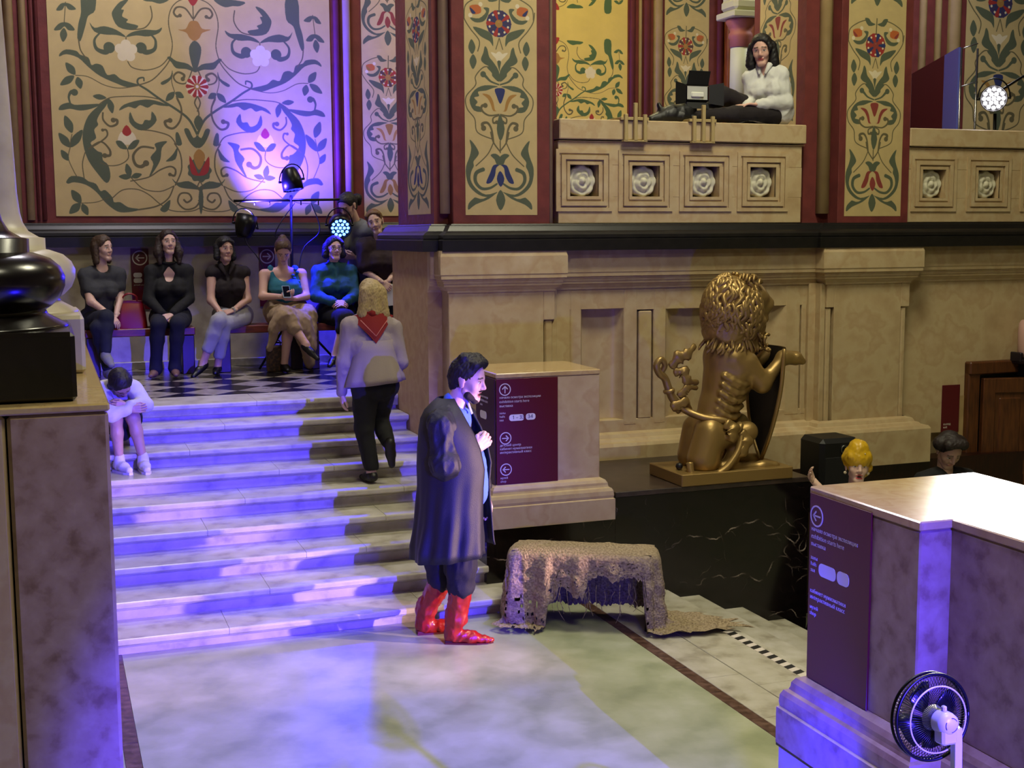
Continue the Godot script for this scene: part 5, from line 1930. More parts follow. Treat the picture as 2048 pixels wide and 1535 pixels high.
func nets(f: Dictionary, cell: float, wrinkle := 0.0, wf := 9.0, raw := false):
	var F: PackedFloat32Array = f.F
	var nx: int = f.nx
	var ny: int = f.ny
	var nz: int = f.nz
	var lo: Vector3 = f.lo
	var sy := nx
	var sz := nx * ny
	var V := PackedVector3Array()
	var I := PackedInt32Array()
	var at := {}
	var near := cell * 3.0
	var corner := [0, 1, sy, sy + 1, sz, sz + 1, sz + sy, sz + sy + 1]
	var off := [Vector3(0, 0, 0), Vector3(1, 0, 0), Vector3(0, 1, 0), Vector3(1, 1, 0), Vector3(0, 0, 1), Vector3(1, 0, 1), Vector3(0, 1, 1), Vector3(1, 1, 1)]
	var edges := [0, 1, 2, 3, 4, 5, 6, 7, 0, 2, 1, 3, 4, 6, 5, 7, 0, 4, 1, 5, 2, 6, 3, 7]
	for z in nz - 1:
		for y in ny - 1:
			var i := z * sz + y * sy - 1
			for x in nx - 1:
				i += 1
				var f0 := F[i]
				if f0 > near or f0 < -near:
					continue
				var s := 0
				var f1 := F[i + 1]
				var f2 := F[i + sy]
				var f3 := F[i + sy + 1]
				var f4 := F[i + sz]
				var f5 := F[i + sz + 1]
				var f6 := F[i + sz + sy]
				var f7 := F[i + sz + sy + 1]
				s = int(f0 < 0) + int(f1 < 0) + int(f2 < 0) + int(f3 < 0) + int(f4 < 0) + int(f5 < 0) + int(f6 < 0) + int(f7 < 0)
				if s == 0 or s == 8:
					continue
				var g := [f0, f1, f2, f3, f4, f5, f6, f7]
				var p := Vector3.ZERO
				var c := 0
				for e in range(0, 24, 2):
					var u: float = g[edges[e]]
					var w: float = g[edges[e + 1]]
					if (u < 0) != (w < 0):
						p += (off[edges[e]] as Vector3).lerp(off[edges[e + 1]], u / (u - w))
						c += 1
				at[i] = V.size()
				V.append(lo + (Vector3(x, y, z) + p / c) * cell)
				# quads round the three edges that start at this corner
				if x > 0 and y > 0 and z > 0:
					var inside := f0 < 0
					if inside != (f1 < 0):
						_q(I, at.get(i, -1), at.get(i - sy, -1), at.get(i - sy - sz, -1), at.get(i - sz, -1), inside)
					if inside != (f2 < 0):
						_q(I, at.get(i, -1), at.get(i - sz, -1), at.get(i - sz - 1, -1), at.get(i - 1, -1), inside)
					if inside != (f4 < 0):
						_q(I, at.get(i, -1), at.get(i - 1, -1), at.get(i - 1 - sy, -1), at.get(i - sy, -1), inside)
	var N := normals(V, I)
	if wrinkle > 0.0:
		var nz2 := FastNoiseLite.new()
		nz2.seed = 11
		nz2.frequency = wf
		nz2.fractal_octaves = 3
		nz2.fractal_type = FastNoiseLite.FRACTAL_RIDGED
		for i in V.size():
			V[i] += N[i] * wrinkle * (nz2.get_noise_3d(V[i].x, V[i].y * 0.55, V[i].z) - 0.2)
		N = normals(V, I)
	if raw:
		return [V, N, I]
	return arrays(V, N, I)


func _q(I: PackedInt32Array, a: int, b: int, c: int, d: int, flip: bool) -> void:
	if a < 0 or b < 0 or c < 0 or d < 0:
		return
	if flip:
		I.append_array([a, c, b, a, d, c])
	else:
		I.append_array([a, b, c, a, c, d])


func normals(V: PackedVector3Array, I: PackedInt32Array) -> PackedVector3Array:
	var N := PackedVector3Array()
	N.resize(V.size())
	for i in range(0, I.size(), 3):
		var a := V[I[i]]
		var n := (V[I[i + 2]] - a).cross(V[I[i + 1]] - a)
		N[I[i]] += n
		N[I[i + 1]] += n
		N[I[i + 2]] += n
	for i in N.size():
		N[i] = N[i].normalized()
	return N


func arrays(V: PackedVector3Array, N: PackedVector3Array, I: PackedInt32Array, C := PackedColorArray()) -> ArrayMesh:
	var a := []
	a.resize(Mesh.ARRAY_MAX)
	a[Mesh.ARRAY_VERTEX] = V
	a[Mesh.ARRAY_NORMAL] = N
	a[Mesh.ARRAY_INDEX] = I
	if C.size():
		a[Mesh.ARRAY_COLOR] = C
	var m := ArrayMesh.new()
	m.add_surface_from_arrays(Mesh.PRIMITIVE_TRIANGLES, a)
	return m


# ------------------------------------------------------------------ heads, hands and figures
var heads := {}
var hands := {}


func head_raw(male: bool, open: bool) -> Dictionary:
	# centre between the ears, +z is the face, chin at -0.115, crown at +0.115
	var key := "%s%s" % [male, open]
	if heads.has(key):
		return heads[key]
	var X := Vector3.RIGHT
	var j := 1.0 if male else 0.88
	var pr := [
		[Vector3(0, 0.032, -0.03), Vector3(0, 0.038, 0.012), 0.083, 0.080, X, 1.12],
		[Vector3(0, 0.0, 0.03), Vector3(0, -0.062, 0.042), 0.062, 0.042 * j, X, 1.0],
		[Vector3(-0.04 * j, -0.055, 0.012), Vector3(-0.012, -0.092, 0.062), 0.024, 0.020],
		[Vector3(0.04 * j, -0.055, 0.012), Vector3(0.012, -0.092, 0.062), 0.024, 0.020],
		[Vector3(-0.012, -0.094, 0.066), Vector3(0.012, -0.094, 0.066), 0.018, 0.018],
		[Vector3(-0.036, -0.022, 0.058), Vector3(-0.03, -0.03, 0.06), 0.024, 0.024],
		[Vector3(0.036, -0.022, 0.058), Vector3(0.03, -0.03, 0.06), 0.024, 0.024],
		[Vector3(-0.034, 0.031, 0.074), Vector3(-0.012, 0.028, 0.082), 0.012, 0.012, X, 1.0, 0.015],
		[Vector3(0.034, 0.031, 0.074), Vector3(0.012, 0.028, 0.082), 0.012, 0.012, X, 1.0, 0.015],
		[Vector3(-0.031, 0.010, 0.104), Vector3(-0.030, 0.009, 0.104), -0.017, 0.017, X, 1.0, 0.012],
		[Vector3(0.031, 0.010, 0.104), Vector3(0.030, 0.009, 0.104), -0.017, 0.017, X, 1.0, 0.012],
		[Vector3(0, 0.020, 0.086), Vector3(0, -0.020, 0.108 if male else 0.104), 0.008, 0.0115, X, 1.0, 0.012],
		[Vector3(-0.011, -0.026, 0.096), Vector3(0.011, -0.026, 0.096), 0.0085, 0.0085, X, 1.0, 0.008],
		[Vector3(-0.031, 0.0095, 0.0765), Vector3(-0.030, 0.0095, 0.0765), 0.0125, 0.0125, X, 1.0, 0.003],
		[Vector3(0.031, 0.0095, 0.0765), Vector3(0.030, 0.0095, 0.0765), 0.0125, 0.0125, X, 1.0, 0.003],
		[Vector3(-0.018, -0.052, 0.084), Vector3(0.018, -0.052, 0.084), 0.0075, 0.0075, Vector3.UP, 1.3, 0.005],
		[Vector3(-0.015, -0.062 - (0.012 if open else 0.0), 0.083), Vector3(0.015, -0.062 - (0.012 if open else 0.0), 0.083), 0.008, 0.008, Vector3.UP, 1.2, 0.005],
		[Vector3(-0.077, 0.012, -0.008), Vector3(-0.074, -0.022, -0.002), 0.021, 0.015, X, 2.3, 0.006],
		[Vector3(0.077, 0.012, -0.008), Vector3(0.074, -0.022, -0.002), 0.021, 0.015, X, 2.3, 0.006]]
	if open:
		pr.append([Vector3(-0.011, -0.061, 0.098), Vector3(0.011, -0.061, 0.098), -0.0105, 0.0105, X, 1.0, 0.003])
	var r: Array = nets(field(pr, 0.0048, 0.022), 0.0048, 0.0, 9.0, true)
	var K := PackedByteArray()
	for v in r[0]:
		var p: Vector3 = v
		var ax := absf(p.x)
		var code := 0
		var e := Vector3(ax, p.y, p.z) - Vector3(0.031, 0.0095, 0.0765)
		if e.length() < 0.0146 and p.z > 0.078 and absf(e.y) < 0.0095:
			code = 2 if Vector2(e.x, e.y).length() < 0.0062 else 1
			if e.y > 0.0052:
				code = 4
			elif e.y < -0.006:
				code = 0
		elif p.z > 0.08 and ax < 0.022 and (absf(p.y + 0.0515 + ax * 0.12) < 0.0048 or absf(p.y + 0.0625 + (0.012 if open else 0.0) - ax * 0.15) < 0.0055 or (open and absf(p.y + 0.061) < 0.009)):
			code = 3
			if open and absf(p.y + 0.061) < 0.0075 and ax < 0.016:
				code = 5
		elif p.z > 0.066 and ax > 0.012 and ax < 0.05 and absf(p.y - 0.0345 + (ax - 0.03) * 0.12) < 0.0046:
			code = 4
		K.append(code)
	heads[key] = {"V": r[0], "N": r[1], "I": r[2], "K": K}
	return heads[key]


func hand_raw(curl: float) -> Array:
	# wrist at the origin, fingers along -y, palm faces +z, thumb on the +x side
	var key := snappedf(curl, 0.05)
	if hands.has(key):
		return hands[key]
	var pr := []
	var bx0 := [-0.031, -0.011, 0.010, 0.030]
	var ln := [0.062, 0.076, 0.080, 0.070]
	for i in 4:
		var m := Vector3(bx0[i], -0.088 + absf(i - 1.6) * 0.004, 0.0)
		pr.append([Vector3(bx0[i] * 0.55, -0.012, 0.0), m, 0.0135, 0.0108, Vector3.BACK, 1.1])
		var a := 0.0
		var p := m
		for s in 3:
			a += curl * [0.75, 1.05, 0.7][s] + 0.05
			var q: Vector3 = p + Vector3(0, -cos(a), sin(a)) * ln[i] * [0.46, 0.30, 0.24][s]
			pr.append([p, q, 0.0092 - 0.0008 * s, 0.0086 - 0.0009 * s, Vector3.BACK, 1.0, 0.002])
			p = q
	var t0 := Vector3(0.022, -0.028, 0.006)
	var t1 := Vector3(0.046, -0.060, 0.016)
	var t2 := t1 + Vector3(0.010 - 0.024 * curl, -0.030, 0.010 + 0.012 * curl)
	var t3 := t2 + Vector3(-0.002 - 0.02 * curl, -0.024, 0.006)
	pr.append([t0, t1, 0.016, 0.0115])
	pr.append([t1, t2, 0.0105, 0.0095, Vector3.BACK, 1.0, 0.004])
	pr.append([t2, t3, 0.0095, 0.0078, Vector3.BACK, 1.0, 0.004])
	pr.append([Vector3(0, 0.03, 0), Vector3(0, -0.02, 0), 0.023, 0.021, Vector3.BACK, 1.25])
	hands[key] = nets(field(pr, 0.0042, 0.009), 0.0042, 0.0, 9.0, true)
	return hands[key]


func hand_at(wrist: Vector3, along: Vector3, palm: Vector3, mirror := false, s := 1.0) -> Transform3D:
	var y := -along.normalized()
	var z := (palm - y * palm.dot(y)).normalized()
	var x := y.cross(z)
	return Transform3D(Basis((-x if mirror else x) * s, y * s, z * s), wrist)


func head_at(c: Vector3, face: Vector3, up := Vector3.UP, s := 1.0) -> Transform3D:
	var z := face.normalized()
	var x := up.cross(z).normalized()
	var y := z.cross(x)
	return Transform3D(Basis(x * s, y * s, z * s), c)


func flesh(called: String, parent: Node3D, prims: Array, cell: float, k: float, hd: Array, hn: Array, tone: Dictionary) -> MeshInstance3D:
	# one mesh: trunk and limbs, then the head and the hands with their finer grids
	var V := PackedVector3Array()
	var N := PackedVector3Array()
	var I := PackedInt32Array()
	var C := PackedColorArray()
	var skin: Color = tone.skin
	if prims.size():
		var r: Array = nets(field(prims, cell, k), cell, 0.0, 9.0, true)
		V.append_array(r[0])
		N.append_array(r[1])
		I.append_array(r[2])
		for i in r[0].size():
			C.append(skin)
	var pal: Array = [skin, Color(0.62, 0.58, 0.54), tone.get("iris", Color(0.05, 0.035, 0.03)), tone.get("lip", Color(0.42, 0.20, 0.17)), tone.get("brow", Color(0.08, 0.05, 0.035)), Color(0.05, 0.012, 0.012)]
	for h in hd:
		var r: Dictionary = head_raw(h[1], h[2])
		var xf: Transform3D = h[0]
		var base := V.size()
		for v in r.V:
			V.append(xf * v)
		for n in r.N:
			N.append((xf.basis * n).normalized())
		for i in r.I:
			I.append(base + i)
		for c in r.K:
			C.append(pal[c])
	for h in hn:
		var r: Array = hand_raw(h[1])
		var xf: Transform3D = h[0]
		var base := V.size()
		for v in r[0]:
			V.append(xf * v)
			C.append(skin)
		for n in r[1]:
			N.append((xf.basis * n).normalized())
		var flip := xf.basis.determinant() < 0.0
		for i in range(0, r[2].size(), 3):
			I.append(base + r[2][i])
			I.append(base + r[2][i + (2 if flip else 1)])
			I.append(base + r[2][i + (1 if flip else 2)])
	if not M.has("skin"):
		M.skin = StandardMaterial3D.new()
		M.skin.vertex_color_use_as_albedo = true
		M.skin.roughness = 0.5
		M.skin.subsurf_scatter_enabled = true
		M.skin.subsurf_scatter_strength = 0.06
	return hang(arrays(V, N, I, C), called, M.skin, parent)


func xp(prims: Array, xf: Transform3D) -> Array:
	var o := []
	for p in prims:
		var q: Array = p.duplicate()
		var s := xf.basis.get_scale().x
		q[0] = xf * p[0]
		q[1] = xf * p[1]
		q[2] = p[2] * s
		q[3] = p[3] * s
		if p.size() > 4:
			q[4] = xf.basis * p[4]
		o.append(q)
	return o


# trunk of a figure: hip and neck points, width to the side, thickness to the front; grow fattens it into clothing
func trunk(P: Dictionary, g := 0.0, w := 1.0) -> Array:
	var hip: Vector3 = P.hip
	var neck: Vector3 = P.neck
	var chest: Vector3 = P.get("chest", hip.lerp(neck, 0.56) + P.fwd * 0.01)
	var sd: Vector3 = P.side
	var f: Vector3 = P.fwd
	var o := [
		[hip + sd * 0.07 * w, hip - sd * 0.07 * w, 0.108 * w + g, 0.108 * w + g, f, 1.15],
		[hip, hip.lerp(chest, 0.6), 0.12 * w + g, 0.112 * w + g, f, 1.35],
		[hip.lerp(chest, 0.45), chest, 0.112 * w + g, 0.12 * w + g, f, 1.3],
		[chest + sd * 0.065 * w, chest - sd * 0.065 * w, 0.105 * w + g, 0.105 * w + g, f, 1.2],
		[chest.lerp(neck, 0.62) + sd * 0.10 * w, chest.lerp(neck, 0.62) - sd * 0.10 * w, 0.075 * w + g, 0.075 * w + g, f, 1.15]]
	if P.get("bust", 0.0) > 0.0:
		var b: float = P.bust
		for s in [-1.0, 1.0]:
			var c: Vector3 = chest + sd * 0.075 * s + f * 0.075 + (neck - chest) * 0.05
			o.append([c, c - (neck - chest) * 0.1, b * 0.85 + g, b + g])
	for a in ["l", "r"]:
		if P.has("s" + a):
			o.append([chest.lerp(neck, 0.85), P["s" + a], 0.05 * w + g, 0.052 * w + g])
	return o


func arm(P: Dictionary, a: String, g := 0.0, until := 1.0, w := 1.0) -> Array:
	var s: Vector3 = P["s" + a]
	var e: Vector3 = P["e" + a]
	var h: Vector3 = P["w" + a]
	var o := []
	if until <= 0.5:
		var t := until * 2.0
		o.append([s, s.lerp(e, t), 0.05 * w + g, lerpf(0.05, 0.041, t) * w + g])
	else:
		var t := until * 2.0 - 1.0
		o.append([s, e, 0.05 * w + g, 0.040 * w + g])
		o.append([e, e.lerp(h, t), 0.039 * w + g, lerpf(0.039, 0.026, t) * w + g])
	return o


func leg(P: Dictionary, a: String, g := 0.0, until := 1.0, w := 1.0) -> Array:
	var h: Vector3 = P["h" + a]
	var k: Vector3 = P["k" + a]
	var n: Vector3 = P["a" + a]
	var o := []
	if until <= 0.5:
		o.append([h, h.lerp(k, until * 2.0), 0.088 * w + g, lerpf(0.088, 0.058, until * 2.0) * w + g])
	else:
		var t := until * 2.0 - 1.0
		o.append([h, k, 0.088 * w + g, 0.058 * w + g])
		var calf := k.lerp(n, 0.32)
		if t > 0.34:
			o.append([k, calf, 0.055 * w + g, 0.053 * w + g])
			o.append([calf, k.lerp(n, t), 0.053 * w + g, lerpf(0.053, 0.034, (t - 0.32) / 0.68) * w + g])
		else:
			o.append([k, k.lerp(n, t), 0.055 * w + g, 0.054 * w + g])
	return o


func foot(P: Dictionary, a: String, g := 0.0, s := 1.0) -> Array:
	var n: Vector3 = P["a" + a]
	var d: Vector3 = (P["t" + a] as Vector3).normalized()
	var up: Vector3 = P.get("u" + a, Vector3.UP)
	return [[n - up * 0.03 * s - d * 0.025 * s, n - up * 0.04 * s + d * 0.07 * s, 0.034 * s + g, 0.034 * s + g], [n - up * 0.04 * s + d * 0.06 * s, n - up * 0.055 * s + d * 0.15 * s, 0.034 * s + g, 0.022 * s + g, up, 1.2], [n, n - up * 0.03 * s, 0.034 * s + g, 0.036 * s + g]]


func cloth(called: String, parent: Node3D, prims: Array, mat: Material, cell := 0.016, k := 0.03, wr := 0.007, wf := 7.0) -> MeshInstance3D:
	return hang(blob(prims, cell, k, wr, wf), called, mat, parent)


# a sheet of cloth through rings; each ring is a list of points, the inside is closed with a second layer
func loft(called: String, parent: Node3D, rings: Array, mat: Material, closed: bool, thick := 0.008) -> MeshInstance3D:
	var st := S(true)
	var n: int = rings[0].size()
	var inner := []
	for r in rings:
		var c := Vector3.ZERO
		for p in r:
			c += p
		c /= n
		var q := PackedVector3Array()
		for p in r:
			q.append(p + (c - p).normalized() * thick)
		inner.append(q)
	var m := n if closed else n - 1
	for j in rings.size() - 1:
		for i in m:
			var i2 := (i + 1) % n
			quad(st, rings[j][i], rings[j + 1][i], rings[j + 1][i2], rings[j][i2])
			quad(st, inner[j][i], inner[j][i2], inner[j + 1][i2], inner[j + 1][i])
	var l := rings.size() - 1
	for i in m:
		var i2 := (i + 1) % n
		quad(st, rings[l][i], inner[l][i], inner[l][i2], rings[l][i2])
		quad(st, rings[0][i], rings[0][i2], inner[0][i2], inner[0][i])
	if not closed:
		for j in rings.size() - 1:
			quad(st, rings[j][0], inner[j][0], inner[j + 1][0], rings[j + 1][0])
			quad(st, rings[j][n - 1], rings[j + 1][n - 1], inner[j + 1][n - 1], inner[j][n - 1])
	return fin(st, called, mat, parent)


func hair(called: String, parent: Node3D, xf: Transform3D, extra: Array, mat: Material, face := 0.078, cell := 0.009) -> MeshInstance3D:
	var pr := [
		[Vector3(0, 0.045, -0.025), Vector3(0, 0.055, 0.012), 0.087, 0.083, Vector3.RIGHT, 1.06],
		[Vector3(0, 0.0, -0.045), Vector3(0, -0.03, -0.045), 0.072, 0.058, Vector3.RIGHT, 1.0]]
	pr.append_array(extra)
	if face > 0.0:
		pr.append([Vector3(0, -0.052, 0.118), Vector3(0, 0.012, 0.118), -face * 0.95, face, Vector3.RIGHT, 1.05, 0.012])
		pr.append([Vector3(0, -0.19, 0.03), Vector3(0, -0.10, 0.06), -0.05, 0.05, Vector3.RIGHT, 1.0, 0.012])
	return hang(blob(xp(pr, xf), cell, 0.02, 0.006, 45.0), called, mat, parent)


func hair_mat(c: Color) -> StandardMaterial3D:
	var m := StandardMaterial3D.new()
	m.albedo_texture = noise_tex(int(c.r * 900) + 5, 0.09, [c * 0.78, c, c * 1.2], [0.2, 0.5, 0.8], FastNoiseLite.TYPE_SIMPLEX, FastNoiseLite.FRACTAL_FBM, 3, 256)
	m.uv1_triplanar = true
	m.uv1_scale = Vector3(9, 1.2, 9)
	m.roughness = 0.62
	return m


# ------------------------------------------------------------------ the bronze lion
func lion() -> void:
	var o := Vector3(4.78, 0.785, -8.45)
	var t := thing("lion_statue", "gilded bronze lion statue sitting upright with a shield on the dark marble ledge", "statue", o + Vector3(0, -0.09, 0))
	var L := func(cx: float, cy: float, dz: float) -> Vector3: return Vector3(3.90 + cx * 0.00134 - 4.78, 2.339 - cy * 0.0012 - 0.785 + 0.09, dz)
	var b := S()
	bx(b, Vector3(0, 0.045, 0.0), Vector3(0.94, 0.09, 0.54), 0.006)
	fin(b, "plinth", M.bronze, t)
	var Z := Vector3.BACK
	var pr := [
		# haunches and trunk
		[L.call(545, 1070, 0.09), L.call(505, 1235, 0.10), 0.115, 0.125],
		[L.call(545, 1070, -0.10), L.call(520, 1235, -0.10), 0.115, 0.12],
		[L.call(610, 1010, 0.0), L.call(640, 900, 0.0), 0.145, 0.14],
		[L.call(640, 900, 0.0), L.call(690, 770, 0.0), 0.14, 0.175],
		[L.call(690, 770, 0.0), L.call(680, 620, 0.0), 0.175, 0.165],
		# knees, shins and feet
		[L.call(560, 1110, 0.10), L.call(770, 1075, 0.13), 0.10, 0.07],
		[L.call(770, 1075, 0.13), L.call(640, 1280, 0.14), 0.068, 0.05],
		[L.call(620, 1300, 0.15), L.call(860, 1305, 0.16), 0.042, 0.038],
		[L.call(860, 1300, 0.16), L.call(935, 1300, 0.17), 0.045, 0.038],
		[L.call(570, 1110, -0.10), L.call(815, 1050, -0.10), 0.10, 0.068],
		[L.call(815, 1050, -0.10), L.call(745, 1240, -0.10), 0.066, 0.045],
		[L.call(740, 1280, -0.10), L.call(940, 1290, -0.10), 0.045, 0.042],
		# shoulders and forelegs
		[L.call(690, 610, 0.12), L.call(720, 680, 0.14), 0.085, 0.07],
		[L.call(760, 640, 0.13), L.call(840, 770, 0.17), 0.088, 0.066],
		[L.call(845, 775, 0.17), L.call(985, 615, 0.15), 0.060, 0.044],
		[L.call(985, 612, 0.15), L.call(1065, 622, 0.15), 0.050, 0.056],
		[L.call(760, 640, -0.12), L.call(860, 750, -0.14), 0.08, 0.06],
		[L.call(860, 750, -0.14), L.call(1000, 600, -0.1), 0.056, 0.044],
		[L.call(1000, 598, -0.1), L.call(1070, 610, -0.1), 0.044, 0.042],
		# neck and head
		[L.call(690, 600, 0.0), L.call(740, 330, 0.0), 0.17, 0.15],
		[L.call(780, 230, 0.0), L.call(845, 240, 0.0), 0.125, 0.10],
		[L.call(860, 270, 0.0), L.call(935, 300, 0.0), 0.075, 0.050],
		[L.call(870, 185, 0.0), L.call(960, 270, 0.0), 0.045, 0.030],
		[L.call(870, 350, 0.0), L.call(925, 375, 0.0), 0.05, 0.035],
		[L.call(885, 215, 0.045), L.call(905, 235, 0.05), 0.022, 0.02]]
	for s in [-1.0, 1.0]:
		for i in 3:
			var y: float = 630 + 0 * i
			pr.append([L.call(1060, 612, 0.15 if s > 0 else -0.1) + Vector3(0, 0, -0.03 + 0.03 * i), L.call(1098, y + 12, 0.15 if s > 0 else -0.1) + Vector3(0, 0, -0.03 + 0.03 * i), 0.034, 0.027, Z, 1.0, 0.010])
			pr.append([L.call(925, 1305, 0.16 if s > 0 else -0.1) + Vector3(0, 0, -0.03 + 0.03 * i), L.call(965, 1318, 0.16 if s > 0 else -0.1) + Vector3(0, 0, -0.03 + 0.03 * i), 0.02, 0.016, Z, 1.0, 0.006])
	# ribs and belly ridges
	for i in 5:
		var y := 715.0 + i * 52
		for q in 4:
			var u0 := q / 4.0
			var u1 := (q + 1) / 4.0
			var pa: Vector3 = L.call(lerpf(610 - i * 8, 770 - i * 14, u0), y + 55 * sin(u0 * PI * 0.75), 0.150 + 0.030 * sin(u0 * PI) - i * 0.008)
			var pb: Vector3 = L.call(lerpf(610 - i * 8, 770 - i * 14, u1), y + 55 * sin(u1 * PI * 0.75), 0.150 + 0.030 * sin(u1 * PI) - i * 0.008)
			pr.append([pa, pb, 0.024, 0.024, Z, 1.0, 0.012])
	hang(blob(pr, 0.0125, 0.045), "body", M.bronze, t)
	# mane of waving locks
	var r := RandomNumberGenerator.new()
	r.seed = 3
	b = S(true)
	var c: Vector3 = L.call(715, 330, 0.0)
	var R := Vector3(0.225, 0.285, 0.20)
	for i in 460:
		var th := r.randf() * TAU
		var h := r.randf_range(-1.0, 1.0)
		var d := Vector3(cos(th) * sqrt(1 - h * h), h, sin(th) * sqrt(1 - h * h))
		if d.x > 0.82 and d.y > -0.5 and d.y < 0.45:
			continue
		if d.z < -0.55:
			continue
		var p := c + d * R
		var down := (Vector3(-0.25 + 0.35 * d.x, -1.0, 0.15 * d.z)).normalized()
		var pts := PackedVector3Array()
		var n := 9
		var wave := r.randf_range(0.012, 0.022)
		var ph := r.randf() * TAU
		var len := r.randf_range(0.10, 0.17)
		for k in n:
			var u := float(k) / (n - 1)
			var q := p + down * len * u
			var dd := (q - c) / R
			q = c + dd.normalized() * R * (1.0 + 0.035 * sin(u * PI)) if dd.y > -0.85 else q
			var side := down.cross(dd.normalized()).normalized()
			pts.append(q + side * wave * sin(u * 7.0 + ph))
		tube(b, pts, [0.012, 0.0165, 0.0185, 0.019, 0.018, 0.016, 0.014, 0.011, 0.006], 7)
	# beard and brow curls
	for i in 34:
		var p: Vector3 = L.call(r.randf_range(840, 915), r.randf_range(370, 545), r.randf_range(-0.08, 0.10))
		var pts := PackedVector3Array()
		for k in 9:
			var a := 5.0 * k / 8.0 + i
			pts.append(p + Vector3(cos(a) * 0.022, -0.006 * k + sin(a) * 0.022, 0.012 * sin(a * 0.7)))
		tube(b, pts, ramp(0.014, 0.006, 9), 6)
	for i in 22:
		var p: Vector3 = L.call(r.randf_range(740, 890), r.randf_range(105, 200), r.randf_range(-0.06, 0.10))
		var pts := PackedVector3Array()
		for k in 7:
			var u := k / 6.0
			pts.append(p + Vector3(-0.05 * u, 0.03 * sin(u * PI) - 0.02 * u, 0.05 * u * signf(p.z + 0.01)))
		tube(b, pts, ramp(0.019, 0.007, 7), 7)
	fin(b, "mane", M.bronze, t).set_meta("kind", "stuff")
	hang(blob([[c, c, 0.19, 0.19, Vector3.BACK, 1.0], [L.call(700, 250, 0), L.call(690, 440, 0), 0.18, 0.18], [L.call(690, 440, 0), L.call(700, 540, 0), 0.18, 0.13], [L.call(780, 230, 0), L.call(790, 420, 0), 0.135, 0.12], [L.call(860, 400, 0), L.call(870, 510, 0.0), 0.09, 0.06]], 0.016, 0.05, 0.012, 12.0), "mane_core", M.bronze, t)
	# the tail: under the thigh, over the hip, then up behind the back into a curl
	b = S(true)
	var tail := []
	for q in [[395, 1240, 0.16], [402, 1315, 0.19], [490, 1335, 0.215], [590, 1285, 0.225], [670, 1190, 0.215], [705, 1100, 0.19], [690, 1045, 0.165], [610, 995, 0.15], [510, 975, 0.10], [430, 935, 0.02], [360, 870, 0.0], [325, 800, 0.0], [298, 725, 0.0], [255, 690, 0.02], [235, 640, 0.03], [262, 603, 0.03], [290, 640, 0.02], [275, 690, 0.0]]:
		tail.append(L.call(q[0], q[1], q[2]))
	var tp := curve(PackedVector3Array(tail), 5)
	var tr := PackedFloat32Array()
	for i in tp.size():
		tr.append(0.028 if i < tp.size() * 0.55 else lerpf(0.034, 0.02, (float(i) / tp.size() - 0.55) / 0.45))
	tube(b, tp, tr, 10)
	fin(b, "tail", M.bronze, t)
	b = S(true)
	lathe(b, V2([0, -0.02, 0.042, -0.012, 0.046, 0.0, 0.042, 0.012, 0, 0.02]), 14, Transform3D(Basis(Vector3.BACK, 0.25), L.call(325, 805, 0.0)))
	lathe(b, V2([0, -0.025, 0.05, -0.012, 0.05, 0.012, 0, 0.025]), 14, Transform3D(Basis(Vector3.BACK, 0.9), L.call(690, 1040, 0.17)))
	fin(b, "tail_ring", M.bronze, t).set_meta("kind", "stuff")
	# acanthus leaves on the tail
	for lf in [[[335, 665], [375, 600], [430, 575], [495, 525], 0.05], [[350, 690], [405, 690], [430, 745], [520, 765], 0.045], [[430, 880], [400, 830], [430, 790], [515, 800], 0.038], [[400, 930], [360, 905], [420, 880], [470, 950], 0.045], [[600, 1000], [640, 1040], [630, 1090], [575, 1090], 0.055], [[700, 1060], [730, 1120], [700, 1190], [640, 1240], 0.05]]:
		var front: float = 0.0 if lf[0][0] < 560 else 0.19
		var pts := curve(PackedVector3Array([L.call(lf[0][0], lf[0][1], front), L.call(lf[1][0], lf[1][1], front + 0.02), L.call(lf[2][0], lf[2][1], front + 0.03), L.call(lf[3][0], lf[3][1], front - 0.02)]), 5)
		var rad := PackedFloat32Array()
		for i in pts.size():
			var u := float(i) / (pts.size() - 1)
			rad.append(lf[4] * (0.25 + 0.75 * sin(PI * pow(u, 0.7))) * (1.0 + 0.30 * sin(u * 22.0)) * (1.0 if u < 0.95 else 0.4))
		b = S(true)
		tube(b, pts, rad, 8, Vector3.BACK, 0.4)
		fin(b, "acanthus_leaf", M.bronze, t)
	# shield: a curved kite held by its top, dark inside
	for layer in 2:
		b = S(true)
		var rows := []
		for j in 15:
			var u := j / 14.0
			var y := lerpf(0.985, 0.115, u)
			var hw := 0.255 * (1.0 - pow(u, 2.6)) + 0.004
			var row := PackedVector3Array()
			for i in 11:
				var v := lerpf(-1.0, 1.0, i / 10.0)
				var z := v * hw
				var x := 0.475 - 0.10 * v * v * (hw / 0.25) - 0.09 * pow(absf(u - 0.35), 1.6) + (0.0 if layer == 0 else 0.022) - 0.10 * u
				row.append(Vector3(x, y, z + 0.02))
			rows.append(row)
		for j in 14:
			for i in 10:
				quad(b, rows[j][i], rows[j + 1][i], rows[j + 1][i + 1], rows[j][i + 1])
		if layer == 1:
			for i in [0, 10]:
				var p := PackedVector3Array()
				for j in 15:
					p.append(rows[j][i] + Vector3(-0.011, 0, 0))
				tube(b, p, [0.016], 8)
		fin(b, "shield_back" if layer == 0 else "shield_face", plain(Color(0.07, 0.05, 0.045), 0.5, 0.3) if layer == 0 else M.bronze, t)
	b = S(true)
	lathe(b, V2([0, -0.028, 0.02, -0.02, 0.028, 0, 0.02, 0.02, 0, 0.028]), 14, Transform3D(Basis(), Vector3(-0.395, 0.118, 0.08)))
	var tt := thing("black_knob", "small black knob on the left corner of the lion plinth", "knob", o)  # small black knob on the plinth, an object of its own
	fin(b, "shell", M.black, tt)
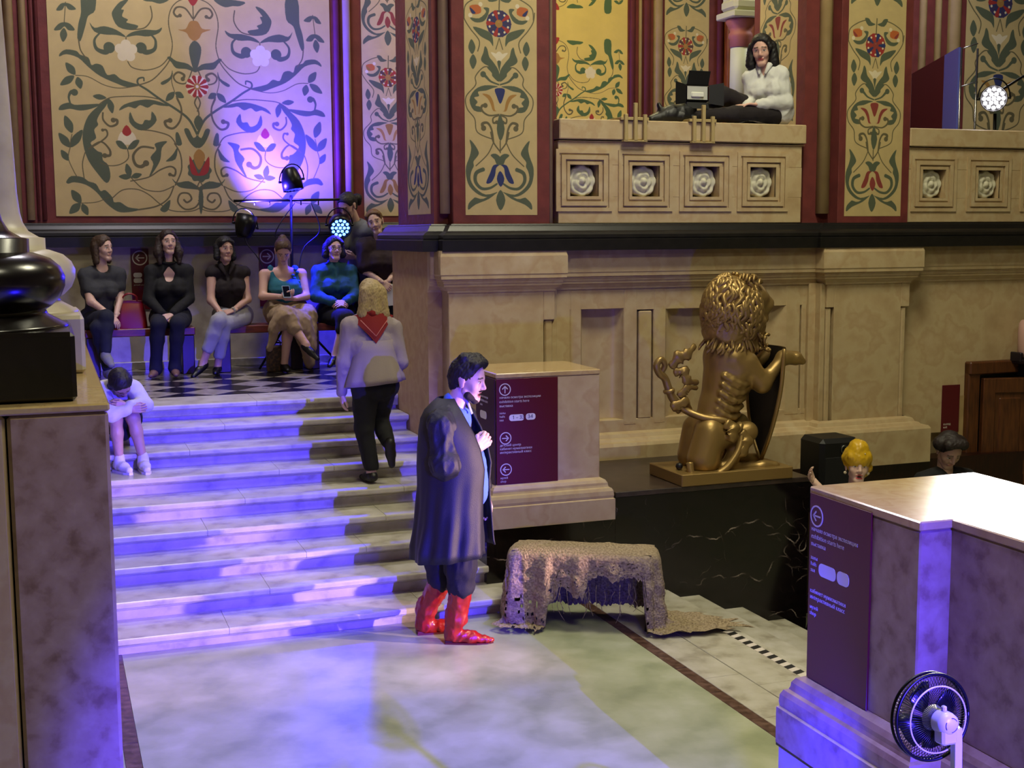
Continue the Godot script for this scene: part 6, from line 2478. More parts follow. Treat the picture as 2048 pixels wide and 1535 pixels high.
	tt.position = o + Vector3(0, -0.09, 0)


# ------------------------------------------------------------------ the people
var tone := {"skin": Color(0.56, 0.34, 0.25)}


func v(x: float, y: float, z: float) -> Vector3:
	return Vector3(x, y, z)


func fabric(c: Color, rough := 0.85) -> StandardMaterial3D:
	var m := plain(c, rough)
	bump(m, M.grain, 0.25)
	m.uv1_triplanar = true
	m.uv1_scale = Vector3.ONE * 5.0
	return m


func person(label: String, at: Vector3) -> Node3D:
	return thing("person", label, "person", at)


func people() -> void:
	lead_singer()
	bench_women()
	standing_pair()
	climbing_woman()
	step_child()
	parapet_woman()
	far_pair()


func lead_singer() -> void:
	var t := person("bearded man in a dark open coat, blue shirt and red boots, hand on chest", v(2.33, 0, -7.45))
	var f := v(0.88, 0, 0.47).normalized()
	var s := v(-f.z, 0, f.x)     # his left is away from the viewer, his right towards +s
	var P := {"hip": v(0.0, 0.86, 0.0), "chest": v(-0.015, 1.21, 0.0), "neck": v(0.0, 1.475, 0.0), "fwd": f, "side": s, "sr": v(-0.115, 1.40, 0.15), "er": v(-0.115, 1.165, 0.20), "wr": v(0.115, 1.225, 0.10), "sl": v(0.11, 1.39, -0.16), "el": v(0.17, 1.13, -0.22), "wl": v(0.25, 0.90, -0.12),
		"hr": v(0.03, 0.84, 0.10), "kr": v(0.01, 0.47, 0.10), "ar": v(-0.01, 0.085, 0.065), "tr": v(0.93, -0.02, 0.36), "hl": v(-0.01, 0.84, -0.09), "kl": v(-0.06, 0.47, -0.10), "al": v(-0.125, 0.085, -0.19), "tl": v(0.97, 0, 0.1)}
	var hx := head_at(v(0.088, 1.648, 0.03), v(0.80, -0.20, 0.62), v(0.05, 1, 0.03), 1.10)
	var body := trunk(P, 0.0, 1.05)
	body.append([P.neck - v(0, 0.03, 0), hx * v(0, -0.03, -0.02), 0.062, 0.06])
	body.append_array(arm(P, "r", -0.004, 1.0, 1.05))
	body.append_array(arm(P, "l", -0.004, 1.0, 1.05))
	body.append_array(leg(P, "r", -0.01))
	body.append_array(leg(P, "l", -0.01))
	flesh("body", t, body, 0.016, 0.03, [[hx, true, true]], [[hand_at(P.wr, v(0.75, 0.55, -0.12), v(-0.2, -0.1, -1.0), true, 1.12), 0.75], [hand_at(P.wl, v(0.2, -1, 0.1), v(-1, 0, 0.3), false, 1.1), 0.4]], {"skin": Color(0.60, 0.37, 0.29), "brow": Color(0.06, 0.04, 0.035), "lip": Color(0.34, 0.13, 0.12)})
	# stubble beard and short hair
	var hm := hair_mat(Color(0.075, 0.052, 0.045))
	hair("hair", t, hx, [[v(-0.04, 0.10, 0.05), v(0.045, 0.105, 0.055), 0.030, 0.034], [v(0.05, 0.06, 0.03), v(0.072, 0.03, 0.0), 0.02, 0.014], [v(-0.05, 0.06, 0.03), v(-0.072, 0.03, 0.0), 0.02, 0.014], [v(-0.03, 0.12, -0.03), v(0.04, 0.125, 0.02), 0.035, 0.035]], hm, 0.098, 0.0075)
	hang(blob(xp([[v(-0.05, -0.072, 0.035), v(-0.018, -0.098, 0.07), 0.0215, 0.0175], [v(0.05, -0.072, 0.035), v(0.018, -0.098, 0.07), 0.0215, 0.0175], [v(-0.02, -0.101, 0.07), v(0.02, -0.101, 0.07), 0.0175, 0.0175], [v(-0.02, -0.043, 0.092), v(0.02, -0.043, 0.092), 0.0045, 0.0045]], hx), 0.005, 0.006, 0.002, 60.0), "beard", plain(Color(0.13, 0.085, 0.08), 0.9), t)
	# shirt
	var shirt := fabric(Color(0.30, 0.44, 0.78))
	var sp := trunk(P, 0.022, 1.12)
	sp.append([P.hip + f * 0.05 + v(0, 0.12, 0), P.chest + f * 0.07 - v(0, 0.08, 0), 0.17, 0.15, f, 1.0])
	sp.append([P.neck - v(0, 0.07, 0), P.neck + v(0.02, 0.045, 0.0), 0.095, 0.072])
	sp.append([P.neck + v(0.06, 0.05, 0.02), P.neck + v(0.04, 0.16, 0.02), -0.06, 0.075])
	sp.append([P.hip + v(0, -0.26, 0), P.hip + v(0, -0.2, 0), -0.2, 0.17])
	cloth("shirt", t, sp, shirt, 0.013, 0.03, 0.008, 9.0)
	for q in [[0.0, 0.045], [-0.02, -0.05]]:
		var b := S(true)
		tube(b, PackedVector3Array([P.neck + f * 0.078 + v(0.01, 0.055, 0) + s * q[0], P.neck + f * 0.125 + v(0, -0.03, 0) + s * (q[0] + 0.018)]), [0.022, 0.012], 6, f, 0.25)
		fin(b, "collar", fabric(Color(0.66, 0.70, 0.82)), t)
	# coat: open in front
	var navy := fabric(Color(0.030, 0.033, 0.072), 0.62)
	var rings := []
	var NA := 96
	for q in [[1.545, 0.075, 0.085, -0.015, 0.9], [1.51, 0.11, 0.125, -0.02, 0.8], [1.475, 0.145, 0.195, -0.02, 0.72], [1.42, 0.175, 0.232, -0.015, 0.68], [1.34, 0.205, 0.245, 0.0, 0.62], [1.24, 0.228, 0.248, 0.012, 0.56], [1.12, 0.238, 0.25, 0.02, 0.52], [1.0, 0.232, 0.25, 0.015, 0.50], [0.88, 0.232, 0.262, 0.01, 0.48], [0.78, 0.24, 0.275, 0.008, 0.46], [0.70, 0.248, 0.288, 0.005, 0.44], [0.62, 0.255, 0.30, 0.0, 0.42], [0.565, 0.258, 0.306, 0.0, 0.40]]:
		var ring := PackedVector3Array()
		for i in NA:
			var a: float = lerpf(q[4], TAU - q[4], i / float(NA - 1))
			var low := clampf((1.15 - q[0]) / 0.6, 0.0, 1.0)
			var fo := 1.0 + low * (0.045 * sin(a * 9.0 + 0.6) + 0.028 * sin(a * 17.0 + q[0] * 4.0) + 0.02 * sin(a * 5.0 + q[0] * 6.0)) + 0.012 * sin(a * 11.0 + q[0] * 23.0)
			var c: Vector3 = v(-0.005, q[0], 0) + f * q[3]
			var lift := 0.0
			if q[0] < 0.6:
				lift = 0.03 * cos(a)
			ring.append(c + f * cos(a) * q[1] * fo + s * sin(a) * q[2] * fo + v(0, lift, 0))
		rings.append(ring)
	loft("coat", t, rings, navy, false, 0.012)
	for a in ["r", "l"]:
		var p := arm(P, a, 0.034, 0.93, 1.0)
		p.append([P["s" + a] + v(0, 0.0, 0), (P["s" + a] as Vector3).lerp(P.neck, 0.5) + v(0, 0.02, 0), 0.085, 0.06])
		p.append([P["e" + a], P["e" + a] + v(0.02, -0.02, 0), 0.082, 0.08])
		var cut: Vector3 = (P["w" + a] as Vector3).lerp(P["e" + a], -0.10)
		p.append([cut, cut + (P["w" + a] - P["e" + a]) * 0.2, -0.055, 0.07])
		cloth("coat_sleeve", t, p, navy, 0.0125, 0.035, 0.014, 9.0)
	# breeches bloused over the boots
	var br := fabric(Color(0.014, 0.015, 0.04), 0.8)
	for a in ["r", "l"]:
		var k: Vector3 = P["k" + a]
		cloth("breeches", t, [[P["h" + a], k + v(0, 0.02, 0), 0.115, 0.092], [k + v(0, 0.03, 0), k + v(0.0, -0.085, 0), 0.095, 0.082], [k + v(0, -0.10, 0), k + v(0, -0.11, 0), 0.075, 0.07]], br, 0.014, 0.03, 0.012, 8.0)
	var red := plain(Color(0.56, 0.055, 0.05), 0.32)
	red.clearcoat_enabled = true
	red.clearcoat = 0.3
	for a in ["r", "l"]:
		var k: Vector3 = P["k" + a]
		var n: Vector3 = P["a" + a]
		var d: Vector3 = (P["t" + a] as Vector3).normalized()
		cloth("boot", t, [[k + v(0, -0.11, 0), n + v(0, 0.08, 0), 0.074, 0.058], [n + v(0, 0.10, 0), n - d * 0.02, 0.066, 0.052, Vector3.UP, 1.0], [n + v(0, 0.075, 0), n + v(0, 0.065, 0), 0.070, 0.070, Vector3.UP, 1.6, 0.01], [n - d * 0.03 - v(0, 0.035, 0), n + d * 0.1 - v(0, 0.045, 0), 0.045, 0.040], [n + d * 0.08 - v(0, 0.04, 0), n + d * 0.215 - v(0, 0.062, 0), 0.042, 0.020, Vector3.UP, 1.25]], red, 0.011, 0.022, 0.010, 13.0)
		var b := S()
		var fr := Transform3D(Basis(d.cross(Vector3.UP).normalized(), Vector3.UP, -d), v(n.x, 0, n.z))
		prism(b, V2([-0.032, 0.07, -0.036, -0.02, -0.040, -0.13, -0.022, -0.20, 0.0, -0.232, 0.022, -0.20, 0.040, -0.13, 0.036, -0.02, 0.032, 0.07]), 0.0, 0.012, fr * Transform3D(Basis(Vector3.RIGHT, Vector3.BACK, Vector3.UP), Vector3.ZERO))
		bx(b, v(0, 0.014, 0.045), v(0.06, 0.028, 0.055), 0.006, fr)
		fin(b, "boot_sole", plain(Color(0.30, 0.03, 0.03), 0.5), t)


func seated(t: Node3D, P: Dictionary, hx: Transform3D, hnd: Array, tn: Dictionary, bare_leg: float, bare_arm: float, cell := 0.016) -> void:
	# the body: everything that is skin, thinner where clothes cover it
	var p := trunk(P, -0.006)
	p.append([P.neck - v(0, 0.03, 0), hx * v(0, -0.035, -0.015), 0.05, 0.047])
	for a in ["l", "r"]:
		p.append_array(arm(P, a, 0.0 if bare_arm > 0 else -0.008))
		p.append_array(leg(P, a, 0.0 if bare_leg > 0 else -0.012))
		if bare_leg > 0:
			p.append_array(foot(P, a, -0.004))
	flesh("body", t, p, cell, 0.025, [[hx, false, false]], hnd, tn)


func bench_women() -> void:
	var B := Vector3.BACK
	var skin := {"skin": Color(0.58, 0.37, 0.28)}
	# 1: grey t-shirt, jeans, looking right
	var t := person("woman in a grey t-shirt and jeans on the bench left of the red handbag", v(0.53, 1.183, -12.80))
	var P := {"hip": v(-0.05, 0.555, -0.18), "chest": v(-0.03, 0.84, -0.15), "neck": v(-0.005, 1.06, -0.16), "fwd": v(0.25, 0, 1).normalized(), "side": v(1, 0, -0.25).normalized(), "bust": 0.06, "sl": v(-0.165, 0.985, -0.11), "el": v(-0.125, 0.74, 0.0), "wl": v(0.04, 0.61, 0.13), "sr": v(0.15, 0.985, -0.2), "er": v(0.15, 0.76, -0.16), "wr": v(0.10, 0.60, 0.0),
		"hl": v(-0.13, 0.54, -0.14), "kl": v(0.0, 0.60, 0.20), "al": v(-0.02, 0.26, 0.26), "tl": v(0.3, -0.35, 1), "hr": v(0.03, 0.54, -0.16), "kr": v(-0.08, 0.50, 0.20), "ar": v(0.0, 0.085, 0.12), "tr": v(0.3, 0, 1)}
	var hx := head_at(v(0.005, 1.235, -0.13), v(0.72, 0.02, 0.70), v(-0.03, 1, 0))
	seated(t, P, hx, [[hand_at(P.wl, v(0.6, -0.7, 0.4), v(-0.3, -0.6, -0.5), true, 0.95), 0.35], [hand_at(P.wr, v(-0.6, -0.5, 0.6), v(0, -1, 0), false, 0.95), 0.4]], skin, 0, 1)
	cloth("t_shirt", t, trunk(P, 0.014) + arm(P, "l", 0.018, 0.26) + arm(P, "r", 0.018, 0.26) + [[P.neck + v(0.015, 0.02, 0.07), P.neck + v(0, 0.10, 0.03), -0.075, 0.06]], fabric(Color(0.18, 0.185, 0.20)), 0.015, 0.025, 0.008)
	var jeans := fabric(Color(0.055, 0.075, 0.15))
	cloth("jeans", t, leg(P, "l", 0.012, 0.97) + leg(P, "r", 0.012, 0.97) + [[P.hip + v(-0.07, 0, 0), P.hip + v(0.07, 0, 0), 0.125, 0.125, B, 1.1]], jeans, 0.015, 0.02, 0.006)
	for a in ["l", "r"]:
		cloth("sneaker", t, foot(P, a, 0.009), fabric(Color(0.45, 0.45, 0.45)), 0.012, 0.02, 0.0)
	hair("hair", t, hx, [[v(-0.072, 0.03, -0.02), v(-0.082, -0.12, -0.005), 0.032, 0.026], [v(0.072, 0.03, -0.02), v(0.082, -0.12, -0.005), 0.032, 0.026], [v(0, 0.0, -0.07), v(0, -0.13, -0.065), 0.06, 0.045]], hair_mat(Color(0.24, 0.17, 0.10)))
	# 2: black top with keyhole neckline, long wavy hair
	t = person("woman with long wavy hair in a black top and jeans right of the red handbag", v(1.15, 1.183, -12.80))
	P = {"hip": v(0.0, 0.555, -0.18), "chest": v(0.0, 0.85, -0.16), "neck": v(0.0, 1.09, -0.17), "fwd": B, "side": Vector3.RIGHT, "bust": 0.064, "sl": v(-0.165, 1.01, -0.16), "el": v(-0.205, 0.74, -0.08), "wl": v(-0.09, 0.60, 0.10), "sr": v(0.17, 1.01, -0.16), "er": v(0.18, 0.74, -0.10), "wr": v(-0.01, 0.60, 0.10),
		"hl": v(-0.1, 0.54, -0.12), "kl": v(-0.15, 0.52, 0.22), "al": v(-0.18, 0.085, 0.14), "tl": v(-0.45, 0, 1), "hr": v(0.1, 0.54, -0.12), "kr": v(0.03, 0.52, 0.22), "ar": v(0.0, 0.085, 0.14), "tr": v(-0.05, 0, 1)}
	hx = head_at(v(0.0, 1.285, -0.14), v(0.18, 0.10, 1), v(0, 1, 0))
	seated(t, P, hx, [[hand_at(P.wl, v(0.7, -0.5, 0.4), v(0.1, -0.8, -0.5), true, 0.95), 0.5], [hand_at(P.wr, v(-0.8, -0.3, 0.4), v(0, -0.8, -0.5), false, 0.95), 0.5]], skin, 0, 0)
	cloth("long_sleeved_top", t, trunk(P, 0.014) + arm(P, "l", 0.014, 0.95) + arm(P, "r", 0.014, 0.95) + [[P.neck + v(0, -0.11, 0.125), P.neck + v(0, -0.03, 0.13), -0.075, 0.055, B, 0.8]], fabric(Color(0.018, 0.020, 0.024)), 0.015, 0.025, 0.008)
	var b := S(true)
	var ck := PackedVector3Array()
	for i in 25:
		ck.append(P.neck + v(cos(TAU * i / 24) * 0.058, 0.012 - 0.012 * sin(TAU * i / 24), 0.025 + sin(TAU * i / 24) * 0.056))
	tube(b, ck, [0.012], 6)
	fin(b, "choker_band", fabric(Color(0.018, 0.020, 0.024)), t)
	cloth("jeans", t, leg(P, "l", 0.014, 0.99) + leg(P, "r", 0.014, 0.99) + [[P.al + v(0, 0.08, 0), P.al + v(0, 0.0, 0.01), 0.05, 0.066], [P.ar + v(0, 0.08, 0), P.ar + v(0, 0.0, 0.01), 0.05, 0.066], [P.hip + v(-0.08, 0, 0), P.hip + v(0.08, 0, 0), 0.125, 0.125, B, 1.1]], fabric(Color(0.045, 0.06, 0.125)), 0.015, 0.02, 0.007)
	for a in ["l", "r"]:
		cloth("sandal", t, foot(P, a, 0.003), plain(Color(0.42, 0.30, 0.24), 0.6), 0.012, 0.02, 0.0)
	hair("hair", t, hx, [[v(-0.075, 0.04, -0.02), v(-0.10, -0.10, 0.0), 0.036, 0.045], [v(-0.10, -0.08, 0.0), v(-0.095, -0.19, 0.02), 0.042, 0.022], [v(0.075, 0.04, -0.02), v(0.10, -0.10, 0.0), 0.036, 0.045], [v(0.10, -0.08, 0.0), v(0.095, -0.19, 0.02), 0.042, 0.022], [v(0, 0.0, -0.07), v(0, -0.19, -0.05), 0.075, 0.06]], hair_mat(Color(0.15, 0.085, 0.05)))
	# 3: dark burgundy sleeveless blouse, white trousers, black bob
	t = person("woman with a black bob, dark burgundy sleeveless blouse and white trousers on the bench", v(1.66, 1.183, -12.80))
	P = {"hip": v(0.1, 0.555, -0.18), "chest": v(0.07, 0.84, -0.16), "neck": v(0.045, 1.06, -0.17), "fwd": v(-0.1, 0, 1), "side": v(1, 0, 0.1), "bust": 0.062, "sl": v(-0.10, 0.985, -0.15), "el": v(-0.125, 0.72, -0.05), "wl": v(-0.05, 0.60, 0.10), "sr": v(0.22, 0.985, -0.17), "er": v(0.24, 0.72, -0.1), "wr": v(0.07, 0.625, 0.09),
		"hl": v(0.02, 0.54, -0.1), "kl": v(-0.10, 0.53, 0.24), "al": v(-0.25, 0.13, 0.20), "tl": v(-0.75, -0.45, 0.6), "hr": v(0.18, 0.54, -0.12), "kr": v(-0.03, 0.50, 0.16), "ar": v(-0.10, 0.085, 0.10), "tr": v(-0.3, 0, 1)}
	hx = head_at(v(0.035, 1.215, -0.14), v(0.30, 0.02, 1), v(0.04, 1, 0))
	seated(t, P, hx, [[hand_at(P.wl, v(0.7, -0.45, 0.5), v(0.1, -0.8, -0.5), true, 0.95), 0.5], [hand_at(P.wr, v(-0.9, -0.2, 0.3), v(0, -0.8, -0.5), false, 0.95), 0.5]], {"skin": Color(0.50, 0.30, 0.22)}, 1, 1)
	cloth("blouse", t, trunk(P, 0.014) + [[P.sl - v(-0.03, 0, 0), P.sl, 0.055, 0.055], [P.sr - v(0.03, 0, 0), P.sr, 0.055, 0.055], [P.neck + v(0, -0.07, 0.12), P.neck + v(0, 0.05, 0.10), -0.03, 0.055]], fabric(Color(0.075, 0.022, 0.032)), 0.015, 0.022, 0.009)
	for sd in [-1, 1]:
		b = S(true)
		tube(b, PackedVector3Array([P.neck + v(0.055 * sd, 0.03, 0.0), P.neck + v(0.06 * sd, 0.0, 0.075), P.neck + v(0.02 * sd, -0.09, 0.115)]), [0.025, 0.03, 0.012], 6, B, 0.4)
		fin(b, "collar", fabric(Color(0.075, 0.022, 0.032)), t)
	cloth("trousers", t, leg(P, "l", 0.014, 0.84) + leg(P, "r", 0.014, 0.88) + [[P.hip + v(-0.08, 0, 0), P.hip + v(0.08, 0, 0), 0.125, 0.125, B, 1.1], [P.kl.lerp(P.al, 0.80), P.al, -0.045, 0.06], [P.kr.lerp(P.ar, 0.86), P.ar, -0.04, 0.06]], fabric(Color(0.60, 0.60, 0.62)), 0.014, 0.02, 0.008)
	for a in ["l", "r"]:
		cloth("shoe", t, foot(P, a, 0.004) + [[P["a" + a] + v(0, 0.045, 0) + (P["t" + a] as Vector3).normalized() * 0.05, P["a" + a] + v(0, 0.05, 0), -0.05, 0.05]], plain(Color(0.03, 0.03, 0.035), 0.4), 0.011, 0.015, 0.0)
	b = S(true)
	lathe(b, V2([0.0, -0.010, 0.029, -0.010, 0.032, 0, 0.029, 0.010, 0.0, 0.010]), 16, Transform3D(Basis(Quaternion(Vector3.UP, (P.wr - P.er as Vector3).normalized())), P.wr))
	bx(b, P.wr + v(0, 0.028, 0.012), v(0.03, 0.012, 0.03), 0.003)
	fin(b, "wrist_watch", plain(Color(0.85, 0.83, 0.75), 0.25, 0.6), t).set_meta("kind", "stuff")
	hair("hair", t, hx, [[v(-0.072, 0.03, -0.02), v(-0.085, -0.075, 0.01), 0.036, 0.034], [v(0.072, 0.03, -0.02), v(0.085, -0.075, 0.01), 0.036, 0.034], [v(0, 0.0, -0.06), v(0, -0.07, -0.06), 0.066, 0.05], [v(-0.04, 0.075, 0.065), v(0.045, 0.07, 0.07), 0.026, 0.028]], hair_mat(Color(0.022, 0.014, 0.016)), 0.075)
	# 4: turquoise top, cream skirt, reading her phone
	t = person("woman in a turquoise top and long cream skirt looking down at her phone", v(2.25, 1.183, -12.80))
	P = {"hip": v(0.05, 0.565, -0.18), "chest": v(0.03, 0.83, -0.15), "neck": v(0.02, 1.03, -0.15), "fwd": B, "side": Vector3.RIGHT, "bust": 0.078, "sl": v(-0.17, 0.965, -0.15), "el": v(-0.205, 0.75, -0.05), "wl": v(-0.04, 0.75, 0.13), "sr": v(0.21, 0.965, -0.15), "er": v(0.235, 0.74, -0.06), "wr": v(0.075, 0.725, 0.12),
		"hl": v(-0.06, 0.55, -0.1), "kl": v(-0.03, 0.56, 0.26), "al": v(0.135, 0.29, 0.40), "tl": v(0.6, -0.55, 0.6), "hr": v(0.16, 0.55, -0.1), "kr": v(0.0, 0.48, 0.20), "ar": v(-0.04, 0.085, 0.14), "tr": v(0.05, 0, 1)}
	hx = head_at(v(0.015, 1.195, -0.085), v(-0.08, -0.62, 0.80), v(0, 1, 0))
	seated(t, P, hx, [[hand_at(P.wl, v(0.8, 0.15, 0.5), v(0, 0.9, -0.3), true, 0.95), 0.55], [hand_at(P.wr, v(-0.9, 0.05, 0.2), v(0, 0.8, -0.4), false, 0.95), 0.6]], {"skin": Color(0.62, 0.38, 0.28)}, 1, 1, 0.015)
	var turq := fabric(Color(0.11, 0.38, 0.44))
	cloth("top", t, trunk(P, 0.014).slice(0, 4) + trunk(P, 0.014).slice(5, 7) + [[P.chest + v(-0.10, 0.05, 0.05), P.neck + v(-0.125, -0.005, 0.0), 0.045, 0.032], [P.chest + v(0.10, 0.05, 0.05), P.neck + v(0.125, -0.005, 0.0), 0.045, 0.032], [P.chest + v(0, 0.15, 0.10), P.chest + v(0, 0.11, 0.14), -0.10, 0.075]], turq, 0.014, 0.022, 0.007)
	b = S(true)
	for i in 5:
		lathe(b, V2([0, 0.012, 0.018, 0.008, 0.02, 0, 0.01, -0.006]), 8, Transform3D(Basis(Vector3.RIGHT, 1.2), P.chest + v(0.10 + 0.028 * cos(i * 1.9), 0.10 + 0.03 * i - 0.04, 0.10 - 0.012 * i)))
	fin(b, "shoulder_flower", turq, t).set_meta("kind", "stuff")
	var cream := fabric(Color(0.62, 0.53, 0.40))
	cloth("skirt", t, [[P.hip + v(-0.09, 0.03, 0), P.hip + v(0.09, 0.03, 0), 0.14, 0.14, B, 1.05], [P.hl, P.kl, 0.115, 0.098], [P.hr, P.kr + v(0.05, 0.03, 0), 0.12, 0.11], [P.kl + v(-0.02, 0, 0), P.kl + v(-0.12, -0.12, -0.02), 0.095, 0.055], [P.kl + v(-0.11, -0.10, -0.03), P.kl + v(-0.16, -0.32, -0.06), 0.05, 0.03], [P.kr + v(0.12, 0, -0.02), P.kr + v(0.19, -0.20, 0.0), 0.12, 0.075], [P.kr + v(0.19, -0.18, 0.0), P.kr + v(0.20, -0.40, 0.0), 0.075, 0.05], [P.hr + v(0.05, 0, 0.1), P.kr + v(0.22, -0.25, -0.06), 0.12, 0.06], [P.kl.lerp(P.al, 0.25), P.kl.lerp(P.al, 0.42), 0.085, 0.07]], cream, 0.015, 0.04, 0.016, 8.0)
	for a in ["l", "r"]:
		cloth("shoe", t, foot(P, a, 0.004) + [[P["a" + a] + v(0, 0.05, 0) + (P["t" + a] as Vector3).normalized() * 0.03, P["a" + a] + v(0, 0.06, 0), -0.05, 0.05]], plain(Color(0.025, 0.022, 0.025), 0.4), 0.011, 0.015, 0.0)
	hair("hair", t, hx, [[v(0, 0.09, -0.07), v(0.0, 0.10, -0.08), 0.045, 0.04], [v(0, -0.01, -0.07), v(0, -0.04, -0.06), 0.05, 0.04]], hair_mat(Color(0.27, 0.18, 0.10)), 0.092)
	var ph := thing("smartphone", "pale smartphone held in the hands of the woman in turquoise", "phone", v(2.25, 1.183, -12.80) + v(-0.01, 0.80, 0.19))
	b = S()
	bx(b, Vector3.ZERO, v(0.075, 0.010, 0.145), 0.003, Transform3D(Basis(Vector3.RIGHT, 0.9), Vector3.ZERO))
	fin(b, "case", plain(Color(0.62, 0.70, 0.74), 0.35), ph)
	b = S()
	bx(b, v(0, 0.006, 0), v(0.066, 0.001, 0.128), 0.0, Transform3D(Basis(Vector3.RIGHT, 0.9), Vector3.ZERO))
	fin(b, "screen", plain(Color(0.05, 0.06, 0.08), 0.1), ph)
	# 5: teal blouse, black skirt
	t = person("woman with glasses in a teal long-sleeved blouse and black skirt", v(2.80, 1.183, -12.80))
	P = {"hip": v(0.0, 0.555, -0.18), "chest": v(0.0, 0.84, -0.16), "neck": v(-0.005, 1.045, -0.17), "fwd": B, "side": Vector3.RIGHT, "bust": 0.064, "sl": v(-0.165, 0.98, -0.16), "el": v(-0.215, 0.74, -0.06), "wl": v(-0.05, 0.675, 0.10), "sr": v(0.165, 0.98, -0.16), "er": v(0.19, 0.74, -0.06), "wr": v(0.045, 0.675, 0.10),
		"hl": v(-0.08, 0.54, -0.1), "kl": v(0.02, 0.53, 0.24), "al": v(-0.09, 0.16, 0.20), "tl": v(-0.55, -0.3, 0.8), "hr": v(0.08, 0.54, -0.12), "kr": v(0.04, 0.48, 0.18), "ar": v(0.09, 0.085, 0.06), "tr": v(0.1, 0, 1)}
	hx = head_at(v(-0.005, 1.21, -0.13), v(0.10, 0.04, 1), v(0, 1, 0))
	seated(t, P, hx, [[hand_at(P.wl, v(0.9, -0.1, 0.3), v(0.2, -0.6, -0.7), true, 0.95), 0.6], [hand_at(P.wr, v(-0.9, -0.1, 0.35), v(-0.2, -0.6, -0.7), false, 0.95), 0.6]], skin, 1, 0)
	cloth("blouse", t, trunk(P, 0.018) + arm(P, "l", 0.02, 0.93) + arm(P, "r", 0.02, 0.93) + [[P.neck - v(0, 0.03, 0), P.neck + v(0, 0.035, 0), 0.065, 0.056], [P.neck + v(0, -0.03, 0.08), P.chest + v(0, -0.06, 0.14), 0.018, 0.012]], fabric(Color(0.045, 0.27, 0.30)), 0.015, 0.025, 0.010)
	cloth("skirt", t, [[P.hip + v(-0.08, 0, 0), P.hip + v(0.08, 0, 0), 0.13, 0.13, B, 1.1], [P.hl, P.kl, 0.11, 0.082], [P.hr, P.kr, 0.11, 0.085], [P.kl, P.kl.lerp(P.al, 0.30), 0.082, 0.075], [P.kr, P.kr.lerp(P.ar, 0.62), 0.08, 0.062]], fabric(Color(0.014, 0.014, 0.018)), 0.015, 0.035, 0.006)
	for a in ["l", "r"]:
		cloth("shoe", t, foot(P, a, 0.004) + [[P["a" + a] + v(0, 0.05, 0) + (P["t" + a] as Vector3).normalized() * 0.03, P["a" + a] + v(0, 0.06, 0), -0.05, 0.05]], plain(Color(0.02, 0.02, 0.022), 0.4), 0.011, 0.015, 0.0)
	hair("hair", t, hx, [[v(-0.075, 0.03, -0.02), v(-0.092, -0.06, -0.005), 0.038, 0.036], [v(0.075, 0.03, -0.02), v(0.092, -0.06, -0.005), 0.038, 0.036], [v(0, 0.0, -0.06), v(0, -0.08, -0.06), 0.066, 0.055], [v(0.0, 0.10, 0.04), v(0.06, 0.06, 0.05), 0.035, 0.03]], hair_mat(Color(0.020, 0.013, 0.016)))
	b = S(true)
	for sd in [-1.0, 1.0]:
		var p := PackedVector3Array()
		for i in 17:
			p.append(hx * v(0.031 * sd + cos(TAU * i / 16) * 0.024, 0.006 + sin(TAU * i / 16) * 0.016, 0.1))
		tube(b, p, [0.0022], 5)
		tube(b, PackedVector3Array([hx * v(0.055 * sd, 0.010, 0.098), hx * v(0.082 * sd, 0.012, 0.0)]), [0.002], 5)
	tube(b, PackedVector3Array([hx * v(-0.008, 0.008, 0.103), hx * v(0.008, 0.008, 0.103)]), [0.002], 5)
	fin(b, "glasses", M.black_metal, t).set_meta("kind", "stuff")


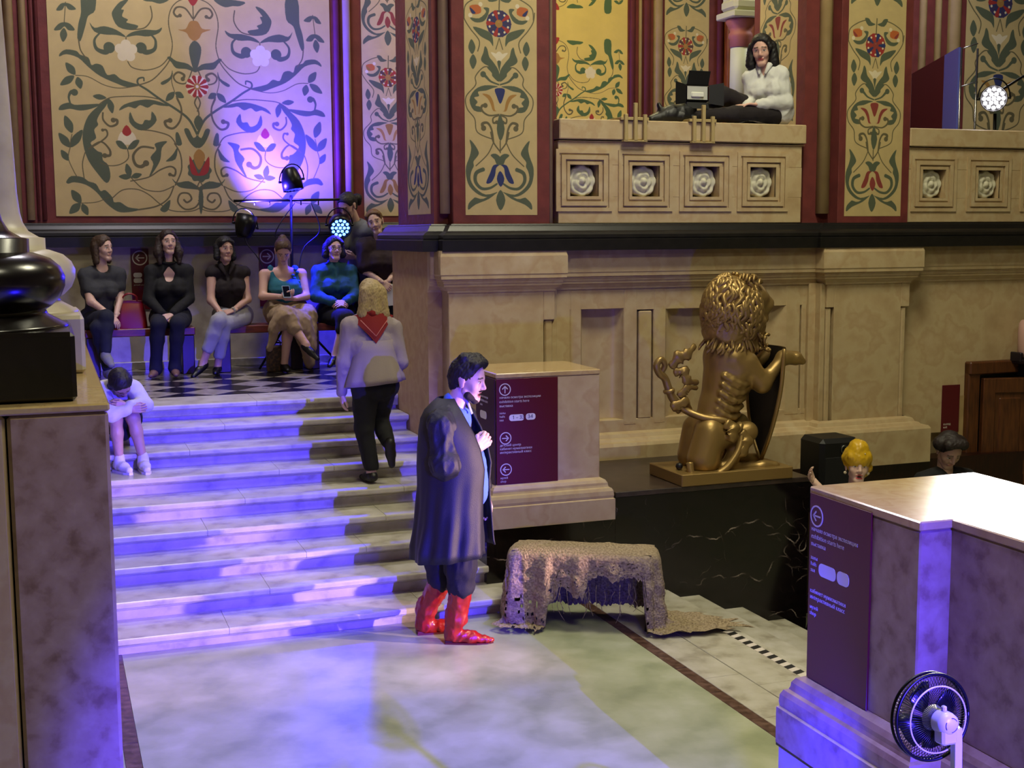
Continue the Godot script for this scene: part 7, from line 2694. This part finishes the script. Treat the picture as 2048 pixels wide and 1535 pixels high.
func standing_pair() -> void:
	var B := Vector3.BACK
	var t := person("fair-haired woman in a maroon top standing with crossed hands by the pier", v(3.28, 1.183, -12.95))
	var P := {"hip": v(0.02, 0.83, 0), "chest": v(0.02, 1.08, 0.0), "neck": v(0.0, 1.315, -0.01), "fwd": B, "side": Vector3.RIGHT, "bust": 0.066, "sl": v(-0.155, 1.23, -0.01), "el": v(-0.175, 0.99, 0.03), "wl": v(-0.02, 0.87, 0.16), "sr": v(0.175, 1.25, -0.01), "er": v(0.18, 1.0, 0.03), "wr": v(0.05, 0.88, 0.15),
		"hl": v(-0.07, 0.80, 0), "kl": v(-0.08, 0.45, 0.01), "al": v(-0.08, 0.085, 0), "tl": v(-0.1, 0, 1), "hr": v(0.11, 0.80, 0), "kr": v(0.11, 0.45, 0.01), "ar": v(0.12, 0.085, 0), "tr": v(0.15, 0, 1)}
	var hx := head_at(v(-0.045, 1.48, 0.015), v(-0.35, -0.10, 1), v(-0.28, 1, 0), 1.04)
	seated(t, P, hx, [[hand_at(P.wl, v(0.75, -0.6, 0.15), v(0, -0.2, -1), true, 0.95), 0.4], [hand_at(P.wr, v(-0.7, -0.7, 0.15), v(0, -0.2, -1), false, 0.95), 0.4]], {"skin": Color(0.60, 0.40, 0.30)}, 0, 1)
	var mar := fabric(Color(0.115, 0.018, 0.035))
	cloth("loose_top", t, trunk(P, 0.026) + arm(P, "l", 0.032, 0.42) + arm(P, "r", 0.032, 0.42) + [[P.sl, P.sl.lerp(P.el, 0.8) + v(0.02, 0, 0), 0.09, 0.08], [P.sr, P.sr.lerp(P.er, 0.8) - v(0.02, 0, 0), 0.09, 0.08], [P.neck + v(0.0, 0.04, 0.05), P.neck + v(0, 0.10, 0.02), -0.075, 0.06]], mar, 0.015, 0.035, 0.008)
	cloth("trousers", t, leg(P, "l", 0.014, 0.97) + leg(P, "r", 0.014, 0.97) + [[P.hip + v(-0.08, 0, 0), P.hip + v(0.08, 0, 0), 0.115, 0.115, B, 1.1]], fabric(Color(0.02, 0.02, 0.03)), 0.018, 0.02, 0.005)
	for a in ["l", "r"]:
		cloth("shoe", t, foot(P, a, 0.008), plain(Color(0.02, 0.02, 0.022), 0.4), 0.014, 0.015, 0.0)
	hair("hair", t, hx, [[v(-0.05, 0.075, 0.05), v(0.05, 0.08, 0.05), 0.03, 0.03]], hair_mat(Color(0.40, 0.29, 0.16)), 0.092)
	var pp := thing("folder", "white paper folder held by the woman in the maroon top", "folder", v(3.38, 1.183 + 0.74, -12.79))
	var b := S()
	bx(b, Vector3.ZERO, v(0.21, 0.22, 0.012), 0.002, Transform3D(Basis(Vector3.BACK, 0.1), Vector3.ZERO))
	fin(b, "cover", plain(Color(0.80, 0.80, 0.76), 0.6), pp)
	# lamp operator bending over the blue lamp
	t = person("dark-haired person with a low ponytail in a grey t-shirt bending behind the blue lamp", v(3.10, 1.183, -13.22))
	P = {"hip": v(0.04, 0.93, -0.02), "chest": v(0.06, 1.22, 0.0), "neck": v(0.0, 1.50, 0.02), "fwd": v(-0.5, 0, 1).normalized(), "side": v(1, 0, 0.5).normalized(), "sl": v(-0.10, 1.38, -0.02), "el": v(-0.20, 1.16, 0.10), "wl": v(-0.22, 1.38, 0.16), "sr": v(0.17, 1.38, 0.02), "er": v(0.16, 1.10, 0.10), "wr": v(-0.06, 1.12, 0.16),
		"hl": v(-0.05, 0.9, 0), "kl": v(-0.06, 0.48, 0.02), "al": v(-0.06, 0.085, 0), "tl": v(-0.3, 0, 1), "hr": v(0.13, 0.9, 0), "kr": v(0.13, 0.48, 0.02), "ar": v(0.13, 0.085, 0), "tr": v(0.1, 0, 1)}
	hx = head_at(v(-0.095, 1.655, 0.06), v(-0.70, -0.62, 0.55), v(-0.25, 1, 0.2), 1.06)
	seated(t, P, hx, [[hand_at(P.wl, v(-0.1, 0.9, 0.2), v(1, 0, 0), true), 0.6], [hand_at(P.wr, v(-0.9, 0.2, 0.2), v(0, 0.6, -0.6), false), 0.6]], {"skin": Color(0.56, 0.36, 0.28)}, 0, 1)
	cloth("t_shirt", t, trunk(P, 0.022) + arm(P, "l", 0.025, 0.3) + arm(P, "r", 0.025, 0.3) + [[P.neck + v(-0.03, 0.05, 0.04), P.neck + v(-0.06, 0.1, 0.02), -0.06, 0.06]], fabric(Color(0.42, 0.43, 0.45)), 0.016, 0.03, 0.008)
	cloth("trousers", t, leg(P, "l", 0.014, 0.97) + leg(P, "r", 0.014, 0.97) + [[P.hip + v(-0.08, 0, 0), P.hip + v(0.08, 0, 0), 0.115, 0.115, B, 1.1]], fabric(Color(0.03, 0.03, 0.05)), 0.018, 0.02, 0.005)
	for a in ["l", "r"]:
		cloth("shoe", t, foot(P, a, 0.008), plain(Color(0.03, 0.03, 0.03), 0.5), 0.014, 0.015, 0.0)
	hair("hair", t, hx, [[v(0, 0.02, -0.10), v(0, -0.02, -0.16), 0.03, 0.045], [v(0, -0.02, -0.16), v(0, -0.07, -0.15), 0.042, 0.025]], hair_mat(Color(0.03, 0.02, 0.02)), 0.092)


func climbing_woman() -> void:
	var F := Vector3.FORWARD
	var t := person("blonde woman in a grey jacket and red neckerchief climbing the stairs with her back turned", v(2.25, 0.651, -9.38))
	var P := {"hip": v(0.07, 0.79, -0.02), "chest": v(0.065, 1.05, -0.05), "neck": v(0.06, 1.285, -0.09), "fwd": F, "side": Vector3.RIGHT, "bust": 0.05, "sl": v(-0.10, 1.20, -0.07), "el": v(-0.155, 0.93, -0.06), "wl": v(-0.165, 0.70, -0.10), "sr": v(0.235, 1.18, -0.07), "er": v(0.285, 0.92, -0.03), "wr": v(0.24, 0.84, -0.22),
		"hl": v(0.0, 0.76, 0.0), "kl": v(-0.015, 0.43, -0.03), "al": v(0.03, 0.085, 0.0), "tl": v(-0.25, 0, -1), "hr": v(0.145, 0.76, -0.02), "kr": v(0.135, 0.48, -0.16), "ar": v(0.155, 0.30, 0.06), "tr": v(0.08, -0.98, -0.12), "ur": v(0, 0, -1)}
	var hx := head_at(v(0.075, 1.425, -0.11), v(-0.1, -0.05, -1), Vector3.UP)
	seated(t, P, hx, [[hand_at(P.wl, v(0.02, -1, -0.1), v(1, 0, 0), true, 0.95), 0.35], [hand_at(P.wr, v(-0.3, -0.2, -1), v(-0.6, -0.6, 0), false, 0.95), 0.5]], {"skin": Color(0.60, 0.40, 0.32)}, 1, 0, 0.014)
	var grey := fabric(Color(0.56, 0.51, 0.49))
	cloth("jacket", t, trunk(P, 0.016).slice(1) + arm(P, "l", 0.015, 0.99) + arm(P, "r", 0.015, 0.92) + [[P.neck - v(0, 0.04, 0), P.neck + v(0, 0.01, 0), 0.09, 0.075]], grey, 0.0125, 0.028, 0.008, 8.0)
	var rings := []
	for q in [[1.10, 0.150, 0.112, 0.0], [1.02, 0.160, 0.125, 0.0], [0.95, 0.178, 0.145, 0.2], [0.88, 0.20, 0.168, 0.6], [0.81, 0.222, 0.188, 1.0], [0.765, 0.232, 0.195, 1.1]]:
		var ring := PackedVector3Array()
		for i in 64:
			var a := TAU * i / 64
			var w: float = 1.0 + q[3] * (0.035 * sin(a * 7.0 + 1.0) + 0.02 * sin(a * 13.0))
			ring.append(v(0.075 + cos(a) * q[1] * w, q[0] + 0.02 * q[3] * cos(a - 0.4), -0.035 + sin(a) * q[2] * w))
		rings.append(ring)
	loft("jacket_peplum", t, rings, grey, true, 0.008)
	cloth("trousers", t, [[P.hip + v(-0.07, -0.03, 0.02), P.hip + v(0.07, -0.03, 0.02), 0.118, 0.118, F, 1.05], [P.hl, P.kl, 0.108, 0.074], [P.kl, P.al + v(0, 0.04, 0), 0.072, 0.056], [P.hr, P.kr, 0.108, 0.074], [P.kr, P.ar + v(0, 0.02, -0.02), 0.072, 0.056], [P.al + v(0, -0.03, 0.0), P.al + v(0, -0.06, 0), -0.06, 0.07]], fabric(Color(0.012, 0.013, 0.020)), 0.013, 0.022, 0.008)
	for a in ["l", "r"]:
		cloth("shoe", t, foot(P, a, 0.005) + [[P["a" + a] - (P.get("u" + a, Vector3.UP) as Vector3) * -0.055, P["a" + a] + (P.get("u" + a, Vector3.UP) as Vector3) * 0.07, -0.052, 0.05]], plain(Color(0.035, 0.025, 0.025), 0.5), 0.010, 0.015, 0.0)
	# kerchief: a curved triangle lying on the back
	var st := S(true)
	var n := 12
	for i in n:
		for j in i + 1:
			var pt := func(r: int, c: int) -> Vector3:
				var u := 1.0 - float(r) / n
				var w := (float(c) / maxi(r, 1) - 0.5) if r > 0 else 0.0
				var x := w * 0.36 * (1.0 - u)
				var y := 1.315 - 0.235 * u - 0.05 * absf(x) * 4.0 * (1.0 - u)
				return v(0.065 + x, y, 0.084 - 2.4 * x * x - 0.085 * pow(1.0 - u, 1.4))
			tri(st, pt.call(i, j), pt.call(i + 1, j), pt.call(i + 1, j + 1))
			if j < i:
				tri(st, pt.call(i, j), pt.call(i + 1, j + 1), pt.call(i, j + 1))
	var km := fabric(Color(0.46, 0.035, 0.045))
	km.cull_mode = BaseMaterial3D.CULL_DISABLED
	fin(st, "neckerchief", km, t)
	st = S(true)
	tube(st, V3([-0.04, 1.255, 0.035, 0.065, 1.135, 0.088, 0.17, 1.255, 0.035]), [0.0035], 6)
	fin(st, "kerchief_stripe", fabric(Color(0.70, 0.42, 0.40)), t)
	cloth("kerchief_roll", t, [[v(-0.02, 1.305, -0.06), v(0.065, 1.30, -0.005), 0.025, 0.028], [v(0.065, 1.30, -0.005), v(0.15, 1.305, -0.06), 0.028, 0.025]], km, 0.010, 0.015, 0.005)
	hair("hair", t, hx, [[v(-0.05, 0.03, -0.06), v(-0.085, -0.14, -0.055), 0.055, 0.040], [v(-0.085, -0.13, -0.05), v(-0.12, -0.22, -0.03), 0.038, 0.014], [v(0.05, 0.03, -0.06), v(0.085, -0.14, -0.055), 0.055, 0.040], [v(0.085, -0.13, -0.05), v(0.11, -0.225, -0.03), 0.038, 0.014], [v(0, 0.04, -0.06), v(0.0, -0.12, -0.085), 0.066, 0.035], [v(-0.035, -0.10, -0.085), v(-0.03, -0.20, -0.075), 0.022, 0.007], [v(0.035, -0.10, -0.085), v(0.04, -0.215, -0.075), 0.022, 0.007]], hair_mat(Color(0.62, 0.54, 0.38)), 0.0, 0.008)


func step_child() -> void:
	var t := person("child in white top hugging bare knees on the stairs by the left pillar", v(0.55, 0.784, -9.85))
	var P := {"hip": v(-0.06, 0.37, -0.30), "chest": v(-0.09, 0.55, -0.22), "neck": v(-0.07, 0.645, -0.14), "fwd": v(0.1, -0.5, 1).normalized(), "side": v(1, 0, -0.1), "sl": v(-0.19, 0.60, -0.14), "el": v(-0.135, 0.45, 0.08), "wl": v(0.0, 0.48, 0.10), "sr": v(0.05, 0.60, -0.15), "er": v(0.115, 0.50, 0.02), "wr": v(-0.02, 0.51, 0.08),
		"hl": v(-0.11, 0.34, -0.26), "kl": v(-0.10, 0.40, 0.02), "al": v(-0.085, 0.085, 0.0), "tl": v(0.45, 0, 1), "hr": v(0.0, 0.34, -0.26), "kr": v(0.025, 0.41, 0.02), "ar": v(0.085, 0.085, 0.02), "tr": v(0.1, 0, 1)}
	var hx := head_at(v(-0.055, 0.67, -0.02), v(0.30, -0.85, 0.40), v(0, 0.5, 0.86), 0.95)
	var p := trunk(P, -0.012, 0.85)
	p.append([P.neck, hx * v(0, -0.03, -0.02), 0.045, 0.045])
	for a in ["l", "r"]:
		p.append_array(arm(P, a, -0.006, 1.0, 0.95))
		p.append_array(leg(P, a, 0.0, 1.0, 0.88))
	flesh("body", t, p, 0.014, 0.02, [[hx, false, false]], [[hand_at(P.wl, v(1, 0.1, 0.1), v(0, 0, -1), true, 0.85), 0.4], [hand_at(P.wr, v(-1, 0.1, 0.1), v(0, 0, -1), false, 0.85), 0.4]], {"skin": Color(0.44, 0.26, 0.20)})
	var white := fabric(Color(0.74, 0.72, 0.74))
	cloth("white_top", t, trunk(P, 0.014, 0.85) + arm(P, "l", 0.016, 0.9) + arm(P, "r", 0.016, 0.9), white, 0.013, 0.022, 0.008)
	cloth("shorts", t, [[P.hip + v(-0.06, 0, 0), P.hip + v(0.06, 0, 0), 0.115, 0.115], [P.hl, P.hl.lerp(P.kl, 0.72), 0.095, 0.078], [P.hr, P.hr.lerp(P.kr, 0.72), 0.095, 0.078], [P.hip + v(0, -0.02, 0.12), P.hip + v(0.02, -0.1, 0.2), 0.07, 0.05]], fabric(Color(0.02, 0.02, 0.025)), 0.013, 0.02, 0.006)
	for a in ["l", "r"]:
		cloth("sneaker", t, foot(P, a, 0.008, 0.95) + [[P["a" + a] + v(0, 0.02, 0), P["a" + a] + v(0, 0.03, 0), 0.038, 0.038]], fabric(Color(0.78, 0.76, 0.76)), 0.0105, 0.016, 0.003, 14.0)
		var d: Vector3 = (P["t" + a] as Vector3).normalized()
		var b := S()
		var fr := Transform3D(Basis(d.cross(Vector3.UP).normalized(), Vector3.UP, -d), v((P["a" + a] as Vector3).x, 0, (P["a" + a] as Vector3).z))
		prism(b, V2([-0.034, 0.055, -0.038, -0.04, -0.036, -0.12, -0.015, -0.175, 0.015, -0.175, 0.036, -0.12, 0.038, -0.04, 0.034, 0.055]), 0.0, 0.018, fr * Transform3D(Basis(Vector3.RIGHT, Vector3.BACK, Vector3.UP), Vector3.ZERO))
		fin(b, "sole", fabric(Color(0.8, 0.78, 0.78)), t)
	hair("hair", t, hx, [[v(-0.06, 0.05, 0.0), v(-0.07, -0.03, -0.01), 0.03, 0.03], [v(0.06, 0.05, 0.0), v(0.07, -0.02, -0.01), 0.03, 0.026], [v(0, -0.02, -0.06), v(0, -0.09, -0.05), 0.06, 0.04]], hair_mat(Color(0.075, 0.045, 0.04)), 0.08)


func parapet_woman() -> void:
	var t := person("dark-haired woman in a white blouse and burgundy trousers sitting sideways on the parapet", v(5.85, 3.446, -9.66))
	var F := v(-0.75, 0, 0.66).normalized()
	var P := {"hip": v(0.06, 0.115, 0.0), "chest": v(0.02, 0.30, 0.01), "neck": v(0.0, 0.475, 0.0), "fwd": F, "side": v(0.66, 0, 0.75).normalized(), "bust": 0.06, "sl": v(-0.10, 0.405, -0.08), "el": v(-0.12, 0.21, -0.04), "wl": v(-0.20, 0.155, 0.03), "sr": v(0.085, 0.405, 0.09), "er": v(0.105, 0.185, 0.13), "wr": v(-0.15, 0.16, 0.12),
		"hl": v(0.02, 0.10, -0.06), "kl": v(-0.38, 0.25, -0.06), "al": v(-0.56, 0.085, -0.02), "tl": v(-1, 0, 0.1), "hr": v(0.04, 0.085, 0.07), "kr": v(-0.36, 0.075, 0.10), "ar": v(-0.66, 0.06, 0.03), "tr": v(-1, 0.3, 0.2)}
	var hx := head_at(v(-0.055, 0.622, 0.02), v(-0.62, -0.22, 0.75), v(-0.05, 1, 0), 1.06)
	seated(t, P, hx, [[hand_at(P.wl, v(-1, 0.05, 0.2), v(0, -1, 0), false), 0.3], [hand_at(P.wr, v(-1, 0.05, -0.15), v(0, -1, 0), false), 0.3]], {"skin": Color(0.60, 0.36, 0.28), "lip": Color(0.40, 0.08, 0.08)}, 0, 0, 0.014)
	var white := fabric(Color(0.78, 0.78, 0.76))
	cloth("blouse", t, trunk(P, 0.016) + arm(P, "l", 0.016, 0.95) + arm(P, "r", 0.020, 0.95) + [[P.hip + v(0.03, 0.03, 0), P.hip + v(0.05, -0.02, 0.03), 0.12, 0.10], [P.er + v(0.01, 0, 0), P.er + v(-0.10, 0, 0), 0.068, 0.055], [P.neck + F * 0.07 + v(0, -0.06, 0), P.neck + F * 0.06 + v(0, 0.08, 0), -0.018, 0.055]], white, 0.0125, 0.025, 0.010, 9.0)
	for sd in [-1, 1]:
		var b := S(true)
		var s: Vector3 = P.side
		tube(b, PackedVector3Array([P.neck + s * 0.05 * sd + v(0, 0.05, 0), P.neck + s * 0.05 * sd + F * 0.06 + v(0, 0.025, 0), P.neck + s * 0.025 * sd + F * 0.10 + v(0, -0.05, 0)]), [0.022, 0.028, 0.010], 6, F, 0.4)
		fin(b, "collar", white, t)
	cloth("trousers", t, [[P.hip + v(-0.03, -0.01, 0.02), P.hip + v(0.03, -0.01, -0.02), 0.115, 0.115, Vector3.UP, 1.1], [P.hl, P.kl, 0.095, 0.075], [P.kl, P.al, 0.072, 0.05], [P.hr, P.kr, 0.09, 0.07], [P.kr, P.ar, 0.068, 0.048]], fabric(Color(0.060, 0.016, 0.034)), 0.014, 0.025, 0.007)
	for a in ["l", "r"]:
		cloth("shoe", t, foot(P, a, 0.006), plain(Color(0.02, 0.02, 0.022), 0.5), 0.012, 0.015, 0.0)
	hair("hair", t, hx, [[v(-0.075, 0.03, -0.02), v(-0.09, -0.10, 0.01), 0.04, 0.044], [v(0.075, 0.03, -0.02), v(0.09, -0.10, 0.0), 0.04, 0.044], [v(0, 0.0, -0.06), v(0, -0.11, -0.06), 0.075, 0.06], [v(0.03, 0.085, 0.045), v(0.07, 0.03, 0.055), 0.035, 0.026]], hair_mat(Color(0.035, 0.018, 0.018)), 0.080)


func far_pair() -> void:
	var B := Vector3.BACK
	var t := person("woman singing in a gold turban and patterned dress below the lion ledge", v(5.60, -0.8, -7.88))
	var F := v(-0.42, 0.05, 1).normalized()
	var P := {"hip": v(0.0, 0.93, 0), "chest": v(0.0, 1.20, 0.0), "neck": v(0.0, 1.425, -0.01), "fwd": F, "side": v(1, 0, 0.4).normalized(), "bust": 0.07, "sl": v(-0.17, 1.345, -0.06), "el": v(-0.26, 1.40, 0.02), "wl": v(-0.33, 1.52, -0.06), "sr": v(0.17, 1.345, 0.05), "er": v(0.21, 1.08, 0.06), "wr": v(0.12, 0.90, 0.12),
		"hl": v(-0.09, 0.9, 0), "kl": v(-0.09, 0.48, 0.01), "al": v(-0.09, 0.085, 0), "tl": v(-0.3, 0, 1), "hr": v(0.09, 0.9, 0), "kr": v(0.09, 0.48, 0.01), "ar": v(0.09, 0.085, 0), "tr": v(0, 0, 1)}
	var hx := head_at(v(0.0, 1.615, 0.01), F, v(0.05, 1, 0), 1.06)
	var p := trunk(P)
	p.append([P.neck - v(0, 0.03, 0), hx * v(0, -0.035, -0.015), 0.053, 0.05])
	for a in ["l", "r"]:
		p.append_array(arm(P, a))
		p.append_array(leg(P, a))
		p.append_array(foot(P, a))
	flesh("body", t, p, 0.017, 0.025, [[hx, false, true]], [[hand_at(P.wl, v(-0.5, 0.6, 0.3), v(0.3, 0.3, 1), false, 0.95), 0.3], [hand_at(P.wr, v(-0.6, -0.6, 0.2), v(-0.5, 0, -0.8), false, 0.95), 0.4]], {"skin": Color(0.66, 0.45, 0.35), "lip": Color(0.52, 0.06, 0.07)})
	var dress := tri_mat(noise_tex(91, 0.06, [Color(0.04, 0.04, 0.035), Color(0.07, 0.07, 0.05), Color(0.40, 0.36, 0.22)], [0.0, 0.55, 0.72], FastNoiseLite.TYPE_CELLULAR, FastNoiseLite.FRACTAL_NONE, 1, 256), 0.8, 2.0)
	cloth("dress_bodice", t, trunk(P, 0.016) + arm(P, "l", 0.016, 0.35) + arm(P, "r", 0.016, 0.35) + [[P.neck + F * 0.05 + v(0, -0.005, 0), P.neck + v(0, 0.07, 0), -0.085, 0.07]], dress, 0.016, 0.025, 0.006)
	var rings := []
	for q in [[1.0, 0.14, 0.12], [0.85, 0.18, 0.16], [0.6, 0.24, 0.22], [0.3, 0.30, 0.28], [0.05, 0.34, 0.32]]:
		var ring := PackedVector3Array()
		for i in 40:
			var a := TAU * i / 40
			var w: float = 1.0 + 0.05 * sin(a * 8.0) * (1.0 - q[0] * 0.8)
			ring.append(v(cos(a) * q[1] * w, q[0], sin(a) * q[2] * w))
		rings.append(ring)
	loft("skirt", t, rings, dress, true)
	var gold := plain(Color(0.78, 0.62, 0.10), 0.35)
	hang(blob(xp([[v(0, 0.055, -0.02), v(0, 0.06, 0.01), 0.100, 0.094], [v(-0.05, 0.075, 0.045), v(0.05, 0.075, 0.045), 0.036, 0.036], [v(-0.07, 0.05, -0.02), v(-0.05, 0.07, 0.05), 0.034, 0.034], [v(0.07, 0.04, -0.02), v(0.05, 0.07, 0.05), 0.034, 0.034], [v(0, 0.12, 0.02), v(0, 0.13, -0.02), 0.07, 0.06], [v(0, 0.0, -0.08), v(0, -0.03, -0.07), 0.05, 0.04], [v(0.085, -0.01, -0.02), v(0.06, -0.06, -0.05), 0.03, 0.025]], hx), 0.009, 0.012, 0.007, 16.0), "turban", gold, t)
	var b := S(true)
	for q in [v(-0.02, 0.125, 0.075), v(0.03, 0.10, 0.09), v(0.05, 0.14, 0.05), v(-0.05, 0.10, 0.075)]:
		lathe(b, V2([0, -0.007, 0.007, 0, 0, 0.007]), 8, Transform3D(Basis(), hx * q))
	fin(b, "turban_beads", plain(Color(0.9, 0.85, 0.7), 0.15), t).set_meta("kind", "stuff")
	b = S(true)
	for sd in [-1.0, 1.0]:
		lathe(b, V2([0, -0.014, 0.012, -0.004, 0.012, 0.006, 0, 0.014]), 10, Transform3D(Basis(), hx * v(0.079 * sd, -0.048, 0.0)))
	fin(b, "earrings", plain(Color(0.85, 0.80, 0.68), 0.2), t).set_meta("kind", "stuff")
	# man with bowed head near the door
	t = person("brown-haired man in a dark shirt with bowed head near the door at right", v(6.50, -0.8, -8.0))
	P = {"hip": v(0.0, 0.95, 0), "chest": v(0.0, 1.25, 0.0), "neck": v(0.0, 1.50, 0.0), "fwd": v(-0.2, 0, 1).normalized(), "side": Vector3.RIGHT, "sl": v(-0.19, 1.42, 0), "el": v(-0.24, 1.13, 0.05), "wl": v(-0.10, 1.0, 0.22), "sr": v(0.20, 1.42, 0), "er": v(0.25, 1.13, 0.05), "wr": v(0.10, 1.0, 0.22),
		"hl": v(-0.1, 0.92, 0), "kl": v(-0.1, 0.5, 0.01), "al": v(-0.1, 0.085, 0), "tl": v(-0.1, 0, 1), "hr": v(0.1, 0.92, 0), "kr": v(0.1, 0.5, 0.01), "ar": v(0.1, 0.085, 0), "tr": v(0.1, 0, 1)}
	hx = head_at(v(-0.02, 1.67, 0.06), v(-0.15, -0.62, 0.8), Vector3.UP, 1.12)
	p = trunk(P, 0.0, 1.1)
	p.append([P.neck - v(0, 0.03, 0), hx * v(0, -0.03, -0.02), 0.06, 0.058])
	for a in ["l", "r"]:
		p.append_array(arm(P, a))
		p.append_array(leg(P, a, -0.01))
	flesh("body", t, p, 0.017, 0.025, [[hx, true, false]], [[hand_at(P.wl, v(0.7, 0.1, 0.6), v(0, 0.8, -0.3), true, 1.05), 0.5], [hand_at(P.wr, v(-0.7, 0.1, 0.6), v(0, 0.8, -0.3), false, 1.05), 0.5]], {"skin": Color(0.42, 0.26, 0.20)})
	cloth("shirt", t, trunk(P, 0.02, 1.12) + arm(P, "l", 0.024, 0.9, 1.05) + arm(P, "r", 0.024, 0.9, 1.05) + [[P.neck + v(0, 0.01, 0.10), P.neck + v(0, 0.09, 0.06), -0.05, 0.06]], fabric(Color(0.022, 0.026, 0.045)), 0.017, 0.03, 0.008)
	cloth("trousers", t, leg(P, "l", 0.014, 0.97) + leg(P, "r", 0.014, 0.97) + [[P.hip + v(-0.08, 0, 0), P.hip + v(0.08, 0, 0), 0.12, 0.12, B, 1.1]], fabric(Color(0.02, 0.02, 0.025)), 0.02, 0.02, 0.005)
	for a in ["l", "r"]:
		cloth("shoe", t, foot(P, a, 0.01), plain(Color(0.02, 0.02, 0.02), 0.5), 0.015, 0.015, 0.0)
	hair("hair", t, hx, [[v(-0.05, 0.10, 0.05), v(0.05, 0.105, 0.055), 0.036, 0.036], [v(-0.07, 0.05, -0.02), v(0.07, 0.05, -0.02), 0.05, 0.05]], hair_mat(Color(0.11, 0.06, 0.04)), 0.092)
